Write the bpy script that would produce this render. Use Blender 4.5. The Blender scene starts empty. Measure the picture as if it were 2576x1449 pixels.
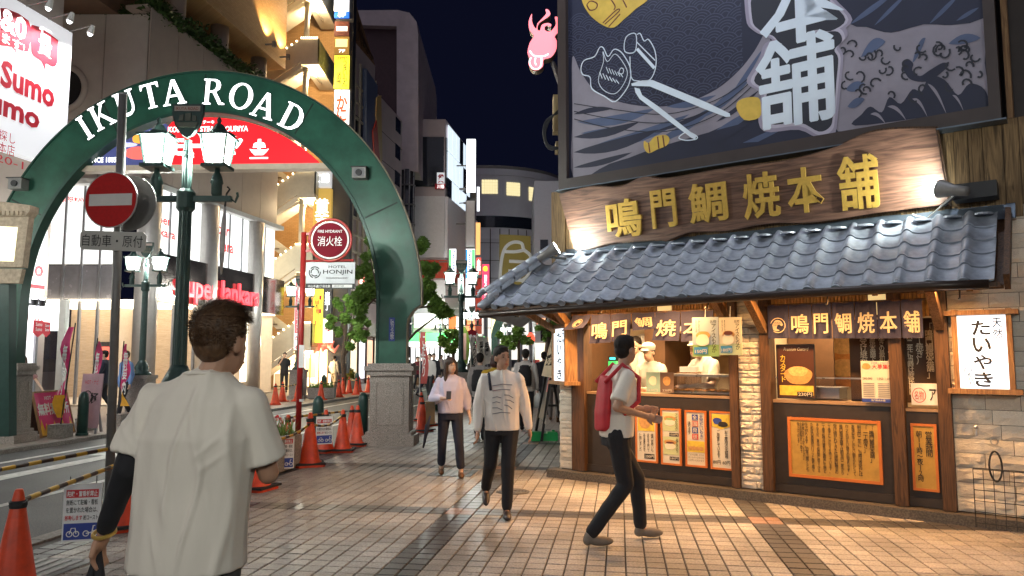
import bpy, bmesh, math, random
import numpy as np
from mathutils import Vector as V, Matrix
random.seed(11)
sc = bpy.context.scene
COL = sc.collection
R = math.radians
# ---------------------------------------------------------------- camera, sky, city glow fill, exposure
PITCH, CH, FP = R(5.3), 1.6, 1860.0
cd = bpy.data.cameras.new('camera'); cam = bpy.data.objects.new('camera', cd); COL.objects.link(cam)
cam.location = (0, 0, CH); cam.rotation_euler = (R(90) + PITCH, 0, 0)
cd.sensor_width = 36; cd.lens = 36 * FP / 2576; cd.clip_start = .05; cd.clip_end = 900
sc.camera = cam
wd = bpy.data.worlds.new('World'); sc.world = wd; wd.use_nodes = True
wn = wd.node_tree.nodes; wn.clear()
sky = wn.new('ShaderNodeTexSky'); sky.sky_type = 'NISHITA'; sky.sun_disc = False
sky.sun_elevation = R(-5.5); sky.sun_rotation = R(200); sky.air_density = 1.3; sky.dust_density = 1.0
bg = wn.new('ShaderNodeBackground'); bg.inputs[1].default_value = .12
wo = wn.new('ShaderNodeOutputWorld')
wd.node_tree.links.new(sky.outputs[0], bg.inputs[0]); glow = wn.new('ShaderNodeBackground'); glow.inputs[0].default_value = (.22, .28, .9, 1); glow.inputs[1].default_value = .009   # city glow in the night sky
add = wn.new('ShaderNodeAddShader'); wd.node_tree.links.new(bg.outputs[0], add.inputs[0]); wd.node_tree.links.new(glow.outputs[0], add.inputs[1]); wd.node_tree.links.new(add.outputs[0], wo.inputs[0])
sl = bpy.data.lights.new('city_glow_fill', 'SUN'); sl.energy = .27; sl.angle = R(100); sl.color = (.92, .86, 1)  # very wide sun lamp added as ambient fill for the city glow
so = bpy.data.objects.new('city_glow_fill', sl); COL.objects.link(so); so.rotation_euler = (R(48), 0, R(-30)); so.location = (0, -20, 40)
sc.view_settings.view_transform = 'Standard'; sc.view_settings.look = 'None'
sc.view_settings.exposure = .55; sc.view_settings.gamma = 1; sc.view_settings.use_curve_mapping = False
sc.cycles.use_denoising = True
sc.cycles.max_bounces = 6; sc.cycles.diffuse_bounces = 3; sc.cycles.glossy_bounces = 3
sc.cycles.transmission_bounces = 4; sc.cycles.transparent_max_bounces = 10
sc.cycles.sample_clamp_indirect = 6
sc.cycles.caustics_reflective = False; sc.cycles.caustics_refractive = False
# ---------------------------------------------------------------- helpers
UP = V((0, 0, 1))
def ray(u, v):          # a photo pixel (2576 wide) as a direction from the camera
    a, b = (u - 1288) / FP, -(v - 724.5) / FP
    return V((a, math.cos(PITCH) - b * math.sin(PITCH), math.sin(PITCH) + b * math.cos(PITCH)))
CP = V((0, 0, CH))
def G(u, v, z=0.0):
    d = ray(u, v); return CP + d * ((z - CH) / d.z)
def D(u, v, Y):
    d = ray(u, v); return CP + d * (Y / d.y)
class Fr:               # a plane in the place: origin, right, up, outward
    def __init__(s, o, x, y=UP):
        s.o, s.x, s.y = V(o), V(x).normalized(), V(y).normalized(); s.z = s.x.cross(s.y)
        s.m = Matrix((s.x, s.y, s.z)).transposed()
    def p(s, a, b, c=0.0): return s.o + s.x * a + s.y * b + s.z * c
    def px(s, u, v, c=0.0):
        r = ray(u, v); t = (s.o + s.z * c - CP).dot(s.z) / r.dot(s.z); q = CP + r * t - s.o
        return q.dot(s.x), q.dot(s.y)
    def rot(s, ang): return Fr(s.o, s.x * math.cos(ang) + s.y * math.sin(ang), s.y * math.cos(ang) - s.x * math.sin(ang))
    def at(s, a, b, c=0.0): return Fr(s.p(a, b, c), s.x, s.y)
ID = Fr((0, 0, 0), (1, 0, 0), (0, 1, 0))
class MB:
    def __init__(s): s.v = []; s.f = []
    def add(s, vs, fs):
        n = len(s.v); s.v += [V(q) for q in vs]; s.f += [tuple(i + n for i in f) for f in fs]; return s
    def box(s, fr, x0, x1, y0, y1, z0, z1):
        c = [fr.p(x, y, z) for z in (z0, z1) for y in (y0, y1) for x in (x0, x1)]
        return s.add(c, [(0, 2, 3, 1), (4, 5, 7, 6), (0, 1, 5, 4), (2, 6, 7, 3), (0, 4, 6, 2), (1, 3, 7, 5)])
    def bar(s, p, q, w, h=None, up=UP):
        p, q = V(p), V(q); h = h or w; d = (q - p).normalized()
        if abs(d.dot(up)) > .98: up = V((0, 1, 0))
        x = d.cross(up).normalized(); y = x.cross(d)
        c = [e + x * i * w / 2 + y * j * h / 2 for e in (p, q) for i, j in ((-1, -1), (1, -1), (1, 1), (-1, 1))]
        return s.add(c, [(3, 2, 1, 0), (4, 5, 6, 7), (0, 1, 5, 4), (1, 2, 6, 5), (2, 3, 7, 6), (3, 0, 4, 7)])
    def tube(s, pts, rad, n=8, cap=True):
        pts = [V(q) for q in pts]; k = len(pts)
        if not hasattr(rad, '__len__'): rad = [rad] * k
        x = None; n0 = len(s.v)
        for i, q in enumerate(pts):
            d = (pts[min(i + 1, k - 1)] - pts[max(i - 1, 0)]).normalized()
            if x is None: x = d.cross(V((.31, .22, .92)) if abs(d.z) < .9 else V((0, 1, 0))).normalized()
            x = (x - d * x.dot(d)).normalized(); y = d.cross(x)
            s.v += [q + (x * math.cos(t * 2 * math.pi / n) + y * math.sin(t * 2 * math.pi / n)) * rad[i] for t in range(n)]
        for i in range(k - 1):
            for t in range(n):
                a, b = n0 + i * n + t, n0 + i * n + (t + 1) % n; s.f.append((a, b, b + n, a + n))
        if cap: s.f.append(tuple(n0 + t for t in reversed(range(n)))); s.f.append(tuple(n0 + (k - 1) * n + t for t in range(n)))
        return s
    def lathe(s, o, prof, n=16, sx=1, sy=1, star=0):
        o = V(o); n0 = len(s.v)
        for r, z in prof:
            for t in range(n):
                a = t * 2 * math.pi / n; q = r * (1 - star * (t % 2)); s.v.append(o + V((q * sx * math.cos(a), q * sy * math.sin(a), z)))
        for i in range(len(prof) - 1):
            for t in range(n):
                a, b = n0 + i * n + t, n0 + i * n + (t + 1) % n; s.f.append((a, b, b + n, a + n))
        s.f.append(tuple(n0 + t for t in reversed(range(n)))); s.f.append(tuple(n0 + (len(prof) - 1) * n + t for t in range(n)))
        return s
    def prism(s, fr, pts, z0, z1, back=True):
        n = len(pts)
        ar = sum(pts[i][0] * pts[(i + 1) % n][1] - pts[(i + 1) % n][0] * pts[i][1] for i in range(n))
        if ar < 0: pts = pts[::-1]
        c = [fr.p(x, y, z0) for x, y in pts] + [fr.p(x, y, z1) for x, y in pts]
        fs = [tuple(range(n, 2 * n))] + [(i, (i + 1) % n, n + (i + 1) % n, n + i) for i in range(n)]
        if back: fs.append(tuple(reversed(range(n))))
        return s.add(c, fs)
    def flat(s, fr, pts, z=0.0):
        n = len(pts); ar = sum(pts[i][0] * pts[(i + 1) % n][1] - pts[(i + 1) % n][0] * pts[i][1] for i in range(n))
        if ar < 0: pts = pts[::-1]
        return s.add([fr.p(x, y, z) for x, y in pts], [tuple(range(n))])
    def rect(s, fr, x0, y0, x1, y1, z=0.0): return s.flat(fr, [(x0, y0), (x1, y0), (x1, y1), (x0, y1)], z)
    def stroke(s, fr, pts, w, z=0.0, close=False):      # a painted line of even width
        k = len(pts); P = [V((x, y)) for x, y in pts]; vs = []
        for i in range(k):
            a = P[(i - 1) % k] if (close or i) else P[i]; b = P[(i + 1) % k] if (close or i < k - 1) else P[i]
            d = (b - a); d = d.normalized() if d.length > 1e-9 else V((1, 0)); nn = V((-d.y, d.x))
            ww = w[i] if hasattr(w, '__len__') else w
            vs += [P[i] + nn * ww / 2, P[i] - nn * ww / 2]
        fs = [(2 * i, 2 * i + 1, (2 * i + 3) % (2 * k), (2 * i + 2) % (2 * k)) for i in range(k if close else k - 1)]
        return s.add([fr.p(q.x, q.y, z) for q in vs], fs)
    def ball(s, o, rx, ry=None, rz=None, n=12, m=8, rot=None):
        ry = ry or rx; rz = rz or rx; o = V(o); vs = []
        for j in range(1, m):
            ph = math.pi * j / m
            for i in range(n):
                t = 2 * math.pi * i / n; q = V((rx * math.sin(ph) * math.cos(t), ry * math.sin(ph) * math.sin(t), rz * math.cos(ph)))
                vs.append(o + (rot @ q if rot else q))
        top = V((0, 0, rz)); bot = -top
        vs += [o + (rot @ top if rot else top), o + (rot @ bot if rot else bot)]
        fs = [(j * n + i, (j + 1) * n + i, (j + 1) * n + (i + 1) % n, j * n + (i + 1) % n) for j in range(m - 2) for i in range(n)]
        e = (m - 1) * n
        fs += [(e, i, (i + 1) % n) for i in range(n)] + [(e + 1, (m - 2) * n + (i + 1) % n, (m - 2) * n + i) for i in range(n)]
        return s.add(vs, fs)
def smooth_line(pts, k=5, close=True):                  # Catmull-Rom through traced points
    n = len(pts); out = []
    for i in range(n if close else n - 1):
        g = lambda j: V(pts[j % n]) if close else V(pts[max(0, min(n - 1, j))])
        a, b, c, d = g(i - 1), g(i), g(i + 1), g(i + 2)
        for t in range(k):
            u = t / k; q = .5 * (2 * b + (c - a) * u + (2 * a - 5 * b + 4 * c - d) * u * u + (3 * b - a - 3 * c + d) * u ** 3); out.append((q.x, q.y))
    if not close: out.append(tuple(pts[-1]))
    return out
WL = {}                                                  # world origin of each thing or part
def mesh(name, mb, m, smooth=False, off=V((0, 0, 0))):
    me = bpy.data.meshes.new(name); me.from_pydata([tuple(q - off) for q in mb.v], [], mb.f)
    if m is not None: me.materials.append(m)
    if smooth: me.polygons.foreach_set('use_smooth', [True] * len(me.polygons))
    me.update(); return me
def tag(o, label=None, cat=None, group=None, kind=None):
    for k, x in (('label', label), ('category', cat), ('group', group), ('kind', kind)):
        if x: o[k] = x
    return o
def ob(name, mb, m, parent=None, smooth=False, label=None, cat=None, group=None, kind=None):
    if parent is not None: org = WL[parent.name]
    elif kind == 'structure': org = V((0, 0, 0))
    else:
        lo = [min(q[i] for q in mb.v) for i in range(3)]; hi = [max(q[i] for q in mb.v) for i in range(3)]
        org = V(((lo[0] + hi[0]) / 2, (lo[1] + hi[1]) / 2, lo[2]))
    o = bpy.data.objects.new(name, mesh(name, mb, m, smooth, org)); COL.objects.link(o)
    if parent is not None: o.parent = parent
    else: o.location = org
    WL[o.name] = org
    return tag(o, label, cat, group, kind)
def inst(name, me, loc, parent, rot=None):               # a piece that shares its mesh with others
    o = bpy.data.objects.new(name, me); COL.objects.link(o); o.parent = parent
    mt = (rot.to_4x4() if rot else Matrix()); mt.translation = V(loc) - WL[parent.name]; o.matrix_local = mt
    WL[o.name] = V(loc); return o
def thing(name, label, cat, loc=(0, 0, 0), group=None):
    o = bpy.data.objects.new(name, None); COL.objects.link(o); o.location = loc; o.empty_display_size = .1
    WL[o.name] = V(loc); return tag(o, label, cat, group)
def dup(root, loc, rotz=0, label=None, scale=1, group=None):
    r = root.copy(); COL.objects.link(r); r.location = loc; r.rotation_euler = (0, 0, rotz); r.scale = (scale,) * 3
    WL[r.name] = V(loc)
    if label: r['label'] = label
    if group: r['group'] = group
    def rec(a, b):
        for ch in list(a.children):
            c = ch.copy(); COL.objects.link(c); c.parent = b; WL[c.name] = V(loc); rec(ch, c)
    rec(root, r); return r
def light(kind, loc, power, color, parent=None, size=.1, aim=None, spot=80, name='lamp_light', sy=None):
    l = bpy.data.lights.new(name, kind); l.energy = power; l.color = color
    if kind == 'AREA':
        l.size = size
        if sy: l.shape = 'RECTANGLE'; l.size_y = sy
    else: l.shadow_soft_size = size
    if kind == 'SPOT': l.spot_size = R(spot); l.spot_blend = .6
    o = bpy.data.objects.new(name, l); COL.objects.link(o); o.location = V(loc)
    if parent is not None: o.parent = parent; o.location = V(loc) - WL[parent.name]
    if aim is not None: o.rotation_euler = (V(aim) - V(loc)).to_track_quat('-Z', 'Y').to_euler()
    return o
# text: asked for now, turned into meshes in one go at the end
TXT = []
def text(s, fr, x0, y0, x1, y1, d, m, parent, bold=0.0, ext=0.0, vert=False, name='lettering', keep=False, shear=0.0, bevel=0.0):
    TXT.append((s, fr, x0, y0, x1, y1, d, m, parent, bold, ext, vert, name, keep, shear, bevel))
def flush_text():
    cache = {}
    for s, fr, x0, y0, x1, y1, d, m, parent, bold, ext, vert, name, keep, shear, bevel in TXT:
        key = (s, bold, ext > 0, vert, shear, bevel)
        if key in cache: continue
        c = bpy.data.curves.new('text_curve', 'FONT'); c.body = '\n'.join(s) if vert else s
        c.align_x = 'CENTER' if vert else 'LEFT'; c.offset = bold; c.resolution_u = 2; c.shear = shear
        if vert: c.space_line = .78
        c.fill_mode = 'BOTH' if ext > 0 else 'FRONT'; c.extrude = .5 if ext > 0 else 0
        if bevel: c.bevel_depth = bevel; c.bevel_resolution = 1
        o = bpy.data.objects.new('text_tmp', c); COL.objects.link(o); cache[key] = o
    bpy.context.view_layer.update(); dg = bpy.context.evaluated_depsgraph_get()
    for k, o in cache.items():
        me = bpy.data.meshes.new_from_object(o.evaluated_get(dg))
        co = np.empty(len(me.vertices) * 3); me.vertices.foreach_get('co', co); co = co.reshape(-1, 3)
        cache[k] = (co, [tuple(p.vertices) for p in me.polygons], o); bpy.data.meshes.remove(me)
    for s, fr, x0, y0, x1, y1, d, m, parent, bold, ext, vert, name, keep, shear, bevel in TXT:
        co, fs, _ = cache[(s, bold, ext > 0, vert, shear, bevel)]
        if not len(co): continue
        lo, hi = co.min(0), co.max(0); sx, sy = (x1 - x0) / max(hi[0] - lo[0], 1e-6), (y1 - y0) / max(hi[1] - lo[1], 1e-6)
        ox, oy = x0, y0
        if keep:
            k = min(sx, sy); ox += ((x1 - x0) - k * (hi[0] - lo[0])) / 2; oy += ((y1 - y0) - k * (hi[1] - lo[1])) / 2; sx = sy = k
        zz = (co[:, 2] - lo[2]) / max(hi[2] - lo[2], 1e-6) * ext if ext > 0 else co[:, 2] * 0
        mb = MB(); mb.v = [fr.p(ox + (q[0] - lo[0]) * sx, oy + (q[1] - lo[1]) * sy, d + w) for q, w in zip(co, zz)]; mb.f = fs
        ob(name, mb, m, parent)
    for _, _, o in cache.values(): c = o.data; bpy.data.objects.remove(o); bpy.data.curves.remove(c)
# ---------------------------------------------------------------- materials
MATS = {}
def M(name, col, rough=.6, metal=0, emit=0, var=.12, scale=6, bump=0.0, spec=.5, alpha=1, emc=None, trans=0, sheen=0, obj=True, stretch=(1, 1, 1)):
    if name in MATS: return MATS[name]
    m = bpy.data.materials.new(name); m.use_nodes = True; nt = m.node_tree; N, L = nt.nodes, nt.links
    b = N['Principled BSDF']; b.inputs['Roughness'].default_value = rough; b.inputs['Metallic'].default_value = metal
    b.inputs['Specular IOR Level'].default_value = spec; b.inputs['Base Color'].default_value = (*col, 1)
    if alpha < 1: b.inputs['Alpha'].default_value = alpha
    if trans: b.inputs['Transmission Weight'].default_value = trans
    if sheen: b.inputs['Sheen Weight'].default_value = sheen
    if emit: b.inputs['Emission Color'].default_value = (*(emc or col), 1); b.inputs['Emission Strength'].default_value = emit
    if var or bump:
        tc = N.new('ShaderNodeTexCoord'); mp = N.new('ShaderNodeMapping'); mp.inputs['Scale'].default_value = stretch
        L.new(tc.outputs['Object'], mp.inputs[0])
        nz = N.new('ShaderNodeTexNoise'); nz.inputs['Scale'].default_value = scale; nz.inputs['Detail'].default_value = 6; nz.inputs['Roughness'].default_value = .62
        L.new(mp.outputs[0], nz.inputs['Vector'])
        cr = N.new('ShaderNodeValToRGB'); cr.color_ramp.elements[0].position = .3; cr.color_ramp.elements[1].position = .7
        cr.color_ramp.elements[0].color = (*[max(0, x * (1 - var)) for x in col], 1); cr.color_ramp.elements[1].color = (*[min(1, x * (1 + var)) for x in col], 1)
        L.new(nz.outputs[0], cr.inputs[0]); L.new(cr.outputs[0], b.inputs['Base Color'])
        rr = N.new('ShaderNodeMapRange'); rr.inputs[3].default_value = max(.02, rough - .12); rr.inputs[4].default_value = min(1, rough + .12)
        L.new(nz.outputs[0], rr.inputs[0]); L.new(rr.outputs[0], b.inputs['Roughness'])
        if bump:
            bp = N.new('ShaderNodeBump'); bp.inputs['Strength'].default_value = bump; bp.inputs['Distance'].default_value = .02
            L.new(nz.outputs[0], bp.inputs['Height']); L.new(bp.outputs[0], b.inputs['Normal'])
    MATS[name] = m; return m
def E(name, col, s):                                     # a lit sign face, lamp or window
    return M(name, tuple(min(.8, c) for c in col), .4, 0, s, 0, emc=col)
def wood(name, c1, c2, sc_=(30, 2, 30), rough=.6, bump=.25, ring=3.0):
    m = bpy.data.materials.new(name); m.use_nodes = True; N, L = m.node_tree.nodes, m.node_tree.links; b = N['Principled BSDF']
    tc = N.new('ShaderNodeTexCoord'); mp = N.new('ShaderNodeMapping'); mp.inputs['Scale'].default_value = sc_; L.new(tc.outputs['Object'], mp.inputs[0])
    nz = N.new('ShaderNodeTexNoise'); nz.inputs['Scale'].default_value = 1; nz.inputs['Detail'].default_value = 8; nz.inputs['Distortion'].default_value = ring
    L.new(mp.outputs[0], nz.inputs['Vector'])
    cr = N.new('ShaderNodeValToRGB'); e = cr.color_ramp.elements; e[0].position = .32; e[1].position = .66; e[0].color = (*c1, 1); e[1].color = (*c2, 1)
    L.new(nz.outputs[0], cr.inputs[0]); L.new(cr.outputs[0], b.inputs['Base Color']); b.inputs['Roughness'].default_value = rough
    bp = N.new('ShaderNodeBump'); bp.inputs['Strength'].default_value = bump; bp.inputs['Distance'].default_value = .02; L.new(nz.outputs[0], bp.inputs['Height']); L.new(bp.outputs[0], b.inputs['Normal'])
    MATS[name] = m; return m
def speck(name, c1, c2, scale, rough=.5, bump=.0, big=.3):  # granite, asphalt: two-tone grains
    m = bpy.data.materials.new(name); m.use_nodes = True; N, L = m.node_tree.nodes, m.node_tree.links; b = N['Principled BSDF']
    tc = N.new('ShaderNodeTexCoord'); n1 = N.new('ShaderNodeTexNoise'); n1.inputs['Scale'].default_value = scale; n1.inputs['Detail'].default_value = 3
    n2 = N.new('ShaderNodeTexNoise'); n2.inputs['Scale'].default_value = 1.3; n2.inputs['Detail'].default_value = 5
    L.new(tc.outputs['Object'], n1.inputs[0]); L.new(tc.outputs['Object'], n2.inputs[0])
    cr = N.new('ShaderNodeValToRGB'); e = cr.color_ramp.elements; e[0].position = .4; e[1].position = .6; e[0].color = (*c1, 1); e[1].color = (*c2, 1)
    L.new(n1.outputs[0], cr.inputs[0])
    mr = N.new('ShaderNodeMapRange'); mr.inputs[1].default_value = .3; mr.inputs[2].default_value = .7; mr.inputs[3].default_value = 1 - big; mr.inputs[4].default_value = 1 + big
    L.new(n2.outputs[0], mr.inputs[0])
    mx = N.new('ShaderNodeMix'); mx.data_type = 'RGBA'; mx.blend_type = 'MULTIPLY'; mx.inputs[0].default_value = 1
    L.new(cr.outputs[0], mx.inputs[6]); L.new(mr.outputs[0], mx.inputs[7]); L.new(mx.outputs[2], b.inputs['Base Color'])
    rm = N.new('ShaderNodeMapRange'); rm.inputs[3].default_value = max(.05, rough - .15); rm.inputs[4].default_value = min(1, rough + .2); L.new(n2.outputs[0], rm.inputs[0]); L.new(rm.outputs[0], b.inputs['Roughness'])
    if bump:
        bp = N.new('ShaderNodeBump'); bp.inputs['Strength'].default_value = bump; bp.inputs['Distance'].default_value = .01; L.new(n1.outputs[0], bp.inputs['Height']); L.new(bp.outputs[0], b.inputs['Normal'])
    MATS[name] = m; return m
def brickmat(name, c1, c2, mortar, bw, bh, mor, rough=.6, swap=False, rotz=0.0, off=.5, bump=.3):
    m = bpy.data.materials.new(name); m.use_nodes = True; N, L = m.node_tree.nodes, m.node_tree.links; b = N['Principled BSDF']
    tc = N.new('ShaderNodeTexCoord'); mp = N.new('ShaderNodeMapping'); mp.inputs['Rotation'].default_value = (R(-90) if swap else 0, 0, rotz)
    mp.vector_type = 'POINT'; L.new(tc.outputs['Object'], mp.inputs[0])
    if swap:
        sp = N.new('ShaderNodeSeparateXYZ'); cb = N.new('ShaderNodeCombineXYZ'); ad = N.new('ShaderNodeMath')
        L.new(tc.outputs['Object'], sp.inputs[0]); L.new(sp.outputs[0], ad.inputs[0]); L.new(sp.outputs[1], ad.inputs[1]); L.new(ad.outputs[0], cb.inputs[0]); L.new(sp.outputs[2], cb.inputs[1]); src = cb.outputs[0]
    else: src = mp.outputs[0]
    bt = N.new('ShaderNodeTexBrick'); bt.inputs['Color1'].default_value = (*c1, 1); bt.inputs['Color2'].default_value = (*c2, 1); bt.inputs['Mortar'].default_value = (*mortar, 1)
    bt.inputs['Scale'].default_value = 1; bt.inputs['Brick Width'].default_value = bw; bt.inputs['Row Height'].default_value = bh; bt.inputs['Mortar Size'].default_value = mor; bt.offset = off
    L.new(src, bt.inputs['Vector']); L.new(bt.outputs[0], b.inputs['Base Color']); b.inputs['Roughness'].default_value = rough
    bp = N.new('ShaderNodeBump'); bp.inputs['Strength'].default_value = bump; bp.inputs['Distance'].default_value = .01; bp.invert = True; L.new(bt.outputs[1], bp.inputs['Height']); L.new(bp.outputs[0], b.inputs['Normal'])
    MATS[name] = m; return m
def glassy(name, col, amount, rough=.05):                # thin glass: part clear, part reflecting
    m = bpy.data.materials.new(name); m.use_nodes = True; N, L = m.node_tree.nodes, m.node_tree.links; N.clear()
    t = N.new('ShaderNodeBsdfTransparent'); t.inputs[0].default_value = (*col, 1); g = N.new('ShaderNodeBsdfGlossy'); g.inputs[1].default_value = rough
    mx = N.new('ShaderNodeMixShader'); mx.inputs[0].default_value = amount; o = N.new('ShaderNodeOutputMaterial')
    L.new(t.outputs[0], mx.inputs[1]); L.new(g.outputs[0], mx.inputs[2]); L.new(mx.outputs[0], o.inputs[0]); MATS[name] = m; return m
def frosted(name, col, s):                               # glowing pane that lets the bulb behind it shine out
    m = bpy.data.materials.new(name); m.use_nodes = True; N, L = m.node_tree.nodes, m.node_tree.links; N.clear()
    t = N.new('ShaderNodeBsdfTransparent'); e = N.new('ShaderNodeEmission'); e.inputs[0].default_value = (*col, 1); e.inputs[1].default_value = s
    a = N.new('ShaderNodeAddShader'); o = N.new('ShaderNodeOutputMaterial'); L.new(t.outputs[0], a.inputs[0]); L.new(e.outputs[0], a.inputs[1]); L.new(a.outputs[0], o.inputs[0]); MATS[name] = m; return m
def vary(m, amount, cell=None, gum=0.0):                 # tone that differs from piece to piece
    N, L = m.node_tree.nodes, m.node_tree.links; b = N['Principled BSDF']; old = b.inputs['Base Color'].links[0].from_socket
    if cell:
        g = N.new('ShaderNodeNewGeometry'); mp = N.new('ShaderNodeMapping'); mp.inputs['Rotation'].default_value = (0, 0, cell[1]); mp.inputs['Location'].default_value = (-.03, -.55, 0); L.new(g.outputs['Position'], mp.inputs[0])
        sn = N.new('ShaderNodeVectorMath'); sn.operation = 'SNAP'; sn.inputs[1].default_value = (cell[0], cell[0], 50); L.new(mp.outputs[0], sn.inputs[0]); wn_ = N.new('ShaderNodeTexWhiteNoise'); L.new(sn.outputs[0], wn_.inputs[0]); src = wn_.outputs[0]
    else: oi = N.new('ShaderNodeObjectInfo'); src = oi.outputs['Random']
    mr = N.new('ShaderNodeMapRange'); mr.inputs[3].default_value = 1 - amount; mr.inputs[4].default_value = 1 + amount; L.new(src, mr.inputs[0])
    mx = N.new('ShaderNodeMix'); mx.data_type = 'RGBA'; mx.blend_type = 'MULTIPLY'; mx.inputs[0].default_value = 1; L.new(old, mx.inputs[6]); L.new(mr.outputs[0], mx.inputs[7]); out = mx.outputs[2]
    if gum:
        vo = N.new('ShaderNodeTexVoronoi'); vo.inputs['Scale'].default_value = 2.2; L.new(g.outputs['Position'], vo.inputs[0]); r = N.new('ShaderNodeValToRGB'); r.color_ramp.elements[0].position = .05; r.color_ramp.elements[1].position = .062; r.color_ramp.elements[0].color = (1 - gum, 1 - gum, 1 - gum, 1); L.new(vo.outputs[0], r.inputs[0])
        m2 = N.new('ShaderNodeMix'); m2.data_type = 'RGBA'; m2.blend_type = 'MULTIPLY'; m2.inputs[0].default_value = 1; L.new(out, m2.inputs[6]); L.new(r.outputs[0], m2.inputs[7]); out = m2.outputs[2]
    L.new(out, b.inputs['Base Color'])
WHITE = M('white_paint', (.75, .75, .74), .5, var=.06); BLACK = M('black_paint', (.02, .02, .022), .5); RED = M('red_print', (.55, .03, .035), .5, var=.05)
INK = M('black_ink', (.015, .014, .014), .7, var=0); BLUE = M('blue_print', (.03, .06, .3), .5, var=.05); CREAM = M('cream_print', (.72, .66, .5), .7, var=.08)
STEEL = M('steel', (.5, .5, .5), .3, .9, var=.1); DGREEN = M('dark_green_paint', (.016, .05, .042), .42, .0, var=.2, scale=10, bump=.08)
GREY = M('grey_metal', (.22, .21, .2), .5, .3, var=.15); ORANGE = M('cone_orange', (.62, .055, .012), .48, var=.3, scale=7); RUBBER = M('black_rubber', (.02, .018, .018), .75)
DWOOD = wood('dark_wood', (.035, .016, .007), (.115, .052, .02), (25, 25, 1.6)); MWOOD = wood('mid_wood', (.16, .075, .03), (.36, .2, .085), (22, 22, 1.6)); ASPH = speck('asphalt', (.028, .028, .03), (.075, .074, .076), 70, .6, .35, .25)
GRANITE = speck('granite', (.17, .145, .13), (.42, .36, .32), 90, .5, .1, .15); GLASS = glassy('window_glass', (.97, .98, 1), .07); CONC = speck('concrete', (.2, .18, .165), (.3, .275, .25), 40, .75, .2, .2)
SKIN = M('skin', (.62, .4, .29), .5, var=.08, scale=14); GOLD = M('gold_paint', (.62, .4, .1), .35, .55, var=.15, scale=20)
EWHITE = E('lit_white', (1, 1, .97), 1.6)
# ---------------------------------------------------------------- the setting: street frame (a along the street, b across it)
SA = R(8.2); ST = V((math.sin(SA), math.cos(SA), 0)); SR = V((math.cos(SA), -math.sin(SA), 0))
def S(a, b, z=0.0): return ST * a + SR * b + UP * z
SG = Fr((0, 0, 0), SR, ST)                 # ground frame: x across, y along, z up
FAC = Fr((.9003, 9.9153, 0), (.79702, -.60396, 0))   # the snack shop's front
def wallL(b): return Fr(SR * b, ST)        # a wall along the street facing the road
def front(Y): return Fr((0, Y, 0), (1, 0, 0))
def box_px(fr, u0, v0, u1, v1, c=0.0):
    um, vm = (u0 + u1) / 2, (v0 + v1) / 2
    return fr.px(u0, vm, c)[0], fr.px(um, v1, c)[1], fr.px(u1, vm, c)[0], fr.px(um, v0, c)[1]
ob('ground', MB().rect(ID, -400, -120, 400, 500, -.16), ASPH, kind='structure')
road = ob('road', MB().rect(SG, -10.5, -12, -5.05, 90, -.07), ASPH, kind='structure')
LINE = M('road_paint', (.55, .55, .52), .6, var=.3, scale=12)
def paint(pts): ob('road_marking', MB().flat(SG, pts, -.064), LINE, road)
for b in (-9.7, -6.95): paint([(b, -10), (b + .13, -10), (b + .13, 80), (b, 80)])
paint([(-8.55, 5), (-8.2, 5), (-8.35, 11.6), (-8.05, 11.6), (-8.55, 14.2), (-8.95, 11.6), (-8.65, 11.6)])
BASE = M('grout', (.06, .05, .045), .8)
TILE = speck('paving_stone', (.245, .22, .195), (.36, .326, .288), 55, .5, .1, .42); vary(TILE, .16, (.1525, SA), .35)
BAND = speck('dark_band_stone', (.05, .047, .048), (.085, .08, .08), 55, .4, .06, .2)
PINK = speck('pink_stone', (.25, .15, .11), (.33, .2, .15), 55, .42, .05, .1)
pave = ob('pavement', MB().rect(SG, -5.0, -3, 16, 16.2, -.014), BASE, kind='structure')
FARP = brickmat('far_paving', (.28, .225, .19), (.34, .28, .235), (.09, .075, .065), .1525, .1525, .006, .42, rotz=SA, off=0)
ob('paving_beyond', MB().rect(SG, -5.0, 16.2, 30, 110, 0), FARP, pave)
kb = MB(); [kb.box(SG, -5.16, -4.99, -3 + i * 1.0, -3 + i * 1.0 + .985, -.1, .003) for i in range(90)]
ob('kerb', kb, CONC, kind='structure')
P = .1525; pieces = []
def kindof(i, j): return ((i - 8) % 20 < 2) + 2 * ((j + 14) % 20 < 2)
for i in range(-32, 70):
    for j in range(18, 106):
        b, a = i * P + .03, j * P + .55
        if b > 12 or b < -4.98: continue
        c = S(a + P / 2, b + P / 2)
        if c.y < 2.6 or abs(c.x) > .78 * c.y + .5: continue
        if (c - FAC.o).dot(FAC.z) < -.2 and (c - FAC.o).dot(FAC.x) > -.5: continue
        pieces.append((c.y, b, a, kindof(i, j)))
pieces.sort(); g = .0058
proto = {}
for k, m in ((0, TILE), (1, BAND), (2, BAND), (3, PINK)):
    mb = MB(); q = P / 2 - g; e = .004
    mb.add([(-q, -q, -.012), (q, -q, -.012), (q, q, -.012), (-q, q, -.012), (-q, -q, -e), (q, -q, -e), (q, q, -e), (-q, q, -e),
            (-q + e, -q + e, 0), (q - e, -q + e, 0), (q - e, q - e, 0), (-q + e, q - e, 0)],
           [(i, (i + 1) % 4, 4 + (i + 1) % 4, 4 + i) for i in range(4)] + [(4 + i, 4 + (i + 1) % 4, 8 + (i + 1) % 4, 8 + i) for i in range(4)] + [(8, 9, 10, 11)])
    proto[k] = (mesh('paving_tile', mb, m), m, MB())
rotS = Matrix.Rotation(-SA, 3, 'Z'); rnd = random.Random(3)
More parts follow.
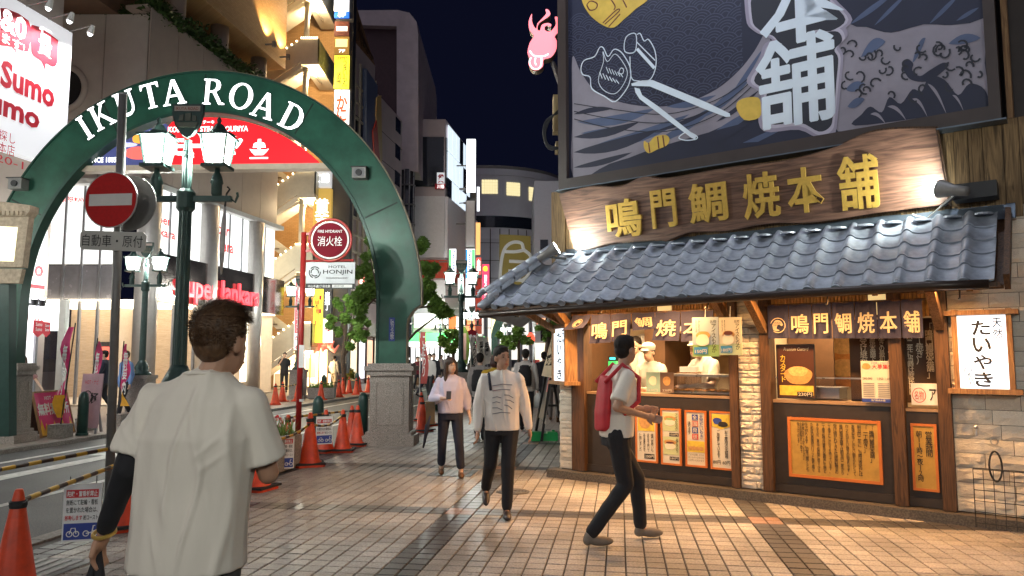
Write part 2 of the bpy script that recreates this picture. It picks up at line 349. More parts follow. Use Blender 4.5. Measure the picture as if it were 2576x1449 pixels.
for n, (y, b, a, k) in enumerate(pieces):
    c = S(a + P / 2, b + P / 2, rnd.uniform(-.0015, .0012))
    if n < 300: inst('paving_tile', proto[k][0], c, pave, rotS)
    else:
        me, m, acc = proto[k]; acc.add([rotS @ q.co + c for q in me.vertices], [tuple(p.vertices) for p in me.polygons])
for k in proto:
    if proto[k][2].v: ob('paving_tiles', proto[k][2], proto[k][1], pave, kind='stuff')
fp = ob('pavement_opposite', MB().rect(SG, -60, -12, -10.66, 110, 0), FARP, kind='structure')
kb = MB(); [kb.box(SG, -10.66, -10.5, -12 + i * 1.0, -12 + i * 1.0 + .985, -.1, .003) for i in range(100)]
ob('kerb_opposite', kb, CONC, kind='structure')
# metal covers let into the paving
IRON = M('cast_iron', (.1, .1, .1), .45, .7, var=.3, scale=30, bump=.3)
def cover(u, v, r, label, square=False):
    c = G(u, v); t = thing('manhole_cover', label, 'manhole cover', (c.x, c.y, .001), 'covers in the paving'); m = MB()
    if square: m.box(Fr(c, SR, ST), -r, r, -r, r, 0, .004); ob('plate', m, IRON, t); m = MB(); [m.box(Fr(c, SR, ST), -r * .9 + k * r * .36, -r * .9 + k * r * .36 + .05, -r * .85, r * .85, .004, .008) for k in range(5)]
    else: m.lathe(c, [(r, 0), (r, .004)], 28); ob('plate', m, IRON, t); m = MB(); [m.tube([c + V((q * r * math.cos(x), q * r * math.sin(x), .005)) for x in np.linspace(0, 6.2832, 25)], .008, 4, False) for q in (.3, .5, .7, .88)]
    ob('relief', m, GREY, t)
cover(1290, 1237, .2, 'round iron cover with rings, under the walking man in black trousers'); cover(1250, 1190, .17, 'round iron cover with rings, behind the dark long band crossing')
cover(1140, 1190, .3, 'square patterned metal cover at the feet of the woman in lavender', True); cover(1120, 1173, .12, 'small round iron cover just beyond the square patterned one')
cover(95, 1430, .28, 'square metal access cover at the bottom left near the orange cone', True)
# ---------------------------------------------------------------- the snack shop
F = FAC.p
shop = thing('snack_shop', 'small timber and white stone snack shop with grey tiled roof', 'shop', F(2.2, 0))
STONE = M('white_split_stone', (.7, .64, .54), .8, var=.16, scale=18, bump=.5)
vary(STONE, .12); STEPM = speck('dark_step_stone', (.07, .06, .05), (.13, .11, .09), 60, .55, .1, .2)
ob('step', MB().box(FAC, -.45, 7.2, 0, .1, -.5, .13), STEPM, shop)
ob('floor', MB().box(FAC, -.1, 7.2, .02, .11, -3.2, -.51), CONC, shop)
# split stone blocks
svar = []
for k in range(8):
    rr = random.Random(k); mb = MB(); nx, ny = 6, 4
    vs = [(-.5 + i / nx, -.5 + j / ny, 0 if i in (0, nx) or j in (0, ny) else rr.uniform(.1, 1)) for j in range(ny + 1) for i in range(nx + 1)]
    fs = [(j * (nx + 1) + i, j * (nx + 1) + i + 1, (j + 1) * (nx + 1) + i + 1, (j + 1) * (nx + 1) + i) for j in range(ny) for i in range(nx)]
    mb.add(vs, fs); q = .5
    mb.add([(-q, -q, -1), (q, -q, -1), (q, q, -1), (-q, q, -1), (-q, -q, 0), (q, -q, 0), (q, q, 0), (-q, q, 0)], [(i, (i + 1) % 4, 4 + (i + 1) % 4, 4 + i) for i in range(4)])
    svar.append(mesh('stone_block', mb, STONE))
def stones(name, fr, x0, x1, y0, y1, d, lens=(.2, .45), h=.1, depth=.012, thick=.1, skip=None):
    body = ob(name, MB().box(fr, x0 + .004, x1 - .004, y0, y1, d - thick, d - .022), BASE, shop); rr = random.Random(name + str(x0)); y = y0
    while y < y1 - .02:
        hh = min(h, y1 - y); x = x0
        while x < x1 - .01:
            L = rr.uniform(*lens)
            if x1 - x - L < .1: L = x1 - x
            o = inst('stone_block', rr.choice(svar), fr.p(x + L / 2, y + hh / 2, d), body, fr.m)
            o.scale = (L - .005, hh - .005, depth * rr.uniform(.9, 1.6)); x += L
        y += h
    return body
stones('stone_pillar', FAC, -.33, -.1, .11, 2.3, -.02, (.23, .25), .105, .014)
stones('stone_pillar', FAC, 2.155, 2.42, .11, 2.32, -.01, (.12, .2), .083, .02)
stones('stone_wall', FAC, 4.285, 5.9, .11, 3.05, -.02, (.22, .5), .14, .016)
SIDE = Fr(F(-.335, 0, -.03), ST * -1)                 # side wall along the street, facing the road
stones('side_wall', SIDE, -5.5, -.0, 0, 2.4, 0, (.25, .5), .14, .016)
for x0, x1, z1, d1 in ((-.1, .095, 2.3, .05), (2.06, 2.15, 2.3, .04), (2.425, 2.535, 2.3, .05), (3.75, 3.87, 2.25, .05), (4.17, 4.285, 2.3, .05)):
    ob('post', MB().box(FAC, x0, x1, .11, z1, -.16, d1), DWOOD, shop)
for x in (-.05, 2.1, 2.48, 4.22):                      # diagonal brackets up to the eave
    ob('bracket', MB().bar(F(x, 1.9, .05), F(x, 2.3, .62), .08, .1), MWOOD, shop)
for x in (-.7, -.4): ob('bracket', MB().bar(F(x + .3, 1.95, -.05), F(x, 2.28, .5), .06, .08), MWOOD, shop)
PANEL = M('brown_counter_front', (.03, .023, .02), .5, var=.2, scale=14)
COUNTER = M('counter_top', (.3, .2, .12), .35, var=.15)
for x0, x1, z1 in ((.097, 2.058, 1.12), (2.537, 3.748, 1.1), (3.872, 4.168, 1.06)):
    ob('counter_front', MB().box(FAC, x0, x1, .11, z1, -.09, -.03), PANEL, shop)
    ob('counter_rail', MB().box(FAC, x0, x1, z1 - .012, z1 + .02, -.5, -.02), COUNTER, shop)
    ob('skirting', MB().box(FAC, x0, x1, .11, .2, -.028, -.012), PANEL, shop)
IW = M('warm_interior_wall', (.5, .4, .26), .7, var=.12, scale=3); IDK = M('brown_interior_panel', (.12, .06, .028), .6, var=.2, scale=5)
ob('back_wall', MB().box(FAC, -.3, 6, .11, 2.5, -2.3, -2.2), IW, shop); ob('partition', MB().box(FAC, 2.2, 2.34, .11, 2.45, -2.19, -.17), IW, shop)
ob('ceiling', MB().box(FAC, -.3, 5.9, 2.46, 2.5, -2.19, -.12), IW, shop); ob('inner_wall', MB().box(FAC, -.32, -.27, .11, 2.45, -2.19, -.13), IDK, shop)
ob('inner_panel', MB().box(FAC, .3, .62, .2, 2.44, -2.18, -1.3), IDK, shop); ob('wall_panel', MB().box(FAC, 2.35, 2.9, .2, 2.44, -1.3, -1.25), IDK, shop)
BAMB = M('bamboo', (.46, .24, .07), .5, var=.25, scale=20)
bm_ = MB(); bm_.lathe((0, 0, 0), [(.0165, 0), (.0165, .1), (.019, .107), (.0165, .114), (.0165, .25), (.019, .257), (.0165, .264), (.0165, .36)], 8)
bme = mesh('bamboo_culm', bm_, BAMB, True)
for x0, x1 in ((.12, 2.04), (2.56, 4.15)):
    pnl = ob('bamboo_screen', MB().box(FAC, x0 - .02, x1 + .02, 2.01, 2.42, -.1, -.07), IDK, shop); k = x0
    while k < x1:
        if not (.98 < k - x0 < 1.2): inst('bamboo_culm', bme, F(k, 2.02 + random.uniform(-.03, .02), -.045), pnl)
        k += .036
    ob('window_slot', MB().box(FAC, x0 + 1.0, x0 + 1.19, 2.04, 2.3, -.066, -.055), E('slot_glow', (1, .7, .3), .5), pnl)
# upper storey: planks, flashing
PLK = wood('plank_wood', (.07, .04, .015), (.26, .16, .07), (20, 20, 1.3), .7)
up = ob('plank_wall', MB().box(FAC, -.3, 6.2, 2.92, 3.9, -.25, -.03), DWOOD, shop); x = -.3; rr = random.Random(5)
while x < 6.1:
    w = rr.uniform(.11, .17); ob('plank', MB().box(FAC, x, x + w - .006, 2.93, 3.89, -.029, -.012 + rr.uniform(0, .012)), PLK, up); x += w
ob('corner_post', MB().box(FAC, -.42, -.2, 2.6, 3.88, -.2, .03), MATS['plank_wood'], shop)
FLASH = M('grey_flashing', (.12, .15, .19), .45, .5, var=.15)
ob('flashing', MB().prism(Fr(F(-.3, 0), FAC.z * -1), [(-.12, 2.9), (-.1, 2.93), (.01, 3.07), (.03, 3.07), (.03, 2.9)], 0, 5.2), FLASH, shop)
# tiled roof
SLT = V(F(0, 2.95, .1) - F(0, 2.25, .92)); RL = SLT.length; RF = Fr(F(0, 2.95, .1), FAC.x, SLT)
TW, TR = .262, 5; TL = RL / TR
ROOFM = M('grey_roof_tile', (.33, .36, .42), .38, .2, var=.38, scale=5, bump=.08); vary(ROOFM, .14)
roof = ob('tiled_roof', MB().prism(RF, [(-.3, 0), (4.82, 0), (4.82, -RL), (-.9, -RL)], -.09, -.05), DWOOD, shop)
tm = MB(); n = 14; prof = [(i / n * (TW + .012), (.042 * math.sin(math.pi * (i / n) / .36) if i / n < .36 else -.017 * math.sin(math.pi * (i / n - .36) / .64))) for i in range(n + 1)]
LT = TL + .05
tv = [(x, 0, z) for x, z in prof] + [(x, LT, z - .012) for x, z in prof]
tm.add(tv, [(i, i + 1, n + 2 + i, n + 1 + i) for i in range(n)])
tm.add([(x, 0, z) for x, z in prof] + [(x, 0, z - .02) for x, z in prof], [(n + 1 + i, n + 2 + i, i + 1, i) for i in range(n)])
tm.add([(x, 0, z - .02) for x, z in prof] + [(x, LT, z - .03) for x, z in prof], [(n + 1 + i, n + 2 + i, i + 1, i) for i in range(n)])
tme = mesh('roof_tile', tm, ROOFM, True)
cap = MB(); cap.tube([(0, 0, 0), (0, .04, 0)], .047, 14); capm = mesh('eave_cap', cap, ROOFM)
for r in range(TR):
    for c in range(-4, 19):
        x = c * TW + .03; y = -(r + 1) * TL; smin = -.3 - .62 * (-(y + TL * .5)) / RL
        if x < smin - .05 or x + TW > 4.84: continue
        inst('roof_tile', tme, RF.p(x, y, .024 + rr.uniform(-.003, .003)), roof, Matrix(RF.m) @ Matrix.Rotation(-.03, 3, 'X') @ Matrix.Rotation(rr.uniform(-.008, .008), 3, 'Z'))
        if r == TR - 1: inst('eave_cap', capm, RF.p(x + .046, y - .025, .014), roof, RF.m)
for c in range(-1, 18): ob('ridge_filler', MB().lathe(RF.p(c * TW + .2, -.03, .03), [(.085, 0), (.085, .02)], 12, 1, .7), ROOFM, roof)
ob('verge_board', MB().box(RF, 4.825, 4.87, -RL, .02, -.1, .06), DWOOD, shop)
ha, hb = RF.p(-.3, -.02, .1), RF.p(-.86, -RL + .1, .1)
for k in range(5):                                       # hip ridge: rolls over two flat layers
    p, q = ha.lerp(hb, k / 5), ha.lerp(hb, (k + .985) / 5)
    ob('hip_tile', MB().tube([p + UP * .06, q + UP * .06], .062, 12), ROOFM, roof, True)
    for j, w in ((0, .2), (1, .16)): ob('hip_layer', MB().bar(p - UP * (.035 - j * .035) + (hb - ha) * .02, q - UP * (.035 - j * .035), w, .03), ROOFM, roof)
dv = (hb - ha).normalized()
for k in range(7):
    an = math.pi * k / 6; ob('ridge_end_scroll', MB().tube([hb + dv * -.08 + V((0, 0, .03)) + (FAC.x * math.cos(an) * .09 + UP * math.sin(an) * .07), hb + dv * .06 + V((0, 0, .03)) + (FAC.x * math.cos(an) * .1 + UP * math.sin(an) * .08)], .026, 8), ROOFM, roof, True)
ob('corner_tile', MB().tube([hb - dv * .1 - UP * .07, hb + dv * .08 - UP * .08, hb + dv * .15 - UP * .04], [.07, .055, .025], 10), ROOFM, roof, True)
# the roof turns the corner: side slope over the street side
SLs = V(F(-.3, 2.95, .1)); LF = [SLs, F(-.98, 2.25, .92), F(-.98, 2.25, .92) + ST * 4.4, SLs + ST * 3.6]
ob('side_roof', MB().add([q - UP * .05 for q in LF] + [q - UP * .1 for q in LF], [(0, 3, 2, 1), (4, 5, 6, 7), (1, 2, 6, 5), (0, 1, 5, 4)]), ROOFM, roof)
GUT = M('gutter_brown', (.035, .022, .016), .35, .3)
ob('gutter', MB().tube([F(-.92, 2.14, .98), F(-.5, 2.15, .98), F(2, 2.2, .98), F(4.2, 2.23, .97), F(4.72, 2.22, .95)], .042, 10), GUT, shop, True)
for k in (-.3, .9, 2.2, 3.4, 4.5): ob('gutter_hook', MB().tube([F(k, 2.24, .9), F(k, 2.1, .97), F(k, 2.1, 1.03)], .008, 5), GUT, shop)
for k in range(15): ob('rafter', MB().bar(F(-.75 + k * .38, 2.19, .9), F(-.75 + k * .38 + (.45 if k < 1 else 0), 2.74, .25), .05, .06), MWOOD, shop)
ob('eave_board', MB().box(FAC, -.95, 4.8, 2.2, 2.235, .8, .92), DWOOD, shop); ob('purlin', MB().box(FAC, -.4, 4.7, 2.31, 2.39, .03, .1), MWOOD, shop)
# lamps under the eave and in the kitchen
WARM = (1, .5, .17)
for k, (x, z, d, pw) in enumerate(((.5, 2.29, .66, 36), (1.6, 2.29, .66, 36), (3.0, 2.29, .66, 40), (4.2, 2.29, .62, 46))):
    t = thing('eave_lamp', 'warm tube lamp under the tiled eave ' + ('by the street corner post', 'over the glass food case', 'over the right-hand window', 'by the right-hand stone wall')[k], 'lamp', F(x, z, d), 'tube lamps under the eave')
    ob('tube', MB().tube([F(x - .25, z, d), F(x + .25, z, d)], .014, 8), E('warm_tube', (1, .75, .45), 12), t); ob('holder', MB().box(FAC, x - .28, x + .28, z + .018, z + .045, d - .03, d + .03), WHITE, t)
    light('AREA', F(x, z - .02, d), pw, WARM, t, .5, F(x, 0, d + .5), sy=.08)
for k, (x, z, d, pw) in enumerate(((.55, 2.4, -.45, 36), (1.5, 2.4, -.42, 38), (3.0, 2.4, -.7, 34))):
    t = thing('kitchen_lamp', ('flat ceiling lamp over the till', 'flat ceiling lamp over the glass food case', 'flat ceiling lamp over the steel pan')[k] + ' inside the snack shop', 'lamp', F(x, z, d))
    ob('panel', MB().box(FAC, x - .3, x + .3, z + .0, z + .03, d - .12, d + .12), E('kitchen_panel', (1, .84, .6), 6), t)
    light('AREA', F(x, z - .02, d), pw, (1, .66, .34), t, .5, F(x, 0, d), sy=.2)
# wooden name board with gilt characters
BOARD = wood('name_board_wood', (.06, .026, .018), (.2, .105, .068), (1.4, 1.4, 16), .5, .35, 2.2)
bd = thing('name_board', 'thick live-edge wooden name board with gilt characters above the tiled roof', 'sign', F(2.1, 3.05, .1))
tp = [(-.17, 3.79), (.3, 3.83), (.75, 3.77), (1.1, 3.85), (1.4, 3.78), (2.2, 3.79), (2.8, 3.77), (3.3, 3.82), (3.75, 3.93), (4.3, 3.86)]
bt_ = [(4.36, 3.1), (3.7, 3.09), (3.1, 3.06), (2.6, 3.1), (2.1, 3.07), (1.65, 3.1), (1.35, 3.03), (1.2, 3.05), (.6, 3.07), (.2, 3.02), (-.02, 3.04)]
pts = smooth_line(tp, 4, False) + smooth_line(bt_, 4, False)
BF = Fr(F(0, 3.45, .13), FAC.x, UP * .985 + FAC.z * .17); ptb = [(x, y - 3.45) for x, y in pts]
ob('plank', MB().prism(BF, ptb, -.03, .025), BOARD, bd)
ob('bark_edge', MB().prism(BF, [(x * 1.006 - .01, y * 1.05) for x, y in ptb], -.06, -.0305), DWOOD, bd)
GILT = M('gilt', (.6, .38, .08), .38, .35, var=.12, scale=25)
for ch, u0, v0, u1, v1 in (('鳴', 1528, 500, 1616, 597), ('門', 1640, 476, 1702, 573), ('鯛', 1734, 458, 1830, 560), ('焼', 1870, 433, 1962, 550), ('本', 1981, 420, 2072, 535), ('舗', 2108, 390, 2212, 527)):
    x0, y0, x1, y1 = box_px(BF, u0, v0, u1, v1, .03); text(ch, BF, x0, y0, x1, y1, .024, GILT, bd, .009, .035, bevel=.012)
# two floodlights
for k, (x, z, aimx, nm) in enumerate(((-.08, 3.02, .45, 'left'), (4.33, 3.2, 3.75, 'right'))):
    t = thing('floodlight', f'small floodlight aimed at the {nm} end of the wooden name board', 'floodlight', F(x, z - .1, .3), 'floodlights of the name board')
    dr = (F(aimx, 3.4, .1) - F(x, z, .42)).normalized(); p = F(x, z, .42)
    ob('housing', MB().tube([p - dr * .28, p - dr * .14, p - dr * .12, p - dr * .02, p], [.045, .055, .06, .085, .09], 14), GREY, t, True)
    ob('lens', MB().tube([p + dr * .001, p + dr * .012], .08, 14), E('flood_lens', (.93, 1, .93), 40), t); ob('bracket', MB().bar(p - dr * .2, F(x, z - .12, .2), .03), BLACK, t)
    light('SPOT', p + dr * .03, 62, (.93, 1, .9), t, .06, F(aimx, 3.35, .1), 150)
    if k: ob('ballast_box', MB().box(FAC, 4.42, 4.78, 3.1, 3.25, .05, .3), BLACK, t); ob('cable', MB().tube([p - dr * .2, F(4.2, 2.95, .3), F(4.1, 2.99, .25), F(4.05, 3.03, .15)], .008, 5), WHITE, t)
# split curtains
INDIGO = M('indigo_cloth', (.03, .03, .068), .9, var=.2, scale=60); CLOTHW = M('cream_cloth_print', (.5, .42, .28), .8, var=.08)
def fish_seal(fr, cx, cy, r, d, t):
    m = MB(); m.stroke(fr, [(cx + r * math.cos(a), cy + r * math.sin(a)) for a in np.linspace(0, 6.283, 24, False)], r * .12, d, True)
    m.flat(fr, smooth_line([(cx - .7 * r, cy - .5 * r), (cx - .75 * r, cy + .1 * r), (cx - .3 * r, cy + .7 * r), (cx + .35 * r, cy + .65 * r), (cx + .7 * r, cy + .1 * r), (cx + .5 * r, cy - .1 * r), (cx + .1 * r, cy + .1 * r), (cx - .2 * r, cy - .4 * r), (cx + .2 * r, cy - .7 * r), (cx - .3 * r, cy - .8 * r)]), d)
    ob('fish_emblem', m, CLOTHW, t)
    m = MB(); [m.stroke(fr, [(cx - .45 * r + i * .27 * r + .13 * r * math.cos(a), cy + .35 * r - j * .2 * r + .1 * r * math.sin(a)) for a in np.linspace(0, 3.14, 6)], r * .04, d + .003) for i in range(4) for j in range(3) if i + j < 5]
    ob('fish_scales', m, INDIGO, t)
def noren(label, d, panels, top_z):
    c = FAC.px(panels[0][1], 800, d)[0]; t = thing('split_curtain', label, 'curtain', F(c + .5, top_z - .35, d), 'split curtains of the snack shop')
    xs = [FAC.px(p[1], 790, d)[0] for p in panels] + [FAC.px(panels[-1][2], 790, d)[0]]
    ob('rod', MB().tube([F(xs[0] - .03, top_z, d - .01), F(xs[-1] + .03, top_z, d - .01)], .012, 8), DWOOD, t)
    for k, (ch, u0, u1, bl, br, hl, hr) in enumerate(panels):  # bl/br sideways blow of the hem, hl/hr hem heights
        x0, x1 = xs[k] + .004, xs[k + 1] - .004; m = MB(); nx, ny = 10, 8
        def q(i, j, e=0.0, x0=x0, x1=x1, bl=bl, br=br, hl=hl, hr=hr, k=k):
            tx, ty = i / nx, j / ny; h = hl + (hr - hl) * tx
            return F(x0 + (x1 - x0) * tx + (bl + (br - bl) * tx) * ty ** 1.6, top_z - h * ty, d + .014 * math.sin(tx * 9 + k * 2) * (.3 + ty) + (abs(bl) + abs(br)) * .5 * ty * ty + e)
        vs = [q(i, j) for j in range(ny + 1) for i in range(nx + 1)]
        m.add(vs, [(j * (nx + 1) + i, (j + 1) * (nx + 1) + i, (j + 1) * (nx + 1) + i + 1, j * (nx + 1) + i + 1) for j in range(ny) for i in range(nx)])
        ob('cloth_panel', m, INDIGO, t, True)
        o, ax, ay = q(nx / 2, ny * .58), q(nx, ny * .58) - q(0, ny * .58), q(nx / 2, ny * .2) - q(nx / 2, ny * .98)
        lf = Fr(o, ax, ay); lf.y = ay.normalized(); w, h = ax.length * .37, min(ay.length * .36, .108)
        if ch == '@': fish_seal(lf, 0, -.01, min(w, h) * .95, .024, t)
        else: [text(ch, lf, -w + sx_, -h + sy_, w + sx_, h + sy_, .026 + .0004 * i_, CLOTHW, t, .004) for i_, (sx_, sy_) in enumerate(((-.003, 0), (.003, .002)))]
noren('dark split curtain lifted by the wind over the busy serving counter', .3, [('@', 1440, 1505, -.12, -.06, .2, .17), ('鳴', 1487, 1540, -.02, 0, .37, .36), ('門', 1536, 1590, 0, -.01, .35, .3), ('鯛', 1588, 1650, .02, .03, .22, .2), ('焼', 1648, 1712, -.03, -.02, .34, .35), ('本', 1712, 1796, .0, -.05, .36, .35)], 2.135)
noren('dark split curtain hanging straight over the right-hand window', .12, [('@', 1930, 1984, 0, 0, .37, .37), ('鳴', 1984, 2042, 0, 0, .37, .38), ('門', 2042, 2092, 0, 0, .38, .38), ('鯛', 2092, 2150, 0, 0, .38, .38), ('焼', 2150, 2206, 0, 0, .38, .385), ('本', 2206, 2266, 0, .0, .385, .385), ('舗', 2266, 2322, 0, .0, .385, .385)], 2.17)
# ---------------------------------------------------------------- boards, posters and things of the snack shop
def board(name, label, cat, fr, x0, y0, x1, y1, d, face, frame=None, fw=.02, thick=.02, group=None):
    t = thing(name, label, cat, fr.p((x0 + x1) / 2, y0, d), group)
    ob('panel', MB().box(fr, x0 + (fw if frame else 0), x1 - (fw if frame else 0), y0 + (fw if frame else 0), y1 - (fw if frame else 0), d - thick, d), face, t)
    if frame:
        for a in ((x0, x1, y0, y0 + fw), (x0, x1, y1 - fw, y1), (x0, x0 + fw, y0 + fw, y1 - fw), (x1 - fw, x1, y0 + fw, y1 - fw)): ob('frame', MB().box(fr, *a, d - thick, d + .008), frame, t)
    return t
def cols(strs, fr, x0, y0, x1, y1, d, m, t, size=None, gap=1.25):   # upright columns, right to left
    n = len(strs); w = (x1 - x0) / n
    for i, s in enumerate(strs):
        k = min(w / gap, (y1 - y0) / len(s)) if size is None else size; xa = x1 - (i + .5) * w
        text(s, fr, xa - k / 2, y1 - k * len(s), xa + k / 2, y1, d, m, t, .008, vert=True)
ORF = M('orange_frame', (.5, .15, .03), .5, var=.1); PAPER = M('paper', (.62, .58, .48), .6, var=.05); YEL = M('yellow_board', (.42, .25, .05), .6, var=.18, scale=10)
def blob(t, fr, cx, cy, rx, ry, d, m, name='picture'):
    ob(name, MB().flat(fr, [(cx + rx * (1 + .08 * math.sin(3 * a + cx * 40)) * math.cos(a), cy + ry * (1 + .08 * math.cos(2 * a)) * math.sin(a)) for a in np.linspace(0, 6.283, 22, False)], d), m, t)
BUN = M('printed_bun', (.5, .27, .09), .6, var=.25, scale=25); ICE = M('printed_ice_cream', (.75, .68, .52), .6, var=.08); LEAFP = M('printed_green', (.25, .4, .12), .6, var=.3); YP = M('printed_yellow', (.65, .48, .06), .6, var=.25, scale=18); BEAN = M('printed_bean', (.12, .03, .02), .6)
menus = ((1598, 1028, 1653, 1163, 'first', 'yellow sweet potato picture and price 200'), (1662, 1028, 1713, 1170, 'second', 'two ice wafer pictures priced 150 and 180'), (1723, 1033, 1777, 1175, 'third', 'blue and red delivery notice'), (1786, 1035, 1842, 1182, 'fourth', 'gift box notice in upright writing'))
mf = FAC
for k, (u0, v0, u1, v1, nm, ds) in enumerate(menus):
    x0, y0, x1, y1 = box_px(mf, u0, v0, u1, v1); w, h = x1 - x0, y1 - y0
    t = board('menu_board', f'orange-framed menu board with {ds} on the counter front', 'menu board', mf, x0, y0, x1, y1, -.008, PAPER, ORF, .022, .018, 'menu boards on the counter front')
    r = lambda a, b, c, e: (x0 + w * a, y0 + h * b, x0 + w * c, y0 + h * e)
    if k == 0:
        ob('print', MB().rect(mf, *r(.12, .58, .88, .94), -.004), YP, t); blob(t, mf, x0 + w * .45, y0 + h * .74, w * .28, h * .12, -.001, BUN); cols(['鳴門金時いも', '皮を手で剥いて', '北海道産小豆を', '使用しました'], mf, *r(.14, .2, .86, .54), -.002, INK, t)
        ob('price_label', MB().rect(mf, *r(.4, .07, .86, .16), -.004), INK, t); text('200円', mf, *r(.44, .085, .84, .145), -.001, PAPER, t, .01)
    if k == 1:
        for q, (pr, bm) in enumerate((('150円', LEAFP), ('180円', BEAN))):
            yy = .7 - q * .42; ob('print', MB().rect(mf, *r(.12, yy - .1, .88, yy + .22), -.004), M('pale_green_print', (.5, .55, .3), .6), t); blob(t, mf, x0 + w * .45, y0 + h * (yy + .12), w * .3, h * .05, -.002, BUN); blob(t, mf, x0 + w * .45, y0 + h * (yy + .05), w * .26, h * .06, -.001, ICE); blob(t, mf, x0 + w * .45, y0 + h * (yy + .115), w * .2, h * .02, .0005, bm)
            ob('price_label', MB().rect(mf, *r(.42, yy - .19, .88, yy - .13), -.004), INK, t); text(pr, mf, *r(.46, yy - .18, .85, yy - .14), -.001, PAPER, t, .01)
        cols(['アイスもなか'], mf, *r(.72, .55, .88, .92), .002, INK, t); cols(['あずき入り'], mf, *r(.72, .2, .88, .48), .002, INK, t)
    if k == 2:
        for q, (c, cm) in enumerate(zip('全国発送', (BLUE, RED, BLUE, RED))): ob('seal', MB().rect(mf, *r(.34, .83 - q * .115, .62, .93 - q * .115), -.004), cm, t); text(c, mf, *r(.37, .84 - q * .115, .59, .92 - q * .115), -.001, PAPER, t, .01)
        cols(['天然たいやき'], mf, *r(.66, .5, .88, .93), -.003, BLUE, t); cols(['承ります'], mf, *r(.12, .5, .3, .8), -.003, INK, t); ob('print', MB().rect(mf, *r(.1, .26, .9, .46), -.004), YP, t); [blob(t, mf, x0 + w * (.25 + q * .17), y0 + h * .33, w * .1, h * .04, -.001, BUN) for q in range(4)]
        for q, s in enumerate(('ご注文は店頭、または', 'ホームページからも', 'ご注文いただけます')): text(s, mf, *r(.14, .2 - q * .05, .86, .235 - q * .05), -.003, INK, t)
    if k == 3:
        ob('print', MB().flat(mf, [(x0 + w * .1, y0 + h * .95), (x0 + w * .9, y0 + h * .95), (x0 + w * .9, y0 + h * .74), (x0 + w * .5, y0 + h * .69), (x0 + w * .1, y0 + h * .74)], -.004), YP, t); blob(t, mf, x0 + w * .35, y0 + h * .83, w * .2, h * .06, -.002, BLUE); blob(t, mf, x0 + w * .6, y0 + h * .78, w * .22, h * .05, -.001, INK)
        cols(['お土産用の化粧箱', 'ご用意しています'], mf, *r(.2, .2, .9, .68), -.003, INK, t); text('80円', mf, *r(.12, .09, .46, .16), -.003, INK, t, .01); text('60円', mf, *r(.54, .09, .88, .16), -.003, INK, t, .01)
# the two yellow notice boards
x0, y0, x1, y1 = box_px(FAC, 1980, 1046, 2222, 1222); x0, x1 = 2.694, 3.636
t = board('history_board', 'large yellow board of upright writing with orange border under the right-hand window', 'notice board', FAC, x0, .29, x1, .935, -.008, YEL, ORF, .03, .018)
cols(['「鳴門鯛焼本舗」', '「一丁焼き」', '明治四二年に、当時は庶民には', '高嶺の花でしかない鯛をかたどって', '作ったのがたい焼きの始まりです。', '鳴門鯛焼本舗では明治四二年から', '受け継がれてきた伝統的製法の', '一丁焼きにこだわりを持っています。', '一丁焼き製法は専用の焼型に生地と', 'あんを入れ、直火で短時間に焼き上げる', 'ため皮の表面がパリッと香り高く', '仕上がります。効率は悪くとも'], FAC, x0 + .17, .36, x1 - .06, .885, -.003, INK, t)
cols(['お客様にお召し上がりいただきたい', '今なお伝統製法の一丁焼きで', '焼き上げております。'], FAC, x0 + .1, .4, x0 + .18, .885, -.003, INK, t, gap=1.05)
t = board('hours_board', 'narrow yellow opening hours board beside the leaning post', 'notice board', FAC, 3.91, .27, 4.14, .93, -.008, YEL, ORF, .024, .018)
cols(['営業時間', '朝11時～夜12時'], FAC, 3.94, .36, 4.11, .86, -.003, INK, t, gap=1.35)
# hanging double poster
PF = Fr(F(0, 0, .55), FAC.x); CHALK = (('pale blue-grey', (.38, .46, .5), 'ice wafer with price 150', '150円', LEAFP), ('cream', (.66, .6, .42), 'ice wafer with red bean and price 180', '180円', BEAN))
for k, (u0, v0, u1, v1) in enumerate(((1742, 798, 1808, 897), (1809, 798, 1866, 893))):
    x0, y0, x1, y1 = box_px(PF, u0, v0, u1, v1); w, h = x1 - x0, y1 - y0; nm, c, ds, pr, bm = CHALK[k]
    t = board('hanging_poster', f'{nm} hanging poster of an {ds}', 'poster', PF, x0, y0, x1, y1, .0, M(nm.replace(' ', '_') + '_poster', c, .35, var=.06), None, 0, .008, 'posters hanging before the counter')
    r = lambda a, b, c, e: (x0 + w * a, y0 + h * b, x0 + w * c, y0 + h * e)
    ob('print', MB().rect(PF, *r(.0, .0, 1, .3), .002), LEAFP if k == 0 else M('pale_green_print', (.5, .55, .3), .6), t); blob(t, PF, x0 + w * .42, y0 + h * .55, w * .27, h * .1, .005, BUN); blob(t, PF, x0 + w * .4, y0 + h * .42, w * .25, h * .16, .008, ICE)
    if k: blob(t, PF, x0 + w * .42, y0 + h * .58, w * .2, h * .06, .011, BEAN)
    cols(['アイスもなか'], PF, *r(.72, .1, .95, .82), .012, INK, t); text('名物', PF, *r(.68, .84, .92, .93), .004, INK, t); cols(['最中の皮はサクサク', '冷たいアイスが'], PF, *r(.1, .62, .32, .93), .004, INK, t)
    ob('price_label', MB().rect(PF, *r(.06, .06, .58, .24), .004), M('price_blue', (.05, .25, .45), .5), t); text(pr, PF, *r(.1, .08, .54, .18), .007, PAPER, t, .01)
    ob('string', MB().tube([PF.p((x0 + x1) / 2, y1, -.004), PF.p((x0 + x1) / 2, y1 + .12, -.02)], .003, 4), WHITE, t)
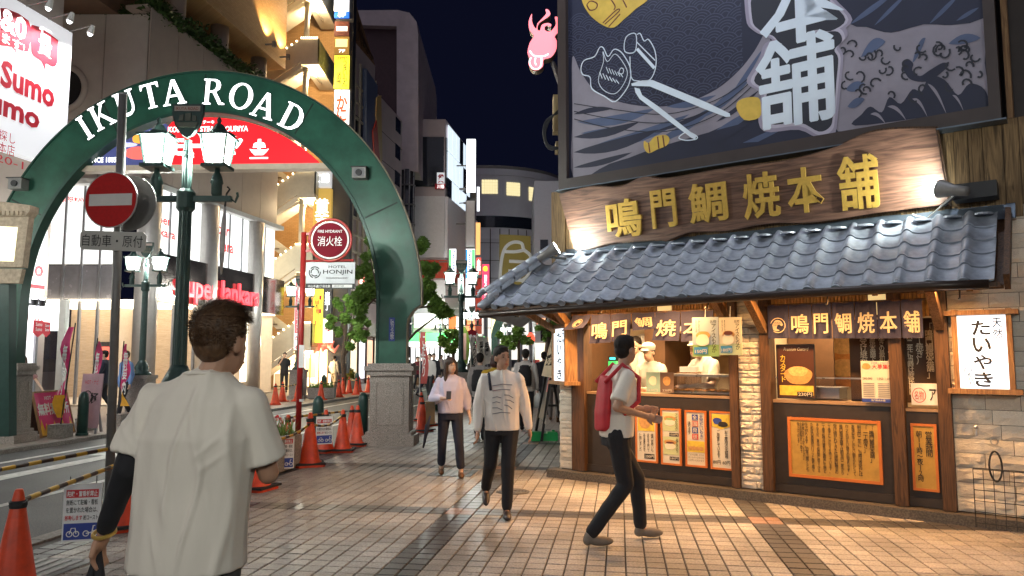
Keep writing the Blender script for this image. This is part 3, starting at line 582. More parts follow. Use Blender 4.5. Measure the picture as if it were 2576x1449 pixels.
# window posters on the right
t = board('custard_poster', 'dark poster of a custard cake priced 230 standing at the left of the right window', 'poster', FAC, *[box_px(FAC, 1953, 866, 2050, 1003)[i] for i in (0, 1, 2, 3)], -.02, M('dark_red_poster', (.07, .025, .014), .4), BLACK, .012, .012)
x0, y0, x1, y1 = box_px(FAC, 1953, 866, 2050, 1003); w, h = x1 - x0, y1 - y0
blob(t, FAC, x0 + w * .56, y0 + h * .42, w * .36, h * .17, -.016, BUN); blob(t, FAC, x0 + w * .56, y0 + h * .5, w * .25, h * .1, -.013, M('custard_print', (.7, .42, .16), .6, var=.3, scale=40)); ob('print', MB().rect(FAC, x0 + w * .06, y0 + h * .06, x0 + w * .94, y0 + h * .24, -.017), YP, t)
cols(['カスタード'], FAC, x0 + w * .08, y0 + h * .25, x0 + w * .26, y0 + h * .8, -.012, YP, t); ob('price_label', MB().rect(FAC, x0 + w * .52, y0 + h * .04, x0 + w * .93, y0 + h * .13, -.013), INK, t); text('230円', FAC, x0 + w * .55, y0 + h * .05, x0 + w * .9, y0 + h * .12, -.009, PAPER, t, .01); text('Premium Custard', FAC, x0 + w * .2, y0 + h * .88, x0 + w * .85, y0 + h * .94, -.014, CREAM, t, shear=.3)
x0, y0, x1, y1 = box_px(FAC, 2168, 908, 2246, 1012); w, h = x1 - x0, y1 - y0
t = board('job_poster', 'white and blue staff wanted poster at the right window sill', 'poster', FAC, x0, y0, x1, y1, .02, PAPER, None, 0, .006)
text('大募集!!', FAC, x0 + w * .36, y0 + h * .8, x0 + w * .97, y0 + h * .92, .024, RED, t, .01); text('正社員・アルバイト', FAC, x0 + w * .34, y0 + h * .92, x0 + w * .97, y0 + h * .985, .024, BLUE, t); ob('print', MB().rect(FAC, x0, y0, x1, y0 + h * .09, .023), BLUE, t); text('鳴門鯛焼本舗', FAC, x0 + w * .3, y0 + h * .025, x0 + w * .75, y0 + h * .075, .026, PAPER, t)
text('280,000', FAC, x0 + w * .05, y0 + h * .53, x0 + w * .36, y0 + h * .6, .024, INK, t); text('1,050 1,600', FAC, x0 + w * .52, y0 + h * .53, x0 + w * .97, y0 + h * .6, .024, INK, t); blob(t, FAC, x0 + w * .18, y0 + h * .87, w * .14, h * .08, .024, BUN)
lm = MB(); [lm.rect(FAC, x0 + w * (.05 + .48 * (q % 2)), y0 + h * (.13 + .045 * (q // 2)), x0 + w * (.42 + .48 * (q % 2)), y0 + h * (.145 + .045 * (q // 2)), .024) for q in range(16)]; ob('small_print', lm, GREY, t)
x0, y0, x1, y1 = box_px(FAC, 2290, 965, 2375, 1020)
t = board('counter_card', 'white card with red oval seal on the narrow right sill', 'card', FAC, x0, y0, x1, y1, -.05, WHITE, None, 0, .006); w, h = x1 - x0, y1 - y0
text('名物', FAC, x0 + w * .1, y0 + h * .25, x0 + w * .38, y0 + h * .65, -.046, RED, t); text('ア', FAC, x0 + w * .55, y0 + h * .2, x0 + w * .75, y0 + h * .75, -.046, INK, t, .02); ob('seal', MB().stroke(FAC, [(x0 + w * (.24 + .2 * math.cos(a)), y0 + h * (.45 + .33 * math.sin(a))) for a in np.linspace(0, 6.28, 20, False)], .006, -.047, True), RED, t)
# brown wall board inside with cream writing
t = board('story_board', 'tall dark board with cream upright writing inside the right window', 'notice board', FAC, 3.3, 1.12, 4.15, 2.0, -.3, M('story_board_brown', (.06, .03, .015), .6, var=.3), None, 0, .02)
cols(['「鳴門鯛焼本舗」', '（一丁焼き）', '明治四二年に当時は庶民には', '高嶺の花でしかない鯛を', 'かたどって作ったのが', 'たい焼きの最初の始まりです', '鳴門鯛焼本舗では明治四二年', 'から受け継がれてきた'], FAC, 3.4, 1.2, 4.12, 1.95, -.297, CREAM, t)
# glowing box signs
LITB = E('lit_sign_blue_white', (.8, .9, 1), .95)
def box_sign(label, fr, x0, y0, x1, y1, dep):
    t = thing('box_sign', label, 'sign', fr.p((x0 + x1) / 2, y0, 0), 'glowing box signs'); f = .045
    ob('light_panel', MB().box(fr, x0, x1, y0, y1, -dep + .02, -.012), LITB, t)
    for a in ((x0 - f, x0, y0 - .02, y1 + .06), (x1, x1 + f, y0 - .02, y1 + .06)): ob('frame_post', MB().box(fr, *a, -dep, .01), MWOOD, t)
    ob('frame_top', MB().box(fr, x0 - .1, x1 + .1, y1 + .005, y1 + .05, -dep - .02, .03), MWOOD, t); ob('frame_sill', MB().box(fr, x0 - .1, x1 + .1, y0 - .05, y0 - .003, -dep - .02, .04), MWOOD, t)
    w, h = x1 - x0, y1 - y0
    for i, c in enumerate('たいやき'): text(c, fr, x0 + w * .3, y0 + h * (.73 - i * .235), x0 + w * .68, y0 + h * (.93 - i * .235), -.008, INK, t, .02)
    for i, c in enumerate('天然'): text(c, fr, x0 + w * .72, y0 + h * (.83 - i * .15), x0 + w * .92, y0 + h * (.96 - i * .15), -.008, INK, t, .006)
    m = MB(); m.stroke(fr, [(x0 + w * a, y0 + h * b) for a, b in ((.1, .26), (.16, .3), (.24, .28), (.26, .22), (.18, .2), (.1, .22), (.1, .26))], .006, -.008); m.stroke(fr, [(x0 + w * .18, y0 + h * .2), (x0 + w * .22, y0 + h * .04)], .006, -.008); m.stroke(fr, [(x0 + w * .2, y0 + h * .2), (x0 + w * .3, y0 + h * .05)], .006, -.008)
    ob('tongs_drawing', m, INK, t)
    return t
box_sign('glowing box sign in a wooden frame on the right-hand stone wall', Fr(F(0, 0, .13), FAC.x), *box_px(Fr(F(0, 0, .13), FAC.x), 2411, 793, 2535, 978), .13)
LS = Fr((.566, 10.22, 0), (.126, -.47, 0)); z0, z1 = LS.px(1406, 958)[1], LS.px(1406, 827)[1]
box_sign('glowing box sign seen edge-on at the street corner post', LS, 0, z0, .487, z1, .16)
# food case, till and pans
case = thing('food_case', 'low glass food case with fish-shaped cakes on the counter', 'display case', F(1.6, 1.155, -.2))
ob('glass', MB().box(FAC, 1.18, 2.04, 1.16, 1.36, -.07, -.064), GLASS, case); ob('top_rail', MB().box(FAC, 1.18, 2.04, 1.36, 1.385, -.5, -.06), STEEL, case); ob('tray', MB().box(FAC, 1.18, 2.04, 1.157, 1.175, -.48, -.08), STEEL, case)
CAKE = M('baked_cake', (.5, .25, .07), .6, var=.3, scale=30, bump=.2)
for k in range(9):
    x = 1.3 + k * .08; m = MB(); m.ball(F(x, 1.195, -.16 - .1 * (k % 2)), .06, .045, .018, 10, 6, Matrix.Rotation(k * .7, 3, 'Z')); m.prism(Fr(F(x, 1.19, -.16 - .1 * (k % 2)), FAC.x, FAC.z), [(.04, 0), (.09, .03), (.09, -.03)], -.01, .01)
    ob('fish_cake', m, CAKE, thing('fish_cake', 'golden fish-shaped cakes lying in a row in the glass case', 'cake', F(x, 1.177, -.2), 'fish cakes in the glass case'))
t = thing('cash_register', 'small till with green card reader at the left of the counter', 'till', F(.32, 1.155, -.3)); ob('body', MB().box(FAC, .18, .5, 1.155, 1.34, -.45, -.2), WHITE, t); ob('display', MB().box(FAC, .23, .42, 1.52, 1.6, -.4, -.37), BLACK, t); ob('screen', MB().rect(FAC, .25, 1.56, .34, 1.59, -.366), E('teal_screen', (.1, .8, .8), 1.2), t); ob('stalk', MB().bar(F(.33, 1.34, -.38), F(.33, 1.53, -.38), .025), BLACK, t)
ob('card_reader', MB().box(FAC, .3, .42, 1.38, 1.54, -.28, -.24), E('green_reader', (.1, .9, .2), .55), t)
for k, (u0, u1, c, lb) in enumerate(((1624, 1658, (.3, .45, .38), 'pale green upright menu card on the counter rail'), (1659, 1693, (.16, .1, .07), 'dark upright menu card with a cake picture on the counter rail'))):
    x0, y0, x1, y1 = box_px(FAC, u0, 942, u1, 995, .0); t = board('menu_card', lb, 'menu card', FAC, x0, 1.157, x1, 1.157 + .25, -.02, M('card%d' % k, c, .4), None, 0, .01); blob(t, FAC, (x0 + x1) / 2, 1.3, .05, .06, -.017, BUN if k else ICE); text('230円', FAC, x0 + .03, 1.17, x1 - .03, 1.2, -.017, PAPER, t)
t = thing('wooden_box', 'wooden box with folded white cloths on the counter', 'box', F(1.25, 1.38, -.45)); ob('body', MB().box(FAC, 1.16, 1.45, 1.157, 1.4, -.75, -.52), MWOOD, t); ob('cloths', MB().box(FAC, 1.18, 1.4, 1.4, 1.47, -.72, -.55), WHITE, t)
t = thing('steel_pan', 'square steel food pan inside the right window', 'pan', F(2.95, 1.14, -.3)); ob('body', MB().box(FAC, 2.8, 3.2, 1.14, 1.25, -.55, -.2), STEEL, t); ob('lid', MB().box(FAC, 2.78, 3.22, 1.25, 1.262, -.57, -.18), STEEL, t)
t = thing('window_guard', 'low glass guard with steel rail at the right window', 'guard', F(3.1, 1.14, -.05)); ob('rail', MB().box(FAC, 2.56, 3.73, 1.36, 1.375, -.1, -.06), STEEL, t); ob('glass', MB().box(FAC, 2.56, 3.73, 1.14, 1.36, -.085, -.08), GLASS, t)
t = thing('wall_scale', 'large white round dial scale behind the smiling cook', 'scale', F(1.05, 1.75, -1.6)); q_ = FAC.px(1620, 876, -1.7); c = F(q_[0], q_[1], -1.7); df = Fr(c, FAC.x)
ob('body', MB().box(df, -.35, .3, -.9, .3, -.3, -.03), IW, t); ob('rim', MB().tube([df.p(0, 0, -.03), df.p(0, 0, .02)], .22, 24), STEEL, t); ob('dial', MB().tube([df.p(0, 0, .02), df.p(0, 0, .024)], .19, 24), WHITE, t); m = MB(); [m.stroke(df, [(.15 * math.cos(a), .15 * math.sin(a)), (.18 * math.cos(a), .18 * math.sin(a))], .008, .027) for a in np.linspace(0, 6.28, 24, False)]; ob('ticks', m, INK, t)
t = thing('goods_shelf', 'shelf with white bowls and red packets above the kitchen', 'shelf', F(1, 1.95, -1.3)); ob('board', MB().box(FAC, .6, 1.7, 1.93, 1.95, -1.6, -1.1), MWOOD, t); [ob('bowl', MB().lathe(F(.85 + .2 * k, 1.95, -1.3), [(.05, 0), (.1, .06), (.1, .07)], 12), WHITE, t) for k in range(2)]; ob('packets', MB().box(FAC, 1.25, 1.55, 1.95, 2.03, -1.4, -1.25), RED, t)
x0, y0, x1, y1 = box_px(Fr(F(0, 0, -1.9), FAC.x), 1775, 855, 1850, 985); t = board('bread_poster', 'large brown poster of glossy baked bread on the back wall', 'poster', FAC, 1.75, 1.2, 3.0, 2.35, -2.17, M('bread_print', (.42, .15, .03), .5, var=.6, scale=7), None, 0, .01); [blob(t, FAC, 1.9 + .3 * (k % 4), 1.45 + .3 * (k // 4), .17, .13, -2.165 + .002 * k, BUN) for k in range(12)]
t = thing('kitchen_flue', 'black corrugated metal flue at the back of the kitchen', 'flue', F(1.6, 1.2, -1.9)); ob('tube', MB().tube([F(1.72 + .02 * (k % 2), 1.25 + k * .045, -1.95) for k in range(24)], [.15 + .015 * (k % 2) for k in range(24)], 14), BLACK, t)
# right-hand wall fittings
t = thing('wire_basket', 'black wire mesh basket leaning on the stone wall at the far right', 'basket', F(4.75, 0, .1)); m = MB(); b0, b1, h0, h1 = 4.45, 5.1, .12, .55
bf = Fr(F(0, 0, .2), FAC.x)
for k in range(9): m.tube([bf.p(b0 + k * .08, h0 - .1, 0), bf.p(b0 + k * .08, h1, .0)], .004, 4)
for k in range(6): m.tube([bf.p(b0, h0 - .06 + k * .1, 0), bf.p(b0 + .64, h0 - .06 + k * .1, 0)], .004, 4)
ob('mesh_panel', m, BLACK, t); ob('rim', MB().tube([bf.p(b0, .02, 0), bf.p(b0, h1, 0), bf.p(b0 + .64, h1, 0), bf.p(b0 + .64, .02, 0)], .006, 5), BLACK, t)
t = thing('lock_cable', 'black lock cable hanging from a ring on the stone wall', 'cable', F(4.6, .5, .05)); ob('cable', MB().tube([F(4.62 + .05 * math.sin(a), .6 + .14 * math.cos(a) - .03, .05 + .01 * math.sin(3 * a)) for a in np.linspace(0, 12.4, 40)], .009, 6), BLACK, t); ob('ring', MB().tube([F(4.62 + .03 * math.cos(a), .8 + .03 * math.sin(a), .03) for a in np.linspace(0, 6.3, 14)], .006, 5), STEEL, t)
t = thing('wall_tap', 'small steel tap on the stone wall', 'tap', F(4.45, .85, 0)); ob('spout', MB().tube([F(4.48, .9, .0), F(4.48, .9, .06), F(4.48, .85, .07)], .014, 8), STEEL, t); ob('knob', MB().ball(F(4.48, .925, .05), .02), STEEL, t)
# ---------------------------------------------------------------- the big billboard above
bb = thing('wave_billboard', 'large framed billboard of grey waves, fish tongs and white brush characters', 'billboard', F(2.3, 3.88, .05)); BD = .08
NAVY = M('print_navy', (.015, .018, .042), .55, var=.18, scale=2); LAV = M('print_lavender', (.24, .22, .27), .55, var=.16, scale=2); BLG = M('print_blue_grey', (.07, .095, .18), .55, var=.15, scale=3); PALE = M('print_pale', (.45, .42, .52), .55, var=.05); LBLUE = M('print_light_blue', (.66, .74, .84), .55, var=.04); PGOLD = M('print_gold', (.6, .4, .07), .5, var=.15); ARC = M('print_arc_blue', (.055, .06, .11), .55, var=0); DARK = M('print_dark', (.02, .022, .035), .6, var=.05)
BW0, BW1, BT = -.09, 4.745, 7.6
ob('panel', MB().box(FAC, BW0 - .02, BW1 + .02, 4.0, BT, BD - .06, BD), NAVY, bb); FRM = M('billboard_frame', (.045, .032, .03), .5, var=.12)
ob('frame_bottom', MB().box(FAC, -.22, 4.84, 3.86, 4.004, -.2, BD + .07), FRM, bb); ob('frame_left', MB().box(FAC, -.22, -.088, 4.004, BT, -.2, BD + .07), FRM, bb); ob('frame_right', MB().box(FAC, 4.744, 4.84, 4.004, BT, -.2, BD + .07), FRM, bb); ob('frame_top', MB().box(FAC, -.22, 4.84, BT, BT + .14, -.2, BD + .07), FRM, bb); ob('drip_edge', MB().box(FAC, -.26, 4.88, 3.845, 3.859, -.2, BD + .1), FLASH, bb)
zb = lambda x, y: FAC.px((2000 + x / 1.4) / 1.4907, y / 1.4 / 1.4907, BD)
zc = lambda x, y: FAC.px((2100 + x / 2.07) / 1.4907, y / 2.07 / 1.4907, BD)
clampx = lambda q: (min(max(q[0], BW0), BW1), max(q[1], 4.006))
# overlapping scale pattern
am = MB(); rad = .16; wave_top = sorted(zb(x, y) for x, y in ((205, 300), (250, 380), (330, 480), (470, 540), (640, 560), (800, 540), (960, 470), (1080, 370), (1160, 270), (1240, 120)))
wy = lambda x: np.interp(x, [q[0] for q in wave_top], [q[1] for q in wave_top])
for j in range(-2, 22):
    for i in range(0, 18):
        cx, cy = BW0 + i * rad * 2 + (j % 2) * rad, 4.2 + j * rad * .58
        for q in (1, .78, .56, .34):
            pts = [(cx + q * rad * math.cos(a), cy + q * rad * math.sin(a)) for a in np.linspace(.02, 3.12, 15)]; run = []
            for x, y in pts + [None] if False else pts:
                low = any((x - (cx + sx * rad)) ** 2 + (y - (cy - rad * .58)) ** 2 < rad * rad * 1.0 for sx in (-1, 1)) or (x - cx) ** 2 + (y - (cy - rad * 1.16)) ** 2 < rad * rad
                okp = not low and BW0 < x < 2.35 and y > wy(x) + .01 and y < BT - .05
                if okp: run.append((x, y))
                else:
                    if len(run) > 1: am.stroke(FAC, run, .011, BD + 0.0008)
                    run = []
            if len(run) > 1: am.stroke(FAC, run, .011, BD + 0.0008)
ob('scale_pattern', am, ARC, bb)
def art(m, d, *polys, z=zb, sm=4, name='wave_shape'):
    for i, p in enumerate(polys): ob(name, MB().flat(FAC, [clampx(z(*q)) for q in (smooth_line(p, sm) if sm else p)], BD + d * .25 + i * .00005), m, bb)
def leaf(x0, y0, x1, y1, w, bend=0.0):
    n = 8; a = []; b = []
    for i in range(n + 1):
        t = i / n; k = w * math.sin(math.pi * t) ** .8; x, y = x0 + (x1 - x0) * t, y0 + (y1 - y0) * t + bend * math.sin(math.pi * t); a.append((x, y - k)); b.append((x, y + k))
    return a + b[-2:0:-1]
art(LAV, .005, [(205, 300), (250, 380), (330, 480), (470, 540), (640, 560), (800, 540), (960, 470), (1080, 370), (1160, 270), (1240, 150), (1230, 400), (1190, 560), (1040, 640), (860, 720), (640, 790), (400, 860), (212, 940), (206, 600)])
art(LAV, .005, [(1640, 120), (1750, 142), (1880, 172), (2050, 128), (2200, 132), (2366, 95), (2370, 330), (2368, 560), (2000, 625), (1600, 690), (1580, 400)])
art(BLG, .009, *[leaf(*q) for q in ((230, 640, 640, 570, 26, 25), (330, 760, 820, 600, 30, 30), (620, 760, 1000, 520, 24, 20), (880, 620, 1150, 400, 26, 10), (1000, 560, 1210, 250, 22, 10), (700, 560, 960, 500, 18, 14), (250, 700, 520, 660, 16, 8), (940, 700, 1180, 560, 22, 12))], sm=0)
art(NAVY, .012, *[leaf(*q) for q in ((212, 600, 420, 570, 14, -8), (212, 720, 560, 640, 22, 16), (212, 800, 660, 680, 30, 20), (212, 880, 520, 800, 16, 10), (640, 690, 960, 560, 12, 14), (960, 640, 1190, 470, 14, 12), (500, 830, 1150, 640, 42, 30))], sm=0)
art(NAVY, .013, [(212, 945), (500, 880), (900, 780), (1190, 660), (1180, 760), (700, 850), (212, 955)], [(1640, -30), (1660, 125), (1750, 142), (1880, 172), (2050, 128), (2200, 132), (2366, 95), (2370, -40)], [(1180, 760), (1210, 690), (1400, 690), (1580, 690), (1500, 720)], sm=2)
art(BLG, .016, [(1100, 750), (1230, 690), (1290, 690), (1180, 745)], *[leaf(*q) for q in ((1660, 130, 1900, -40, 18, 0), (1790, 135, 1970, -40, 14, 0), (2080, 125, 2240, -30, 16, 0), (2220, 110, 2340, 40, 12, 0), (1720, 300, 1850, 220, 34, -20), (1990, 330, 2060, 200, 30, -10), (2180, 230, 2350, 200, 26, -10), (1640, 470, 1740, 440, 26, 0), (1650, 560, 1740, 520, 24, 0))], sm=0)
art(NAVY, .018, [(1690, 660), (1725, 600), (1770, 560), (1830, 590), (1870, 510), (1930, 545), (1990, 470), (2040, 480), (2080, 400), (2160, 420), (2230, 500), (2290, 440), (2368, 470), (2368, 565), (2060, 615)], [(1935, 330), (1965, 310), (1995, 335), (1990, 370), (2030, 400), (2080, 370), (2150, 330), (2180, 345), (2120, 400), (2060, 430), (1985, 420), (1950, 380)], sm=4)
art(LAV, .021, *[leaf(*q) for q in ((1770, 600, 1850, 650, 10, -20), (1860, 560, 1960, 635, 11, -24), (1990, 520, 2070, 615, 12, -26), (2070, 440, 2170, 600, 14, -26), (2200, 500, 2260, 585, 10, -18))], sm=0)
cm = MB(); rr = random.Random(9)
for k in range(46):                                      # curling foam lines
    x, y = rr.uniform(1620, 2350), rr.uniform(230, 520); s = rr.uniform(18, 34); a0 = rr.uniform(0, 6); sg = rr.choice((-1, 1))
    cm.stroke(FAC, [clampx(zb(x + s * (1.2 - .12 * i) * math.cos(a0 + sg * .55 * i), y + s * (1.2 - .12 * i) * math.sin(a0 + sg * .55 * i))) for i in range(8)], .019, BD + 0.0060)
for k in range(3): cm.stroke(FAC, [clampx(zb(*q)) for q in smooth_line([(215, 545 + 40 * k), (420, 575 + 50 * k), (700, 600 + 45 * k), (950, 530 + 40 * k), (1120, 420 + 30 * k), (1215, 300 + 40 * k)], 5, False)], .012, BD + 0.0060)
ob('foam_lines', cm, DARK, bb, kind='stuff')
d1 = [(1420, 215), (1480, 195), (1530, 172), (1600, 168), (1622, 215), (1582, 262), (1602, 310), (1592, 430), (1575, 600), (1560, 665), (1500, 692), (1400, 645), (1240, 652), (1212, 560), (1225, 480), (1160, 425), (1215, 330), (1245, 250), (1330, 228)]
d2 = [(1180, -60), (1150, 100), (1190, 160), (1260, 190), (1300, 228), (1390, 240), (1480, 160), (1560, 165), (1640, 105), (1560, 10), (1500, -60)]
grow = lambda p, s: [(sum(q[0] for q in p) / len(p) + (x - sum(q[0] for q in p) / len(p)) * s, sum(q[1] for q in p) / len(p) + (y - sum(q[1] for q in p) / len(p)) * s) for x, y in p]
HALO2 = M('print_halo_mid', (.3, .27, .36), .55, var=.03)
art(HALO2, .026, grow(d1, 1.15), grow(d2, 1.14), name='halo'); art(PALE, .029, grow(d1, 1.07), grow(d2, 1.06), name='halo'); art(DARK, .032, d1, d2, name='character_outline')
for ch, x0, y0, x1, y1 in (('本', 1195, -200, 1620, 220), ('舗', 1180, 190, 1575, 655)):
    a, b = zb(x0, y1), zb(x1, y0); a = (a[0], zb((x0 + x1) / 2, y1)[1]); b = (b[0], zb((x0 + x1) / 2, y0)[1]); [text(ch, FAC, a[0] + sx_, a[1] + sy_, b[0] + sx_, b[1] + sy_, BD + 0.0090 + .0003 * i_, LBLUE, bb, .01) for i_, (sx_, sy_) in enumerate(((-.009, .004), (.009, 0), (0, .01), (0, -.01), (0, 0)))]
tg = MB(); w = .013
st = lambda pts, ww=w, cl=False, z=zc: tg.stroke(FAC, [z(*q) for q in smooth_line(pts, 4, cl)], ww, BD + 0.0075, cl)
st([(165, 530), (190, 470), (270, 440), (310, 370), (340, 375), (375, 440), (420, 385), (470, 400), (510, 450), (545, 520), (550, 600), (520, 690), (430, 790), (350, 750), (250, 690), (235, 600), (180, 580)], .015, True)
st([(300, 620), (340, 480), (335, 400), (370, 480), (430, 420), (500, 500), (525, 580), (480, 680), (420, 730), (340, 700)], .01, True); st([(505, 400), (515, 290), (590, 265), (585, 400)], .014, True)
st([(600, 270), (625, 262), (655, 320), (690, 308), (740, 400), (745, 520), (700, 620), (610, 630), (555, 600), (545, 440)], .014); st([(600, 380), (735, 530)], .04); st([(600, 330), (740, 470)], .014)
for k in range(6): st([(310 + 25 * k, 560 + 12 * k), (330 + 26 * k, 610 + 8 * k)], .012); st([(360 + 22 * k, 520 + 10 * k), (380 + 22 * k, 570 + 6 * k)], .01)
st([(460, 560), (475, 530), (495, 540), (490, 570), (470, 575)], .012, True)
for p in ([(555, 650), (640, 625), (720, 622), (1150, 800), (1320, 882), (1325, 906), (1290, 910), (1130, 850), (700, 672), (560, 668)], [(580, 680), (620, 690), (640, 740), (770, 830), (1060, 1060), (1050, 1085), (1020, 1070), (740, 860), (620, 770), (588, 720)]): tg.flat(FAC, [zc(*q) for q in p], BD + 0.0075)
st([(930, 1060), (990, 1025), (1060, 1055), (1060, 1080), (990, 1090), (935, 1080)], .014, True); ob('tongs_drawing', tg, LBLUE, bb)
art(PGOLD, .03, [(150, -60), (170, 0), (195, 60), (250, 135), (340, 200), (420, 215), (500, 150), (590, 70), (660, -20)], [(655, 1095), (690, 1110), (740, 1060), (820, 1048), (852, 1080), (830, 1130), (760, 1160), (690, 1190), (655, 1150)], z=zc, sm=3, name='gold_fish_print'); art(PGOLD, .03, [(1066, 560), (1095, 520), (1180, 512), (1196, 560), (1188, 618), (1108, 630)], sm=3, name='gold_fish_print')
gm = MB(); [gm.stroke(FAC, [zc(*q) for q in smooth_line(p, 4, False)], .018, BD + 0.0085) for p in ([(210, 40), (240, 10), (290, 30), (280, 70), (235, 80), (210, 40)], [(350, 190), (460, 90), (440, 80), (335, 180)], [(380, 210), (470, 110)], [(400, 0), (430, 50), (420, 80)], [(490, 0), (520, 60)], [(690, 1110), (700, 1185)], [(760, 1062), (770, 1155)], [(800, 1052), (812, 1140)])]; ob('fish_lines', gm, BEAN, bb)
for k in range(3):                                       # lamps on arms along the top of the billboard
    x = .6 + k * 1.75; t = thing('billboard_lamp', ('left', 'middle', 'right')[k] + ' arm lamp over the top edge of the wave billboard', 'lamp', F(x, BT + .1, .1), 'lamps over the billboard')
    ob('arm', MB().tube([F(x, BT + .1, .05), F(x, BT + .5, .7), F(x, BT + .45, 1.1)], .02, 6), BLACK, t); ob('head', MB().box(FAC, x - .25, x + .25, BT + .36, BT + .42, .95, 1.15), BLACK, t); light('SPOT', F(x, BT + .34, 1.05), 115, (.78, .86, 1), t, .1, F(x, 4.6, .1), 120)
sw = ob('upper_side_wall', MB().box(SIDE, -.0, .0 + .01, 2.4, 2.41, -.1, -.09), DWOOD, shop)
ob('upper_wall', MB().box(FAC, -.3, 8, 3.9, 9, -.8, -.22), M('dark_facade', (.05, .04, .038), .7, var=.15), shop)
ob('wall_strip', MB().box(FAC, 4.88, 4.93, 3.9, 9, -.2, -.02), MWOOD, shop); ob('upper_right_wall', MB().box(FAC, 5.9, 9, 0, 3.9, -.6, -.05), CONC, shop)
# ---------------------------------------------------------------- the green street arch
AF = Fr((-1.86, 13.49, 0), (7.06, -.31, 0)); ac = -.16
xi0, xi1 = AF.px(46, 850, ac)[0], AF.px(947, 850, ac)[0]; cx, ri = (xi0 + xi1) / 2, (xi1 - xi0) / 2
zs = AF.px(1000, 762, ac)[1]; ro = AF.px(1058, 740, ac)[0] - cx; bi, bo = AF.px(496, 283, ac)[1] - zs, AF.px(496, 179, ac)[1] - zs; lo = AF.px(1022, 850, ac)[0] - cx; zp = AF.px(985, 914, ac)[1]
GREEN = M('arch_green', (.013, .08, .05), .38, .1, var=.34, scale=2.5, bump=.1); GREEN2 = M('arch_green_trim', (.012, .06, .042), .4, .1, var=.2)
arch = thing('street_arch', 'dark green street gateway arch with glowing white letters on granite pillars', 'arch', AF.p(cx, 0, ac))
prof = [(ri, lo, zp), (ri, lo, zs - .4), (ri, lo + .02, zs - .28), (ri, lo + .1, zs - .16), (ri, ro - .1, zs - .1), (ri, ro, zs - .04)]
path = [((x, z), (y, z)) for x, y, z in prof] + [((ri * math.cos(a), zs + bi * math.sin(a)), (ro * math.cos(a), zs + bo * math.sin(a))) for a in np.linspace(0, math.pi, 65)] + [((-x, z), (-y, z)) for x, y, z in prof[::-1]]
def ringband(path, z0, z1, f=(0, 1)):
    m = MB(); n = len(path); L = lambda p, q, t: (p[0] + (q[0] - p[0]) * t, p[1] + (q[1] - p[1]) * t)
    for p, q in path:
        a, b = L(p, q, f[0]), L(p, q, f[1]); m.v += [AF.p(cx + a[0], a[1], z1), AF.p(cx + b[0], b[1], z1), AF.p(cx + b[0], b[1], z0), AF.p(cx + a[0], a[1], z0)]
    for i in range(n - 1):
        for k in range(4): m.f.append((4 * i + k, 4 * i + (k + 1) % 4, 4 * i + 4 + (k + 1) % 4, 4 * i + 4 + k))
    m.f += [(3, 2, 1, 0), (4 * n - 4, 4 * n - 3, 4 * n - 2, 4 * n - 1)]; m.f = [tuple(reversed(f)) for f in m.f]; return m
ob('arch_band', ringband(path, ac - .2, ac), GREEN, arch); ob('inner_lip', ringband(path, ac - .22, ac + .03, (-.012, .06)), GREEN2, arch); ob('outer_lip', ringband(path, ac - .21, ac + .022, (.965, 1.004)), GREEN2, arch); ob('side_strip', ringband(path, ac - .19, ac - .01, (1.0045, 1.03)), M('bronze_strip', (.42, .34, .24), .45, .3, var=.2), arch)
for k in (.14, .33, .5, .66, .85):
    a = math.pi * k; ob('seam', MB().stroke(AF, [(cx + (ri + .08) * math.cos(a), zs + (bi + .08) * math.sin(a)), (cx + (ro - .06) * math.cos(a), zs + (bo - .06) * math.sin(a))], .03, ac + .003), M('seam_dark', (.006, .02, .015), .6), arch)
LETW = E('letter_white', (.95, .97, 1), 2.6); LETB = M('letter_box', (.3, .32, .32), .4, .5)
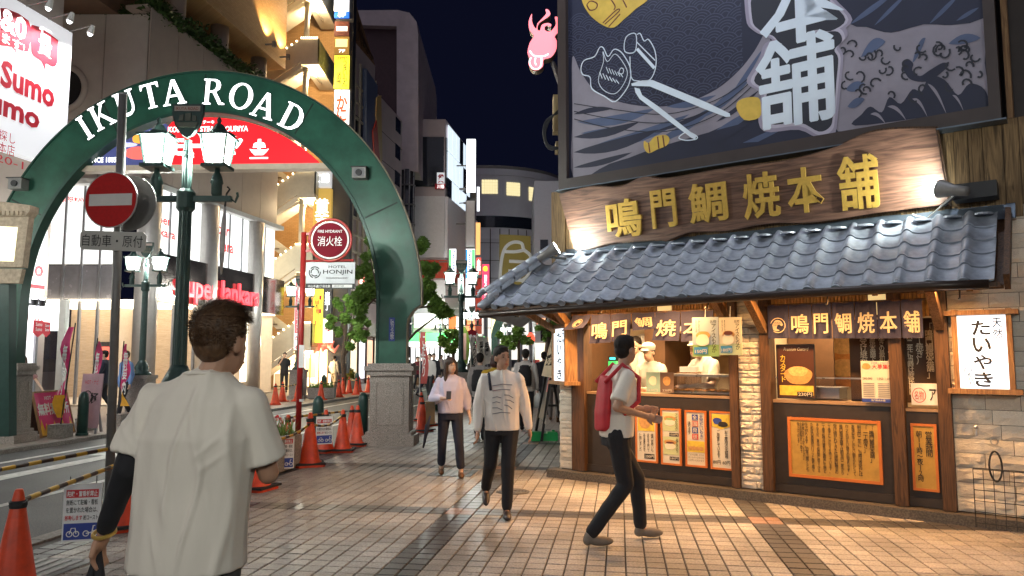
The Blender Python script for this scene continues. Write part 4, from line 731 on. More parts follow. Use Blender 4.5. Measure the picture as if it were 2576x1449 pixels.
GL = {'I': [[(.3, 0), (.7, 0), (.7, .06), (.6, .07), (.6, .93), (.7, .94), (.7, 1), (.3, 1), (.3, .94), (.4, .93), (.4, .07), (.3, .06)]],
 'K': [[(.0, 0), (.36, 0), (.36, .05), (.28, .07), (.28, .93), (.36, .95), (.36, 1), (0, 1), (0, .95), (.1, .93), (.1, .07), (0, .05)], [(.28, .44), (.62, .93), (.55, .96), (.55, 1), (.95, 1), (.95, .95), (.75, .92), (.42, .52), (.28, .36)], [(.38, .56), (.8, .07), (.68, .05), (.68, 0), (1.05, 0), (1.05, .05), (.98, .08), (.5, .62)]],
 'U': [[(0, 1), (.38, 1), (.38, .95), (.28, .92), (.28, .35), (.32, .18), (.44, .1), (.6, .12), (.7, .22), (.74, .36), (.74, .92), (.62, .95), (.62, 1), (.96, 1), (.96, .95), (.84, .92), (.84, .34), (.76, .12), (.6, .0), (.38, -.02), (.2, .06), (.11, .2), (.1, .36), (.1, .92), (0, .95)]],
 'T': [[(.28, 0), (.72, 0), (.72, .05), (.6, .07), (.6, .93), (.82, .92), (.9, .78), (.95, .78), (.95, 1), (.05, 1), (.05, .78), (.1, .78), (.18, .92), (.4, .93), (.4, .07), (.28, .05)]],
 'A': [[(-.02, 0), (.3, 0), (.3, .05), (.18, .07), (.28, .32), (.28, .4), (.31, .4), (.46, .82), (.5, 1), (.42, 1), (.08, .08), (-.02, .05)], [(.5, 1), (.58, 1), (.94, .08), (1.02, .05), (1.02, 0), (.62, 0), (.62, .05), (.74, .07), (.46, .82)], [(.29, .4), (.62, .4), (.65, .32), (.27, .32)]],
 'R': [[(0, 0), (.38, 0), (.38, .05), (.28, .07), (.28, .93), (.3, 1), (0, 1), (0, .95), (.1, .93), (.1, .07), (0, .05)], [(.28, 1), (.55, 1), (.72, .93), (.8, .78), (.76, .62), (.62, .52), (.45, .48), (.28, .48), (.28, .54), (.45, .55), (.56, .62), (.6, .75), (.57, .87), (.48, .93), (.28, .94)], [(.42, .5), (.58, .52), (.86, .1), (1.02, .05), (1.02, 0), (.76, 0)]],
 'O': [[(.5 + .5 * math.cos(a), .5 + .52 * math.sin(a)) for a in np.linspace(0, 6.2832, 33)] + [(.5 + .31 * math.cos(a), .5 + .45 * math.sin(a)) for a in np.linspace(6.2832, 0, 33)]],
 'D': [[(0, 0), (.3, 0), (.28, .93), (.3, 1), (0, 1), (0, .95), (.1, .93), (.1, .07), (0, .05)], [(.28, 1), (.5, 1), (.72, .93), (.92, .75), (1, .5), (.92, .25), (.72, .07), (.5, 0), (.28, 0), (.28, .06), (.48, .07), (.64, .16), (.76, .34), (.78, .5), (.74, .7), (.62, .86), (.48, .93), (.28, .94)]]}
for ch, du, dvv, w in (('I', 217, 323, .36), ('K', 259, 293, .4), ('U', 320, 262, .42), ('T', 382, 243, .4), ('A', 440, 234, .44), ('R', 541, 233, .42), ('O', 609, 244, .46), ('A', 668, 267, .44), ('D', 738, 297, .42)):
    x, z = AF.px(du, dvv, ac); ang = -math.atan2(x - cx, (z - zs)); lf = AF.at(x, z, ac).rot(ang); hh = .5; m = MB(); mbx = MB()
    for p in GL[ch]:
        q = [((a - .5) * w, (b - .5) * hh) for a, b in p]
        m.flat(lf, q, .046); mbx.prism(lf, q, .01, .043, False)
    lb = ob('letter_return', mbx, LETB, arch); ob('letter_face', m, LETW, lb)
for sgn in (1, -1):                                      # granite pillars
    pc = cx + sgn * (ri + lo) / 2
    q = ob('pillar', MB().box(AF, pc - .36, pc + .36, .24, zp - .22, ac - .36, ac + .1), GRANITE, arch)
    for nm, w, z0, z1 in (('plinth', .47, 0, .18), ('plinth_moulding', .42, .18, .24), ('capital', .41, zp - .22, zp - .13), ('cap_slab', .45, zp - .13, zp - .05), ('cap_top', .4, zp - .05, zp)): ob(nm, MB().box(AF, pc - w, pc + w, z0, z1, ac - w * .9, ac - .26 + w), GRANITE, q)
    for fr, z, w in ((AF, ac + .102, .36), (Fr(AF.p(pc + .362, 0, ac - .13), AF.z * -1), .002, .23)):
        x0 = pc if fr is AF else 0
        for a in ((x0 - w + .1, x0 + w - .1, .36, .385), (x0 - w + .1, x0 + w - .1, zp - .36, zp - .335), (x0 - w + .1, x0 - w + .125, .385, zp - .36), (x0 + w - .125, x0 + w - .1, .385, zp - .36)): ob('panel_moulding', MB().box(fr, *a, z - .01, z + .012), GRANITE, q)
text('防犯カメラ作動中', AF, *[AF.px(980, 857, ac)[0] + .01, AF.px(986, 855, ac)[1], AF.px(991, 855, ac)[0], AF.px(986, 803, ac)[1]], ac + .008, WHITE, arch, .01, vert=True); ob('sticker', MB().rect(AF, AF.px(978, 850, ac)[0], AF.px(986, 858, ac)[1], AF.px(993, 850, ac)[0], AF.px(986, 799, ac)[1], ac + .004), BLUE, arch)
for u, v in ((910, 441), (57, 468)):
    x, z = AF.px(u, v, ac); t = thing('arch_camera', 'boxy security camera on the ' + ('right' if u > 500 else 'left') + ' shoulder of the green arch', 'camera', AF.p(x, z - .1, ac))
    ob('housing', MB().box(AF, x - .13, x + .13, z - .1, z + .1, ac + .01, ac + .22), GREY, t); ob('hood', MB().box(AF, x - .15, x + .15, z + .1, z + .115, ac + .01, ac + .26), BLACK, t); ob('lens', MB().tube([AF.p(x, z, ac + .22), AF.p(x, z, ac + .25)], .06, 12), BLACK, t); ob('glass', MB().box(AF, x - .1, x + .1, z - .075, z + .075, ac + .221, ac + .228), GLASS, t)
# lit steak-house panel hung in the arch
zc0 = AF.px(500, 410, ac)[1]; pn = thing('arch_sign', 'lit red steakhouse panel with ship logo filling the top of the arch', 'sign', AF.p(cx, zc0, ac - .2))
a0 = math.asin(min(1, (zc0 - zs) / (bi - .06))); arcp = [(cx + (ri - .06) * math.cos(a), zs + (bi - .06) * math.sin(a)) for a in np.linspace(a0, math.pi - a0, 40)]; xs_ = AF.px(418, 380, ac - .1)[0]
pd = ac - .12; REDL = E('lit_red', (1, .012, .02), .6); ob('face', MB().prism(AF, [p for p in arcp if p[0] >= xs_] + [(xs_, zs + bi * .935), (xs_, zc0)], pd - .12, pd), REDL, pn); ob('photo', MB().prism(AF, [(xs_ - .004, zc0), (xs_ - .004, zs + bi * .935)] + [p for p in arcp if p[0] < xs_ - .01], pd - .12, pd), E('lit_dark_blue', (.05, .06, .18), .6), pn)
ob('bottom_rail', MB().box(AF, cx - ri + .5, cx + ri - .5, zc0 - .11, zc0 - .004, pd - .2, pd + .04), M('rail_cream', (.55, .45, .35), .5), pn)
q = lambda u0, v0, u1, v1: (AF.px(u0, v0, pd)[0], AF.px((u0 + u1) / 2, v1, pd)[1], AF.px(u1, v0, pd)[0], AF.px((u0 + u1) / 2, v0, pd)[1])
text('モーリヤ', AF, *q(425, 343, 612, 392), pd + .01, EWHITE, pn, .05); text('KOBE BEEF STEAK MOURIYA', AF, *q(424, 318, 625, 332), pd + .01, EWHITE, pn, .02); text('神戸ビーフステーキ', AF, *q(450, 303, 540, 313), pd + .01, EWHITE, pn, .02); text('SINCE 1885', AF, *q(222, 396, 294, 409), pd + .01, EWHITE, pn, .02)
sx, sy = AF.px(652, 385, pd); m = MB(); k = .0105
for p in ([(-14, 2), (-18, 8), (-12, 6), (12, 6), (18, 8), (14, 2), (8, -4), (-8, -4)], [(-3, 8), (-3, 26), (3, 26), (3, 8)], [(-12, 10), (-4, 10), (-4, 20), (-10, 18)], [(4, 10), (12, 10), (10, 18), (4, 20)], [(-17, -8), (17, -8), (17, -11), (-17, -11)]): m.flat(AF, [(sx + a * k, sy + b * k) for a, b in p], pd + .008)
ob('ship_logo', m, EWHITE, pn)
for u, v, rx, ry, c in ((350, 385, .28, .14, (.8, .12, .1)), (360, 350, .22, .1, (.85, .35, .05)), (320, 365, .2, .05, (.5, .5, .8))): blob(pn, AF, *AF.px(u, v, pd), rx, ry, pd + .004 + .003 * (u % 7), E('lit_photo%d' % u, c, .8), 'steak_photo')
# ---------------------------------------------------------------- twin lantern lamp posts
PANE = frosted('lantern_pane', (.97, 1, .94), 3.2); LAMPC = (.95, 1, .92)
LGREEN = M('lamp_green_paint', (.035, .07, .062), .4, .2, var=.2, scale=12)
def lamp_post(label, loc, power, rz=0):
    t = thing('street_lamp', label, 'street lamp', (0, 0, 0), 'twin lantern street lamps')
    ob('pedestal', MB().box(ID, -.27, .27, -.27, .27, .12, 1.0), GRANITE, t); ob('pedestal_base', MB().box(ID, -.33, .33, -.33, .33, 0, .12), GRANITE, t); ob('pedestal_cap', MB().box(ID, -.31, .31, -.31, .31, 1.0, 1.1), GRANITE, t)
    ob('foot', MB().lathe((0, 0, 0), [(.25, 1.1), (.24, 1.16), (.16, 1.22), (.19, 1.3), (.13, 1.42), (.09, 1.5)], 18), LGREEN, t, True)
    ob('pole', MB().lathe((0, 0, 0), [(.085, 1.48), (.08, 2.2), (.074, 3.4)], 32, star=.09), LGREEN, t); ob('collar', MB().lathe((0, 0, 0), [(.08, 3.38), (.11, 3.42), (.11, 3.62), (.08, 3.66)], 18), LGREEN, t)
    ob('upper_pole', MB().lathe((0, 0, 0), [(.06, 3.64), (.055, 4.05), (.07, 4.08), (.07, 4.12), (.05, 4.15), (.042, 4.28)], 24, star=.07), LGREEN, t)
    ob('cross_arm', MB().bar((-.56, 0, 3.54), (.56, 0, 3.54), .07), LGREEN, t); [ob('arm_hook', MB().tube([(s * .56, 0, 3.54), (s * .61, 0, 3.5), (s * .64, 0, 3.58), (s * .63, 0, 3.62)], .016, 6), LGREEN, t) for s in (-1, 1)]
    sf = Fr((0, -.03, 4.73), (1, 0, 0)); sp = [(-.19, 0), (.19, 0), (.19, -.12), (.15, -.27), (.07, -.39), (0, -.43), (-.07, -.39), (-.15, -.27), (-.19, -.12)]
    sh = ob('shield', MB().prism(sf, sp, -.03, .03), LGREEN, t); ob('name_plate', MB().box(sf, -.16, .16, -.095, -.03, .03, .038), M('plate_pale', (.45, .38, .33), .5), sh); text('IKUTA ROAD', sf, -.14, -.085, .14, -.045, .041, M('plate_letters', (.3, .08, .05), .5), sh, .01)
    m = MB(); [m.prism(sf, p, .03, .045) for p in ([(-.11, -.3), (.11, -.3), (.14, -.24), (-.14, -.24)], [(-.1, -.22), (-.04, -.22), (-.04, -.14), (-.09, -.15)], [(-.02, -.22), (.05, -.22), (.05, -.12), (-.02, -.13)], [(.07, -.22), (.12, -.22), (.12, -.16), (.07, -.15)])]; ob('ship_relief', m, M('relief_bronze', (.12, .13, .1), .4, .4), sh)
    for s in (-1, 1):
        x = s * .375; ob('lantern_stem', MB().lathe((x, 0, 0), [(.05, 3.57), (.065, 3.6), (.065, 3.72), (.08, 3.74), (.06, 3.82), (.03, 3.88), (.03, 3.92)], 12), LGREEN, t, True)
        ln = ob('lantern', MB().box(ID, x - .15, x + .15, -.15, .15, 3.92, 3.96), LGREEN, t); b, tp_, z0, z1 = .105, .155, 3.962, 4.31
        cr = [(-1, -1), (1, -1), (1, 1), (-1, 1)]
        for i in range(4):
            p0, p1 = cr[i], cr[(i + 1) % 4]; ob('corner_bar', MB().bar((x + p0[0] * b, p0[1] * b, z0), (x + p0[0] * tp_, p0[1] * tp_, z1), .022), LGREEN, ln)
            ob('pane', MB().add([(x + p0[0] * b * .93, p0[1] * b * .93, z0), (x + p1[0] * b * .93, p1[1] * b * .93, z0), (x + p1[0] * tp_ * .93, p1[1] * tp_ * .93, z1), (x + p0[0] * tp_ * .93, p0[1] * tp_ * .93, z1)], [(0, 1, 2, 3)]), PANE, ln)
        r_ = MB(); r_.box(ID, x - .19, x + .19, -.19, .19, 4.312, 4.335); rp = [(.18, 4.336), (.11, 4.39), (.085, 4.4), (.05, 4.47)]
        r_.lathe((x, 0, 0), [(q_ * 1.25, z) for q_, z in rp], 4); ob('roof', r_, LGREEN, ln); ob('finial', MB().lathe((x, 0, 0), [(.045, 4.46), (.05, 4.48), (.02, 4.5), (.03, 4.53), (.028, 4.55), (.005, 4.58)], 10), LGREEN, ln, True)
        l = light('POINT', (x, 0, 4.13), power, LAMPC, ln, .07); l.name = 'bulb'
    t.location = loc; t.rotation_euler = (0, 0, rz); WL[t.name] = V(loc); return t
LP = 215
P0 = lamp_post('nearest twin lantern street lamp with an umbrella hung on its arm', (-4.03, 9.0, 0), LP)
def at_px(u, Y): return V(((u - 1288) / FP * Y, Y, 0))
for u, Y, lb in ((362, 20.2, 'twin lantern street lamp in front of the karaoke building on the left pavement'), (754, 28.8, 'twin lantern street lamp behind the red hydrant post, by the outside stairs'), (1160, 24, 'twin lantern street lamp right of the arch, before the convenience store signs'), (1108, 54, 'distant twin lantern street lamp in front of the green-lit store'), (1187, 46, 'distant twin lantern street lamp behind the round red sign'), (1272, 70, 'farthest twin lantern street lamp beside the second green arch')):
    dup(P0, at_px(u, Y), 0, lb)
for x, y, lb in ((-6.3, -5.5, 'twin lantern street lamp on the near kerb, next before the no-entry sign'), (-11.8, 9.0, 'twin lantern street lamp left of the frame on the opposite pavement'), (1.9, -3.4, 'added twin lantern lamp out of view behind the camera, lighting the foreground')): dup(P0, (x, y, 0), 0, lb)  # last lamp is added behind the camera to brighten the foreground
um = thing('umbrella', 'closed clear umbrella hanging from the arm of the nearest street lamp', 'umbrella', D(563, 690, 9.0)); c = [D(u, v, 8.98) for u, v in ((577, 478), (570, 488), (566, 520), (563, 560), (560, 600), (558, 650), (556, 690))]
ob('canopy', MB().tube(c[2:], [.012, .03, .035, .03, .012], 8), M('clear_vinyl', (.45, .42, .4), .3, var=.3), um, True); ob('handle', MB().tube([D(572, 470, 8.98), D(578, 476, 8.98)] + c[1:3], .012, 6), BLACK, um)
# ---------------------------------------------------------------- road signs
NY = 8.0; nf = Fr((0, NY, 0), V((1, -.12, 0))); ns = thing('no_entry_sign', 'round red no-entry sign with white bar on a grey pole', 'road sign', D(277, 1230, NY) * V((1, 1, 0)))
pt, pb = D(309, 240, NY), V((D(278, 1180, NY).x, NY, 0)); ob('pole', MB().tube([pb, pt], .045, 16), GREY, ns, True); ob('pole_cap', MB().tube([pt, pt + V((0, 0, .02))], .047, 16), STEEL, ns)
c = D(290, 507, NY) + V((0, -.08, 0)); df = Fr(c, nf.x); rr_ = .31; ob('disc', MB().tube([df.p(0, 0, 0), df.p(0, 0, .012)], rr_, 40), M('sign_edge', (.5, .48, .46), .4, .4), ns); ob('red_face', MB().tube([df.p(0, 0, .012), df.p(0, 0, .014)], rr_ - .012, 40), M('sign_red', (.55, .02, .02), .65, var=.1, scale=30, spec=.25), ns); ob('white_bar', MB().box(df, -.25, .25, -.065, .065, .014, .017), M('sign_white', (.75, .72, .68), .45, var=.06), ns)
ob('back_disc', MB().tube([df.p(.09, .0, -.2), df.p(.09, 0, -.185)], rr_, 40), GREY, ns); ob('clamp', MB().box(df, .03, .09, -.1, .1, -.18, 0), GREY, ns)
x0, y0, x1, y1 = box_px(Fr(c, nf.x), 203, 582, 368, 630); pf = Fr(c, V((1, -.12, 0)), UP + V((.06, 0, 0))); m = MB(); rp = [(x0 + .03, y0), (x1 - .03, y0), (x1, y0 + .03), (x1, y1 - .03), (x1 - .03, y1), (x0 + .03, y1), (x0, y1 - .03), (x0, y0 + .03)]
pf = Fr(c, df.x - UP * .05, UP); ob('sub_plate', m.prism(pf, rp, 0, .012), M('plate_white', (.55, .53, .48), .5, var=.06), ns); text('自動車・原付', pf, x0 + .03, y0 + .04, x1 - .03, y1 - .04, .015, INK, ns, 0)
HY = 12.0; hs = thing('hydrant_sign', 'round red fire hydrant sign on a red pole with a white hotel plate', 'sign', at_px(758, HY)); hf = front(HY); X = lambda u, v: hf.px(u, v)
RPOLE = M('red_pole', (.36, .022, .018), .4, var=.15); ob('pole', MB().tube([at_px(757, HY), D(765, 585, HY)], .045, 14), RPOLE, hs, True); ob('pole_band', MB().tube([D(758, 1010, HY), D(758, 1004, HY)], .048, 14), WHITE, hs)
cx_, cz_ = X(832, 605); hd = hf.at(cx_, cz_, .02); ob('disc', MB().tube([hd.p(0, 0, 0), hd.p(0, 0, .03)], .31, 36), WHITE, hs); ob('red_face', MB().tube([hd.p(0, 0, .03), hd.p(0, 0, .034)], .285, 36), M('hydrant_red', (.16, .008, .018), .75, var=.08, spec=.15), hs)
ob('hoop', MB().tube([hd.p(.345 * math.cos(a), .345 * math.sin(a), .01) for a in np.linspace(0, 6.2832, 41)], .022, 8, False), RPOLE, hs, True); [ob('arm', MB().bar(D(766, v, HY), D(798, v2, HY), .04), RPOLE, hs) for v, v2 in ((592, 580), (632, 628))]
text('FIRE HYDRANT', hd, -.2, .12, .2, .165, .037, EWHITE if False else WHITE, hs, .006); text('消火栓', hd, -.2, -.1, .2, .06, .037, WHITE, hs, .004)
ob('plate_bar', MB().tube([D(758, 657, HY), D(890, 655, HY)], .02, 8), RPOLE, hs); x0, y0, x1, y1 = box_px(hf, 770, 660, 893, 727, .01)
ob('plate', MB().box(hf, x0, x1, y0 + .09, y1, .0, .02), M('plate_bluish', (.55, .57, .6), .5), hs); ob('plate_foot', MB().box(hf, x0, x1, y0, y0 + .088, .0, .02), BLACK, hs); w, h = x1 - x0, y1 - y0
text('HOTEL', hf, x0 + w * .46, y0 + h * .78, x0 + w * .82, y0 + h * .88, .024, INK, hs, .01); text('HONJIN', hf, x0 + w * .35, y0 + h * .52, x0 + w * .95, y0 + h * .72, .024, INK, hs, .012); text('ELLEGANCE & LUXURY', hf, x0 + w * .42, y0 + h * .38, x0 + w * .87, y0 + h * .44, .024, INK, hs); text('中山手通2丁目北側', hf, x0 + w * .05, y0 + h * .05, x0 + w * .5, y0 + h * .15, .024, WHITE, hs, .01)
ob('search_box', MB().rect(hf, x0 + w * .54, y0 + h * .05, x0 + w * .95, y0 + h * .16, .023), WHITE, hs); text('本陣 神戸北野', hf, x0 + w * .57, y0 + h * .07, x0 + w * .78, y0 + h * .14, .026, INK, hs)
m = MB(); [m.stroke(hf, [(x0 + w * .18 + (.06 + .03 * (k % 2)) * math.cos(a + k), y0 + h * .62 + (.06 + .03 * (k % 2)) * math.sin(a + k)) for a in np.linspace(0, 1.4, 8)], .016, .024) for k in range(0, 12)]; ob('flower_logo', m, INK, hs); ob('notice_sticker', MB().box(hf, *[hf.px(754, 900)[0], hf.px(767, 900)[0], hf.px(760, 925)[1], hf.px(760, 868)[1]], .047, .05), WHITE, hs)
# ---------------------------------------------------------------- cones, bars, bollards
def make_cone():
    t = thing('traffic_cone', '-', 'traffic cone', (0, 0, 0), 'orange traffic cones'); m = MB(); m.lathe((0, 0, 0), [(.165, .03), (.16, .06), (.135, .08), (.03, .68), (.024, .7), (.02, .705)], 20); ob('cone_body', m, ORANGE, t, True)
    b = MB(); b.prism(Fr((0, 0, 0), (1, 0, 0), (0, 1, 0)), [(-.19, -.15), (-.15, -.19), (.15, -.19), (.19, -.15), (.19, .15), (.15, .19), (-.15, .19), (-.19, .15)], .0, .03); ob('base', b, ORANGE, t); w = MB(); w.box(ID, -.2, .2, -.2, .2, .031, .055); return t, w
CONE, wgt = make_cone(); collar = MB().lathe((0, 0, 0), [(.05, .58), (.056, .6), (.05, .63)], 14); ob('ring', collar, RUBBER, CONE)
WCONE = None
cones = [(32, 1500, 1.0, 'orange cone cut by the bottom left corner, holding the striped bars'), (312, 1330, 1, 'orange cone half hidden by the black sleeve of the man in front'), (645, 1232, 1.05, 'orange cone at the right elbow of the man in front'), (778, 1172, 1.1, 'orange cone beside the granite flower trough'), (818, 1137, 1, 'orange cone behind the leaning notice on the near kerb'), (861, 1136, 1, 'orange cone with a splayed base left of the granite arch pillar'), (884, 1118, 1, 'left orange cone of the close pair at the arch pillar'), (898, 1121, 1.02, 'right orange cone of the close pair at the arch pillar'), (722, 1150, .95, 'small orange cone top rising behind the flower trough'),
 (1062, 1086, 1, 'front orange cone just right of the granite arch pillar'), (1059, 1058, 1, 'rear orange cone just right of the granite arch pillar'), (1080, 1071, 1, 'rightmost orange cone by the arch pillar, near the woman in lavender'), (1080, 962, 1, 'left far cone of three across the road behind the woman'), (1087, 964, 1, 'middle far cone of three across the road behind the woman'), (1094, 961, 1, 'right far cone of three across the road behind the woman'),
 (692, 1018, 1, 'leftmost orange cone on the opposite kerb, before the stairs shop'), (710, 1010, 1, 'second orange cone from the left on the opposite kerb'), (748, 1009, 1, 'orange cone half behind the red hydrant pole'), (807, 1006, 1, 'orange cone in front of the leafy trough across the road'), (852, 999, 1, 'orange cone right of the leafy trough across the road'), (862, 991, 1, 'orange cone below the small street tree, left of three'), (878, 989, 1, 'orange cone below the small street tree, right of three'), (896, 993, 1, 'front cone of the pair beside the opposite bollard'), (903, 986, 1, 'rear cone of the pair beside the opposite bollard'), (926, 987, 1, 'orange cone just visible left of the arch pillar')]
cpos = []
for k, (u, v, s, lb) in enumerate(cones):
    p = G(u, v); cpos.append(p); rz = (k * 37 % 90) * .0175
    if k == 0: CONE.location = p; CONE['label'] = lb; CONE.rotation_euler = (0, 0, .3)
    else: c = dup(CONE, p, rz, lb, s)
    if v > 1050 and k not in (0,):
        w = MB(); w.box(Fr(p, (math.cos(rz), math.sin(rz), 0), (-math.sin(rz), math.cos(rz), 0)), -.21, .21, -.21, .21, .032, .058)
        hole = ob('weight_plate', w, RUBBER, label='black rubber weight under the ' + ' '.join(lb.replace('orange ', '').split(',')[0].split()[:10]), cat='cone weight', group='rubber weights on the cones')
        hole.location = hole.location
def stripe_mat():
    m = bpy.data.materials.new('hazard_stripes'); m.use_nodes = True; N, L = m.node_tree.nodes, m.node_tree.links; b = N['Principled BSDF']; b.inputs['Roughness'].default_value = .4
    tc = N.new('ShaderNodeUVMap'); w = N.new('ShaderNodeTexWave'); w.inputs['Scale'].default_value = 1.57; L.new(tc.outputs[0], w.inputs[0]); r = N.new('ShaderNodeValToRGB'); r.color_ramp.interpolation = 'CONSTANT'; r.color_ramp.elements[0].color = (.035, .02, .015, 1); r.color_ramp.elements[1].position = .5; r.color_ramp.elements[1].color = (.55, .3, .02, 1)
    L.new(w.outputs[0], r.inputs[0]); L.new(r.outputs[0], b.inputs['Base Color']); return m
BK, YE = M('bar_black', (.04, .022, .016), .4), M('bar_yellow', (.6, .34, .02), .4)
def hazard_bar(p, q, label, sag=0.0):
    t = thing('striped_bar', label, 'barrier bar', (p + q) / 2, 'striped barrier bars'); L = (q - p).length; n = max(4, int(L / .14)); pt = lambda s: p.lerp(q, s) - UP * sag * 4 * s * (1 - s)
    for i in range(n): ob('yellow_band' if i % 2 else 'black_band', MB().tube([pt(i / n), pt((i + .99) / n)], .019, 8), YE if i % 2 else BK, t)
    for e in (p, q): ob('end_loop', MB().tube([e + V((.05 * math.cos(a), .05 * math.sin(a), 0)) for a in np.linspace(0, 6.283, 14)], .008, 5), BLACK, t)
ct = lambda i, z=.62: cpos[i] + UP * z
hazard_bar(ct(0), ct(1), 'yellow and black bar from the bottom left cone to the cone behind the sleeve'); hazard_bar(S(4.2, -5.3, .62), S(7.6, -5.2, .66), 'yellow and black bar over the road edge at the far left'); hazard_bar(ct(2), ct(3), 'yellow and black bar sagging over the flower trough', .1); hazard_bar(ct(3), ct(5), 'yellow and black bar curving past the bollard beside the arch', .1); hazard_bar(ct(8), S(13.2, -5.0, .6), 'yellow and black bar behind the hydrant pole'); hazard_bar(ct(9), ct(11), 'yellow and black bar right of the arch pillar', .03); hazard_bar(ct(15), ct(17), 'yellow and black bar on the opposite kerb before the stairs shop', .05); hazard_bar(ct(18), ct(19), 'yellow and black bar on the opposite kerb right of the leafy trough', .04); hazard_bar(ct(21), ct(22), 'yellow and black bar on the opposite kerb under the small tree', .04)
bol = None
for u, v, lb in ((798, 1119, 'dark green round-topped bollard between the cones on the near kerb'), (912, 1100, 'dark green bollard close to the left side of the arch pillar'), (1098, 1035, 'dark green bollard right of the arch pillar behind the cones'), (206, 1095, 'dark green bollard in front of the red free-guide board'), (754, 1012, 'dark green bollard behind the red hydrant pole'), (814, 1000, 'dark green bollard beside the leafy trough across the road'), (897, 988, 'dark green bollard beside the pair of opposite cones'), (1196, 985, 'dark green bollard behind the walkers, right of the lamp')):
    if bol is None:
        bol = thing('bollard', lb, 'bollard', (0, 0, 0), 'dark green bollards'); ob('post', MB().lathe((0, 0, 0), [(.1, .0), (.1, .7), (.098, .76), (.08, .83), (.045, .875), (.005, .89)], 20), DGREEN, bol, True); ob('foot_ring', MB().lathe((0, 0, 0), [(.115, 0), (.115, .04), (.1, .05)], 20), DGREEN, bol); bol.location = G(u, v)
    else: dup(bol, G(u, v), 0, lb)
# hanging notices
def notice(label, p, xdir, s=1.0):
    f = Fr(p, xdir); t = thing('parking_notice', label, 'notice', f.p(0, -.52 * s), 'no parking notices'); w, h = .3 * s, .5 * s
    ob('sheet', MB().box(f, -w / 2, w / 2, -h, 0, -.004, .004), WHITE, t); ob('red_header', MB().rect(f, -w * .43, -h * .24, w * .43, -h * .1, .006), RED, t); text('駐輪・置看板禁止', f, -w * .4, -h * .22, w * .4, -h * .12, .009, WHITE, t, .02)
    for k, s_ in enumerate(('無断にて駐輪・看板', 'を置かれた場合は、')): text(s_, f, -w * .42, -h * (.37 + .13 * k), w * .42, -h * (.27 + .13 * k), .007, INK, t, .01)
    text('移動します', f, -w * .44, -h * .63, w * .02, -h * .54, .007, RED, t, .015); text('㈱コースト', f, w * .05, -h * .63, w * .44, -h * .54, .007, INK, t, .01); ob('blue_band', MB().rect(f, -w * .46, -h * .96, w * .46, -h * .68, .006), BLUE, t)
    m = MB()
    for cx in (-.3, -.12, .14, .36): m.stroke(f, [(w * cx + w * .075 * math.cos(a), -h * .86 + w * .075 * math.sin(a)) for a in np.linspace(0, 6.28, 12, False)], .008 * s, .009, True)
    m.stroke(f, [(-w * .3, -h * .86), (-w * .25, -h * .76), (-w * .15, -h * .76), (-w * .12, -h * .86)], .008 * s, .009); m.stroke(f, [(w * .14, -h * .86), (w * .3, -h * .84), (w * .33, -h * .73), (w * .38, -h * .73)], .01 * s, .009); ob('cycle_pictogram', m, WHITE, t)
    for e in (-.35, .35): ob('tie', MB().tube([f.p(w * e, -.02, 0), f.p(w * e, .06, .0)], .004, 4), BLACK, t)
pa = ct(0).lerp(ct(1), .52); notice('white no-parking notice hung on the bar at the bottom left', pa - UP * .05, V((1, .25, 0)), .92); notice('white no-parking notice hung on the side of the flower trough', G(716, 1185) + V((.02, -.12, .5)), V((1, .35, 0)), .9); notice('white no-parking notice leaning beside the bollard by the arch', G(822, 1140) + V((0, -.2, .62)), V((1, .5, 0)), .9)
# flower troughs
def trough(label, fr, L, W, H, flowers):
    t = thing('flower_trough', label, 'planter', fr.p(L / 2, W / 2, 0)); ob('trough', MB().prism(Fr(fr.p(0, 0, 0), fr.x, fr.y), [(0, 0), (L, 0), (L, W), (0, W)], .02, H), CONC, t); ob('foot', MB().box(fr, .05, L - .05, .05, W - .05, 0, .02), BASE, t); ob('soil', MB().box(fr, .04, L - .04, .04, W - .04, H, H + .012), BASE, t); m = MB(); rr = random.Random(label); fl = {0: MB(), 1: MB()}
    for i in range(260):
        p = fr.p(rr.uniform(.05, L - .05), rr.uniform(.05, W - .05), H + .01); q = p + V((rr.uniform(-.12, .12), rr.uniform(-.12, .12), rr.uniform(.08, .3))); s_ = V((rr.uniform(-1, 1), rr.uniform(-1, 1), 0)).normalized() * .012; m.add([p - s_, p + s_, q], [(0, 1, 2)])
        if flowers and i % 5 == 0: fl[i % 2].ball(q, .022, n=6, m=4)
    ob('leaves', m, LEAF, t, kind='stuff')
    if flowers: ob('red_blooms', fl[0], M('bloom_red', (.6, .04, .05), .6), t, kind='stuff'); ob('pink_blooms', fl[1], M('bloom_pale', (.7, .5, .45), .6), t, kind='stuff')
LEAF = M('leaf_green', (.15, .28, .045), .55, var=.45, scale=3)
trough('speckled grey flower trough with red blooms on the near kerb', Fr(S(9.3, -4.62), ST, SR * -1), 1.15, .48, .47, True); trough('grey trough with trailing leaves across the road', Fr(G(772, 1004), V((1, .05, 0)), V((-.05, 1, 0))), 1.0, .45, .42, False)
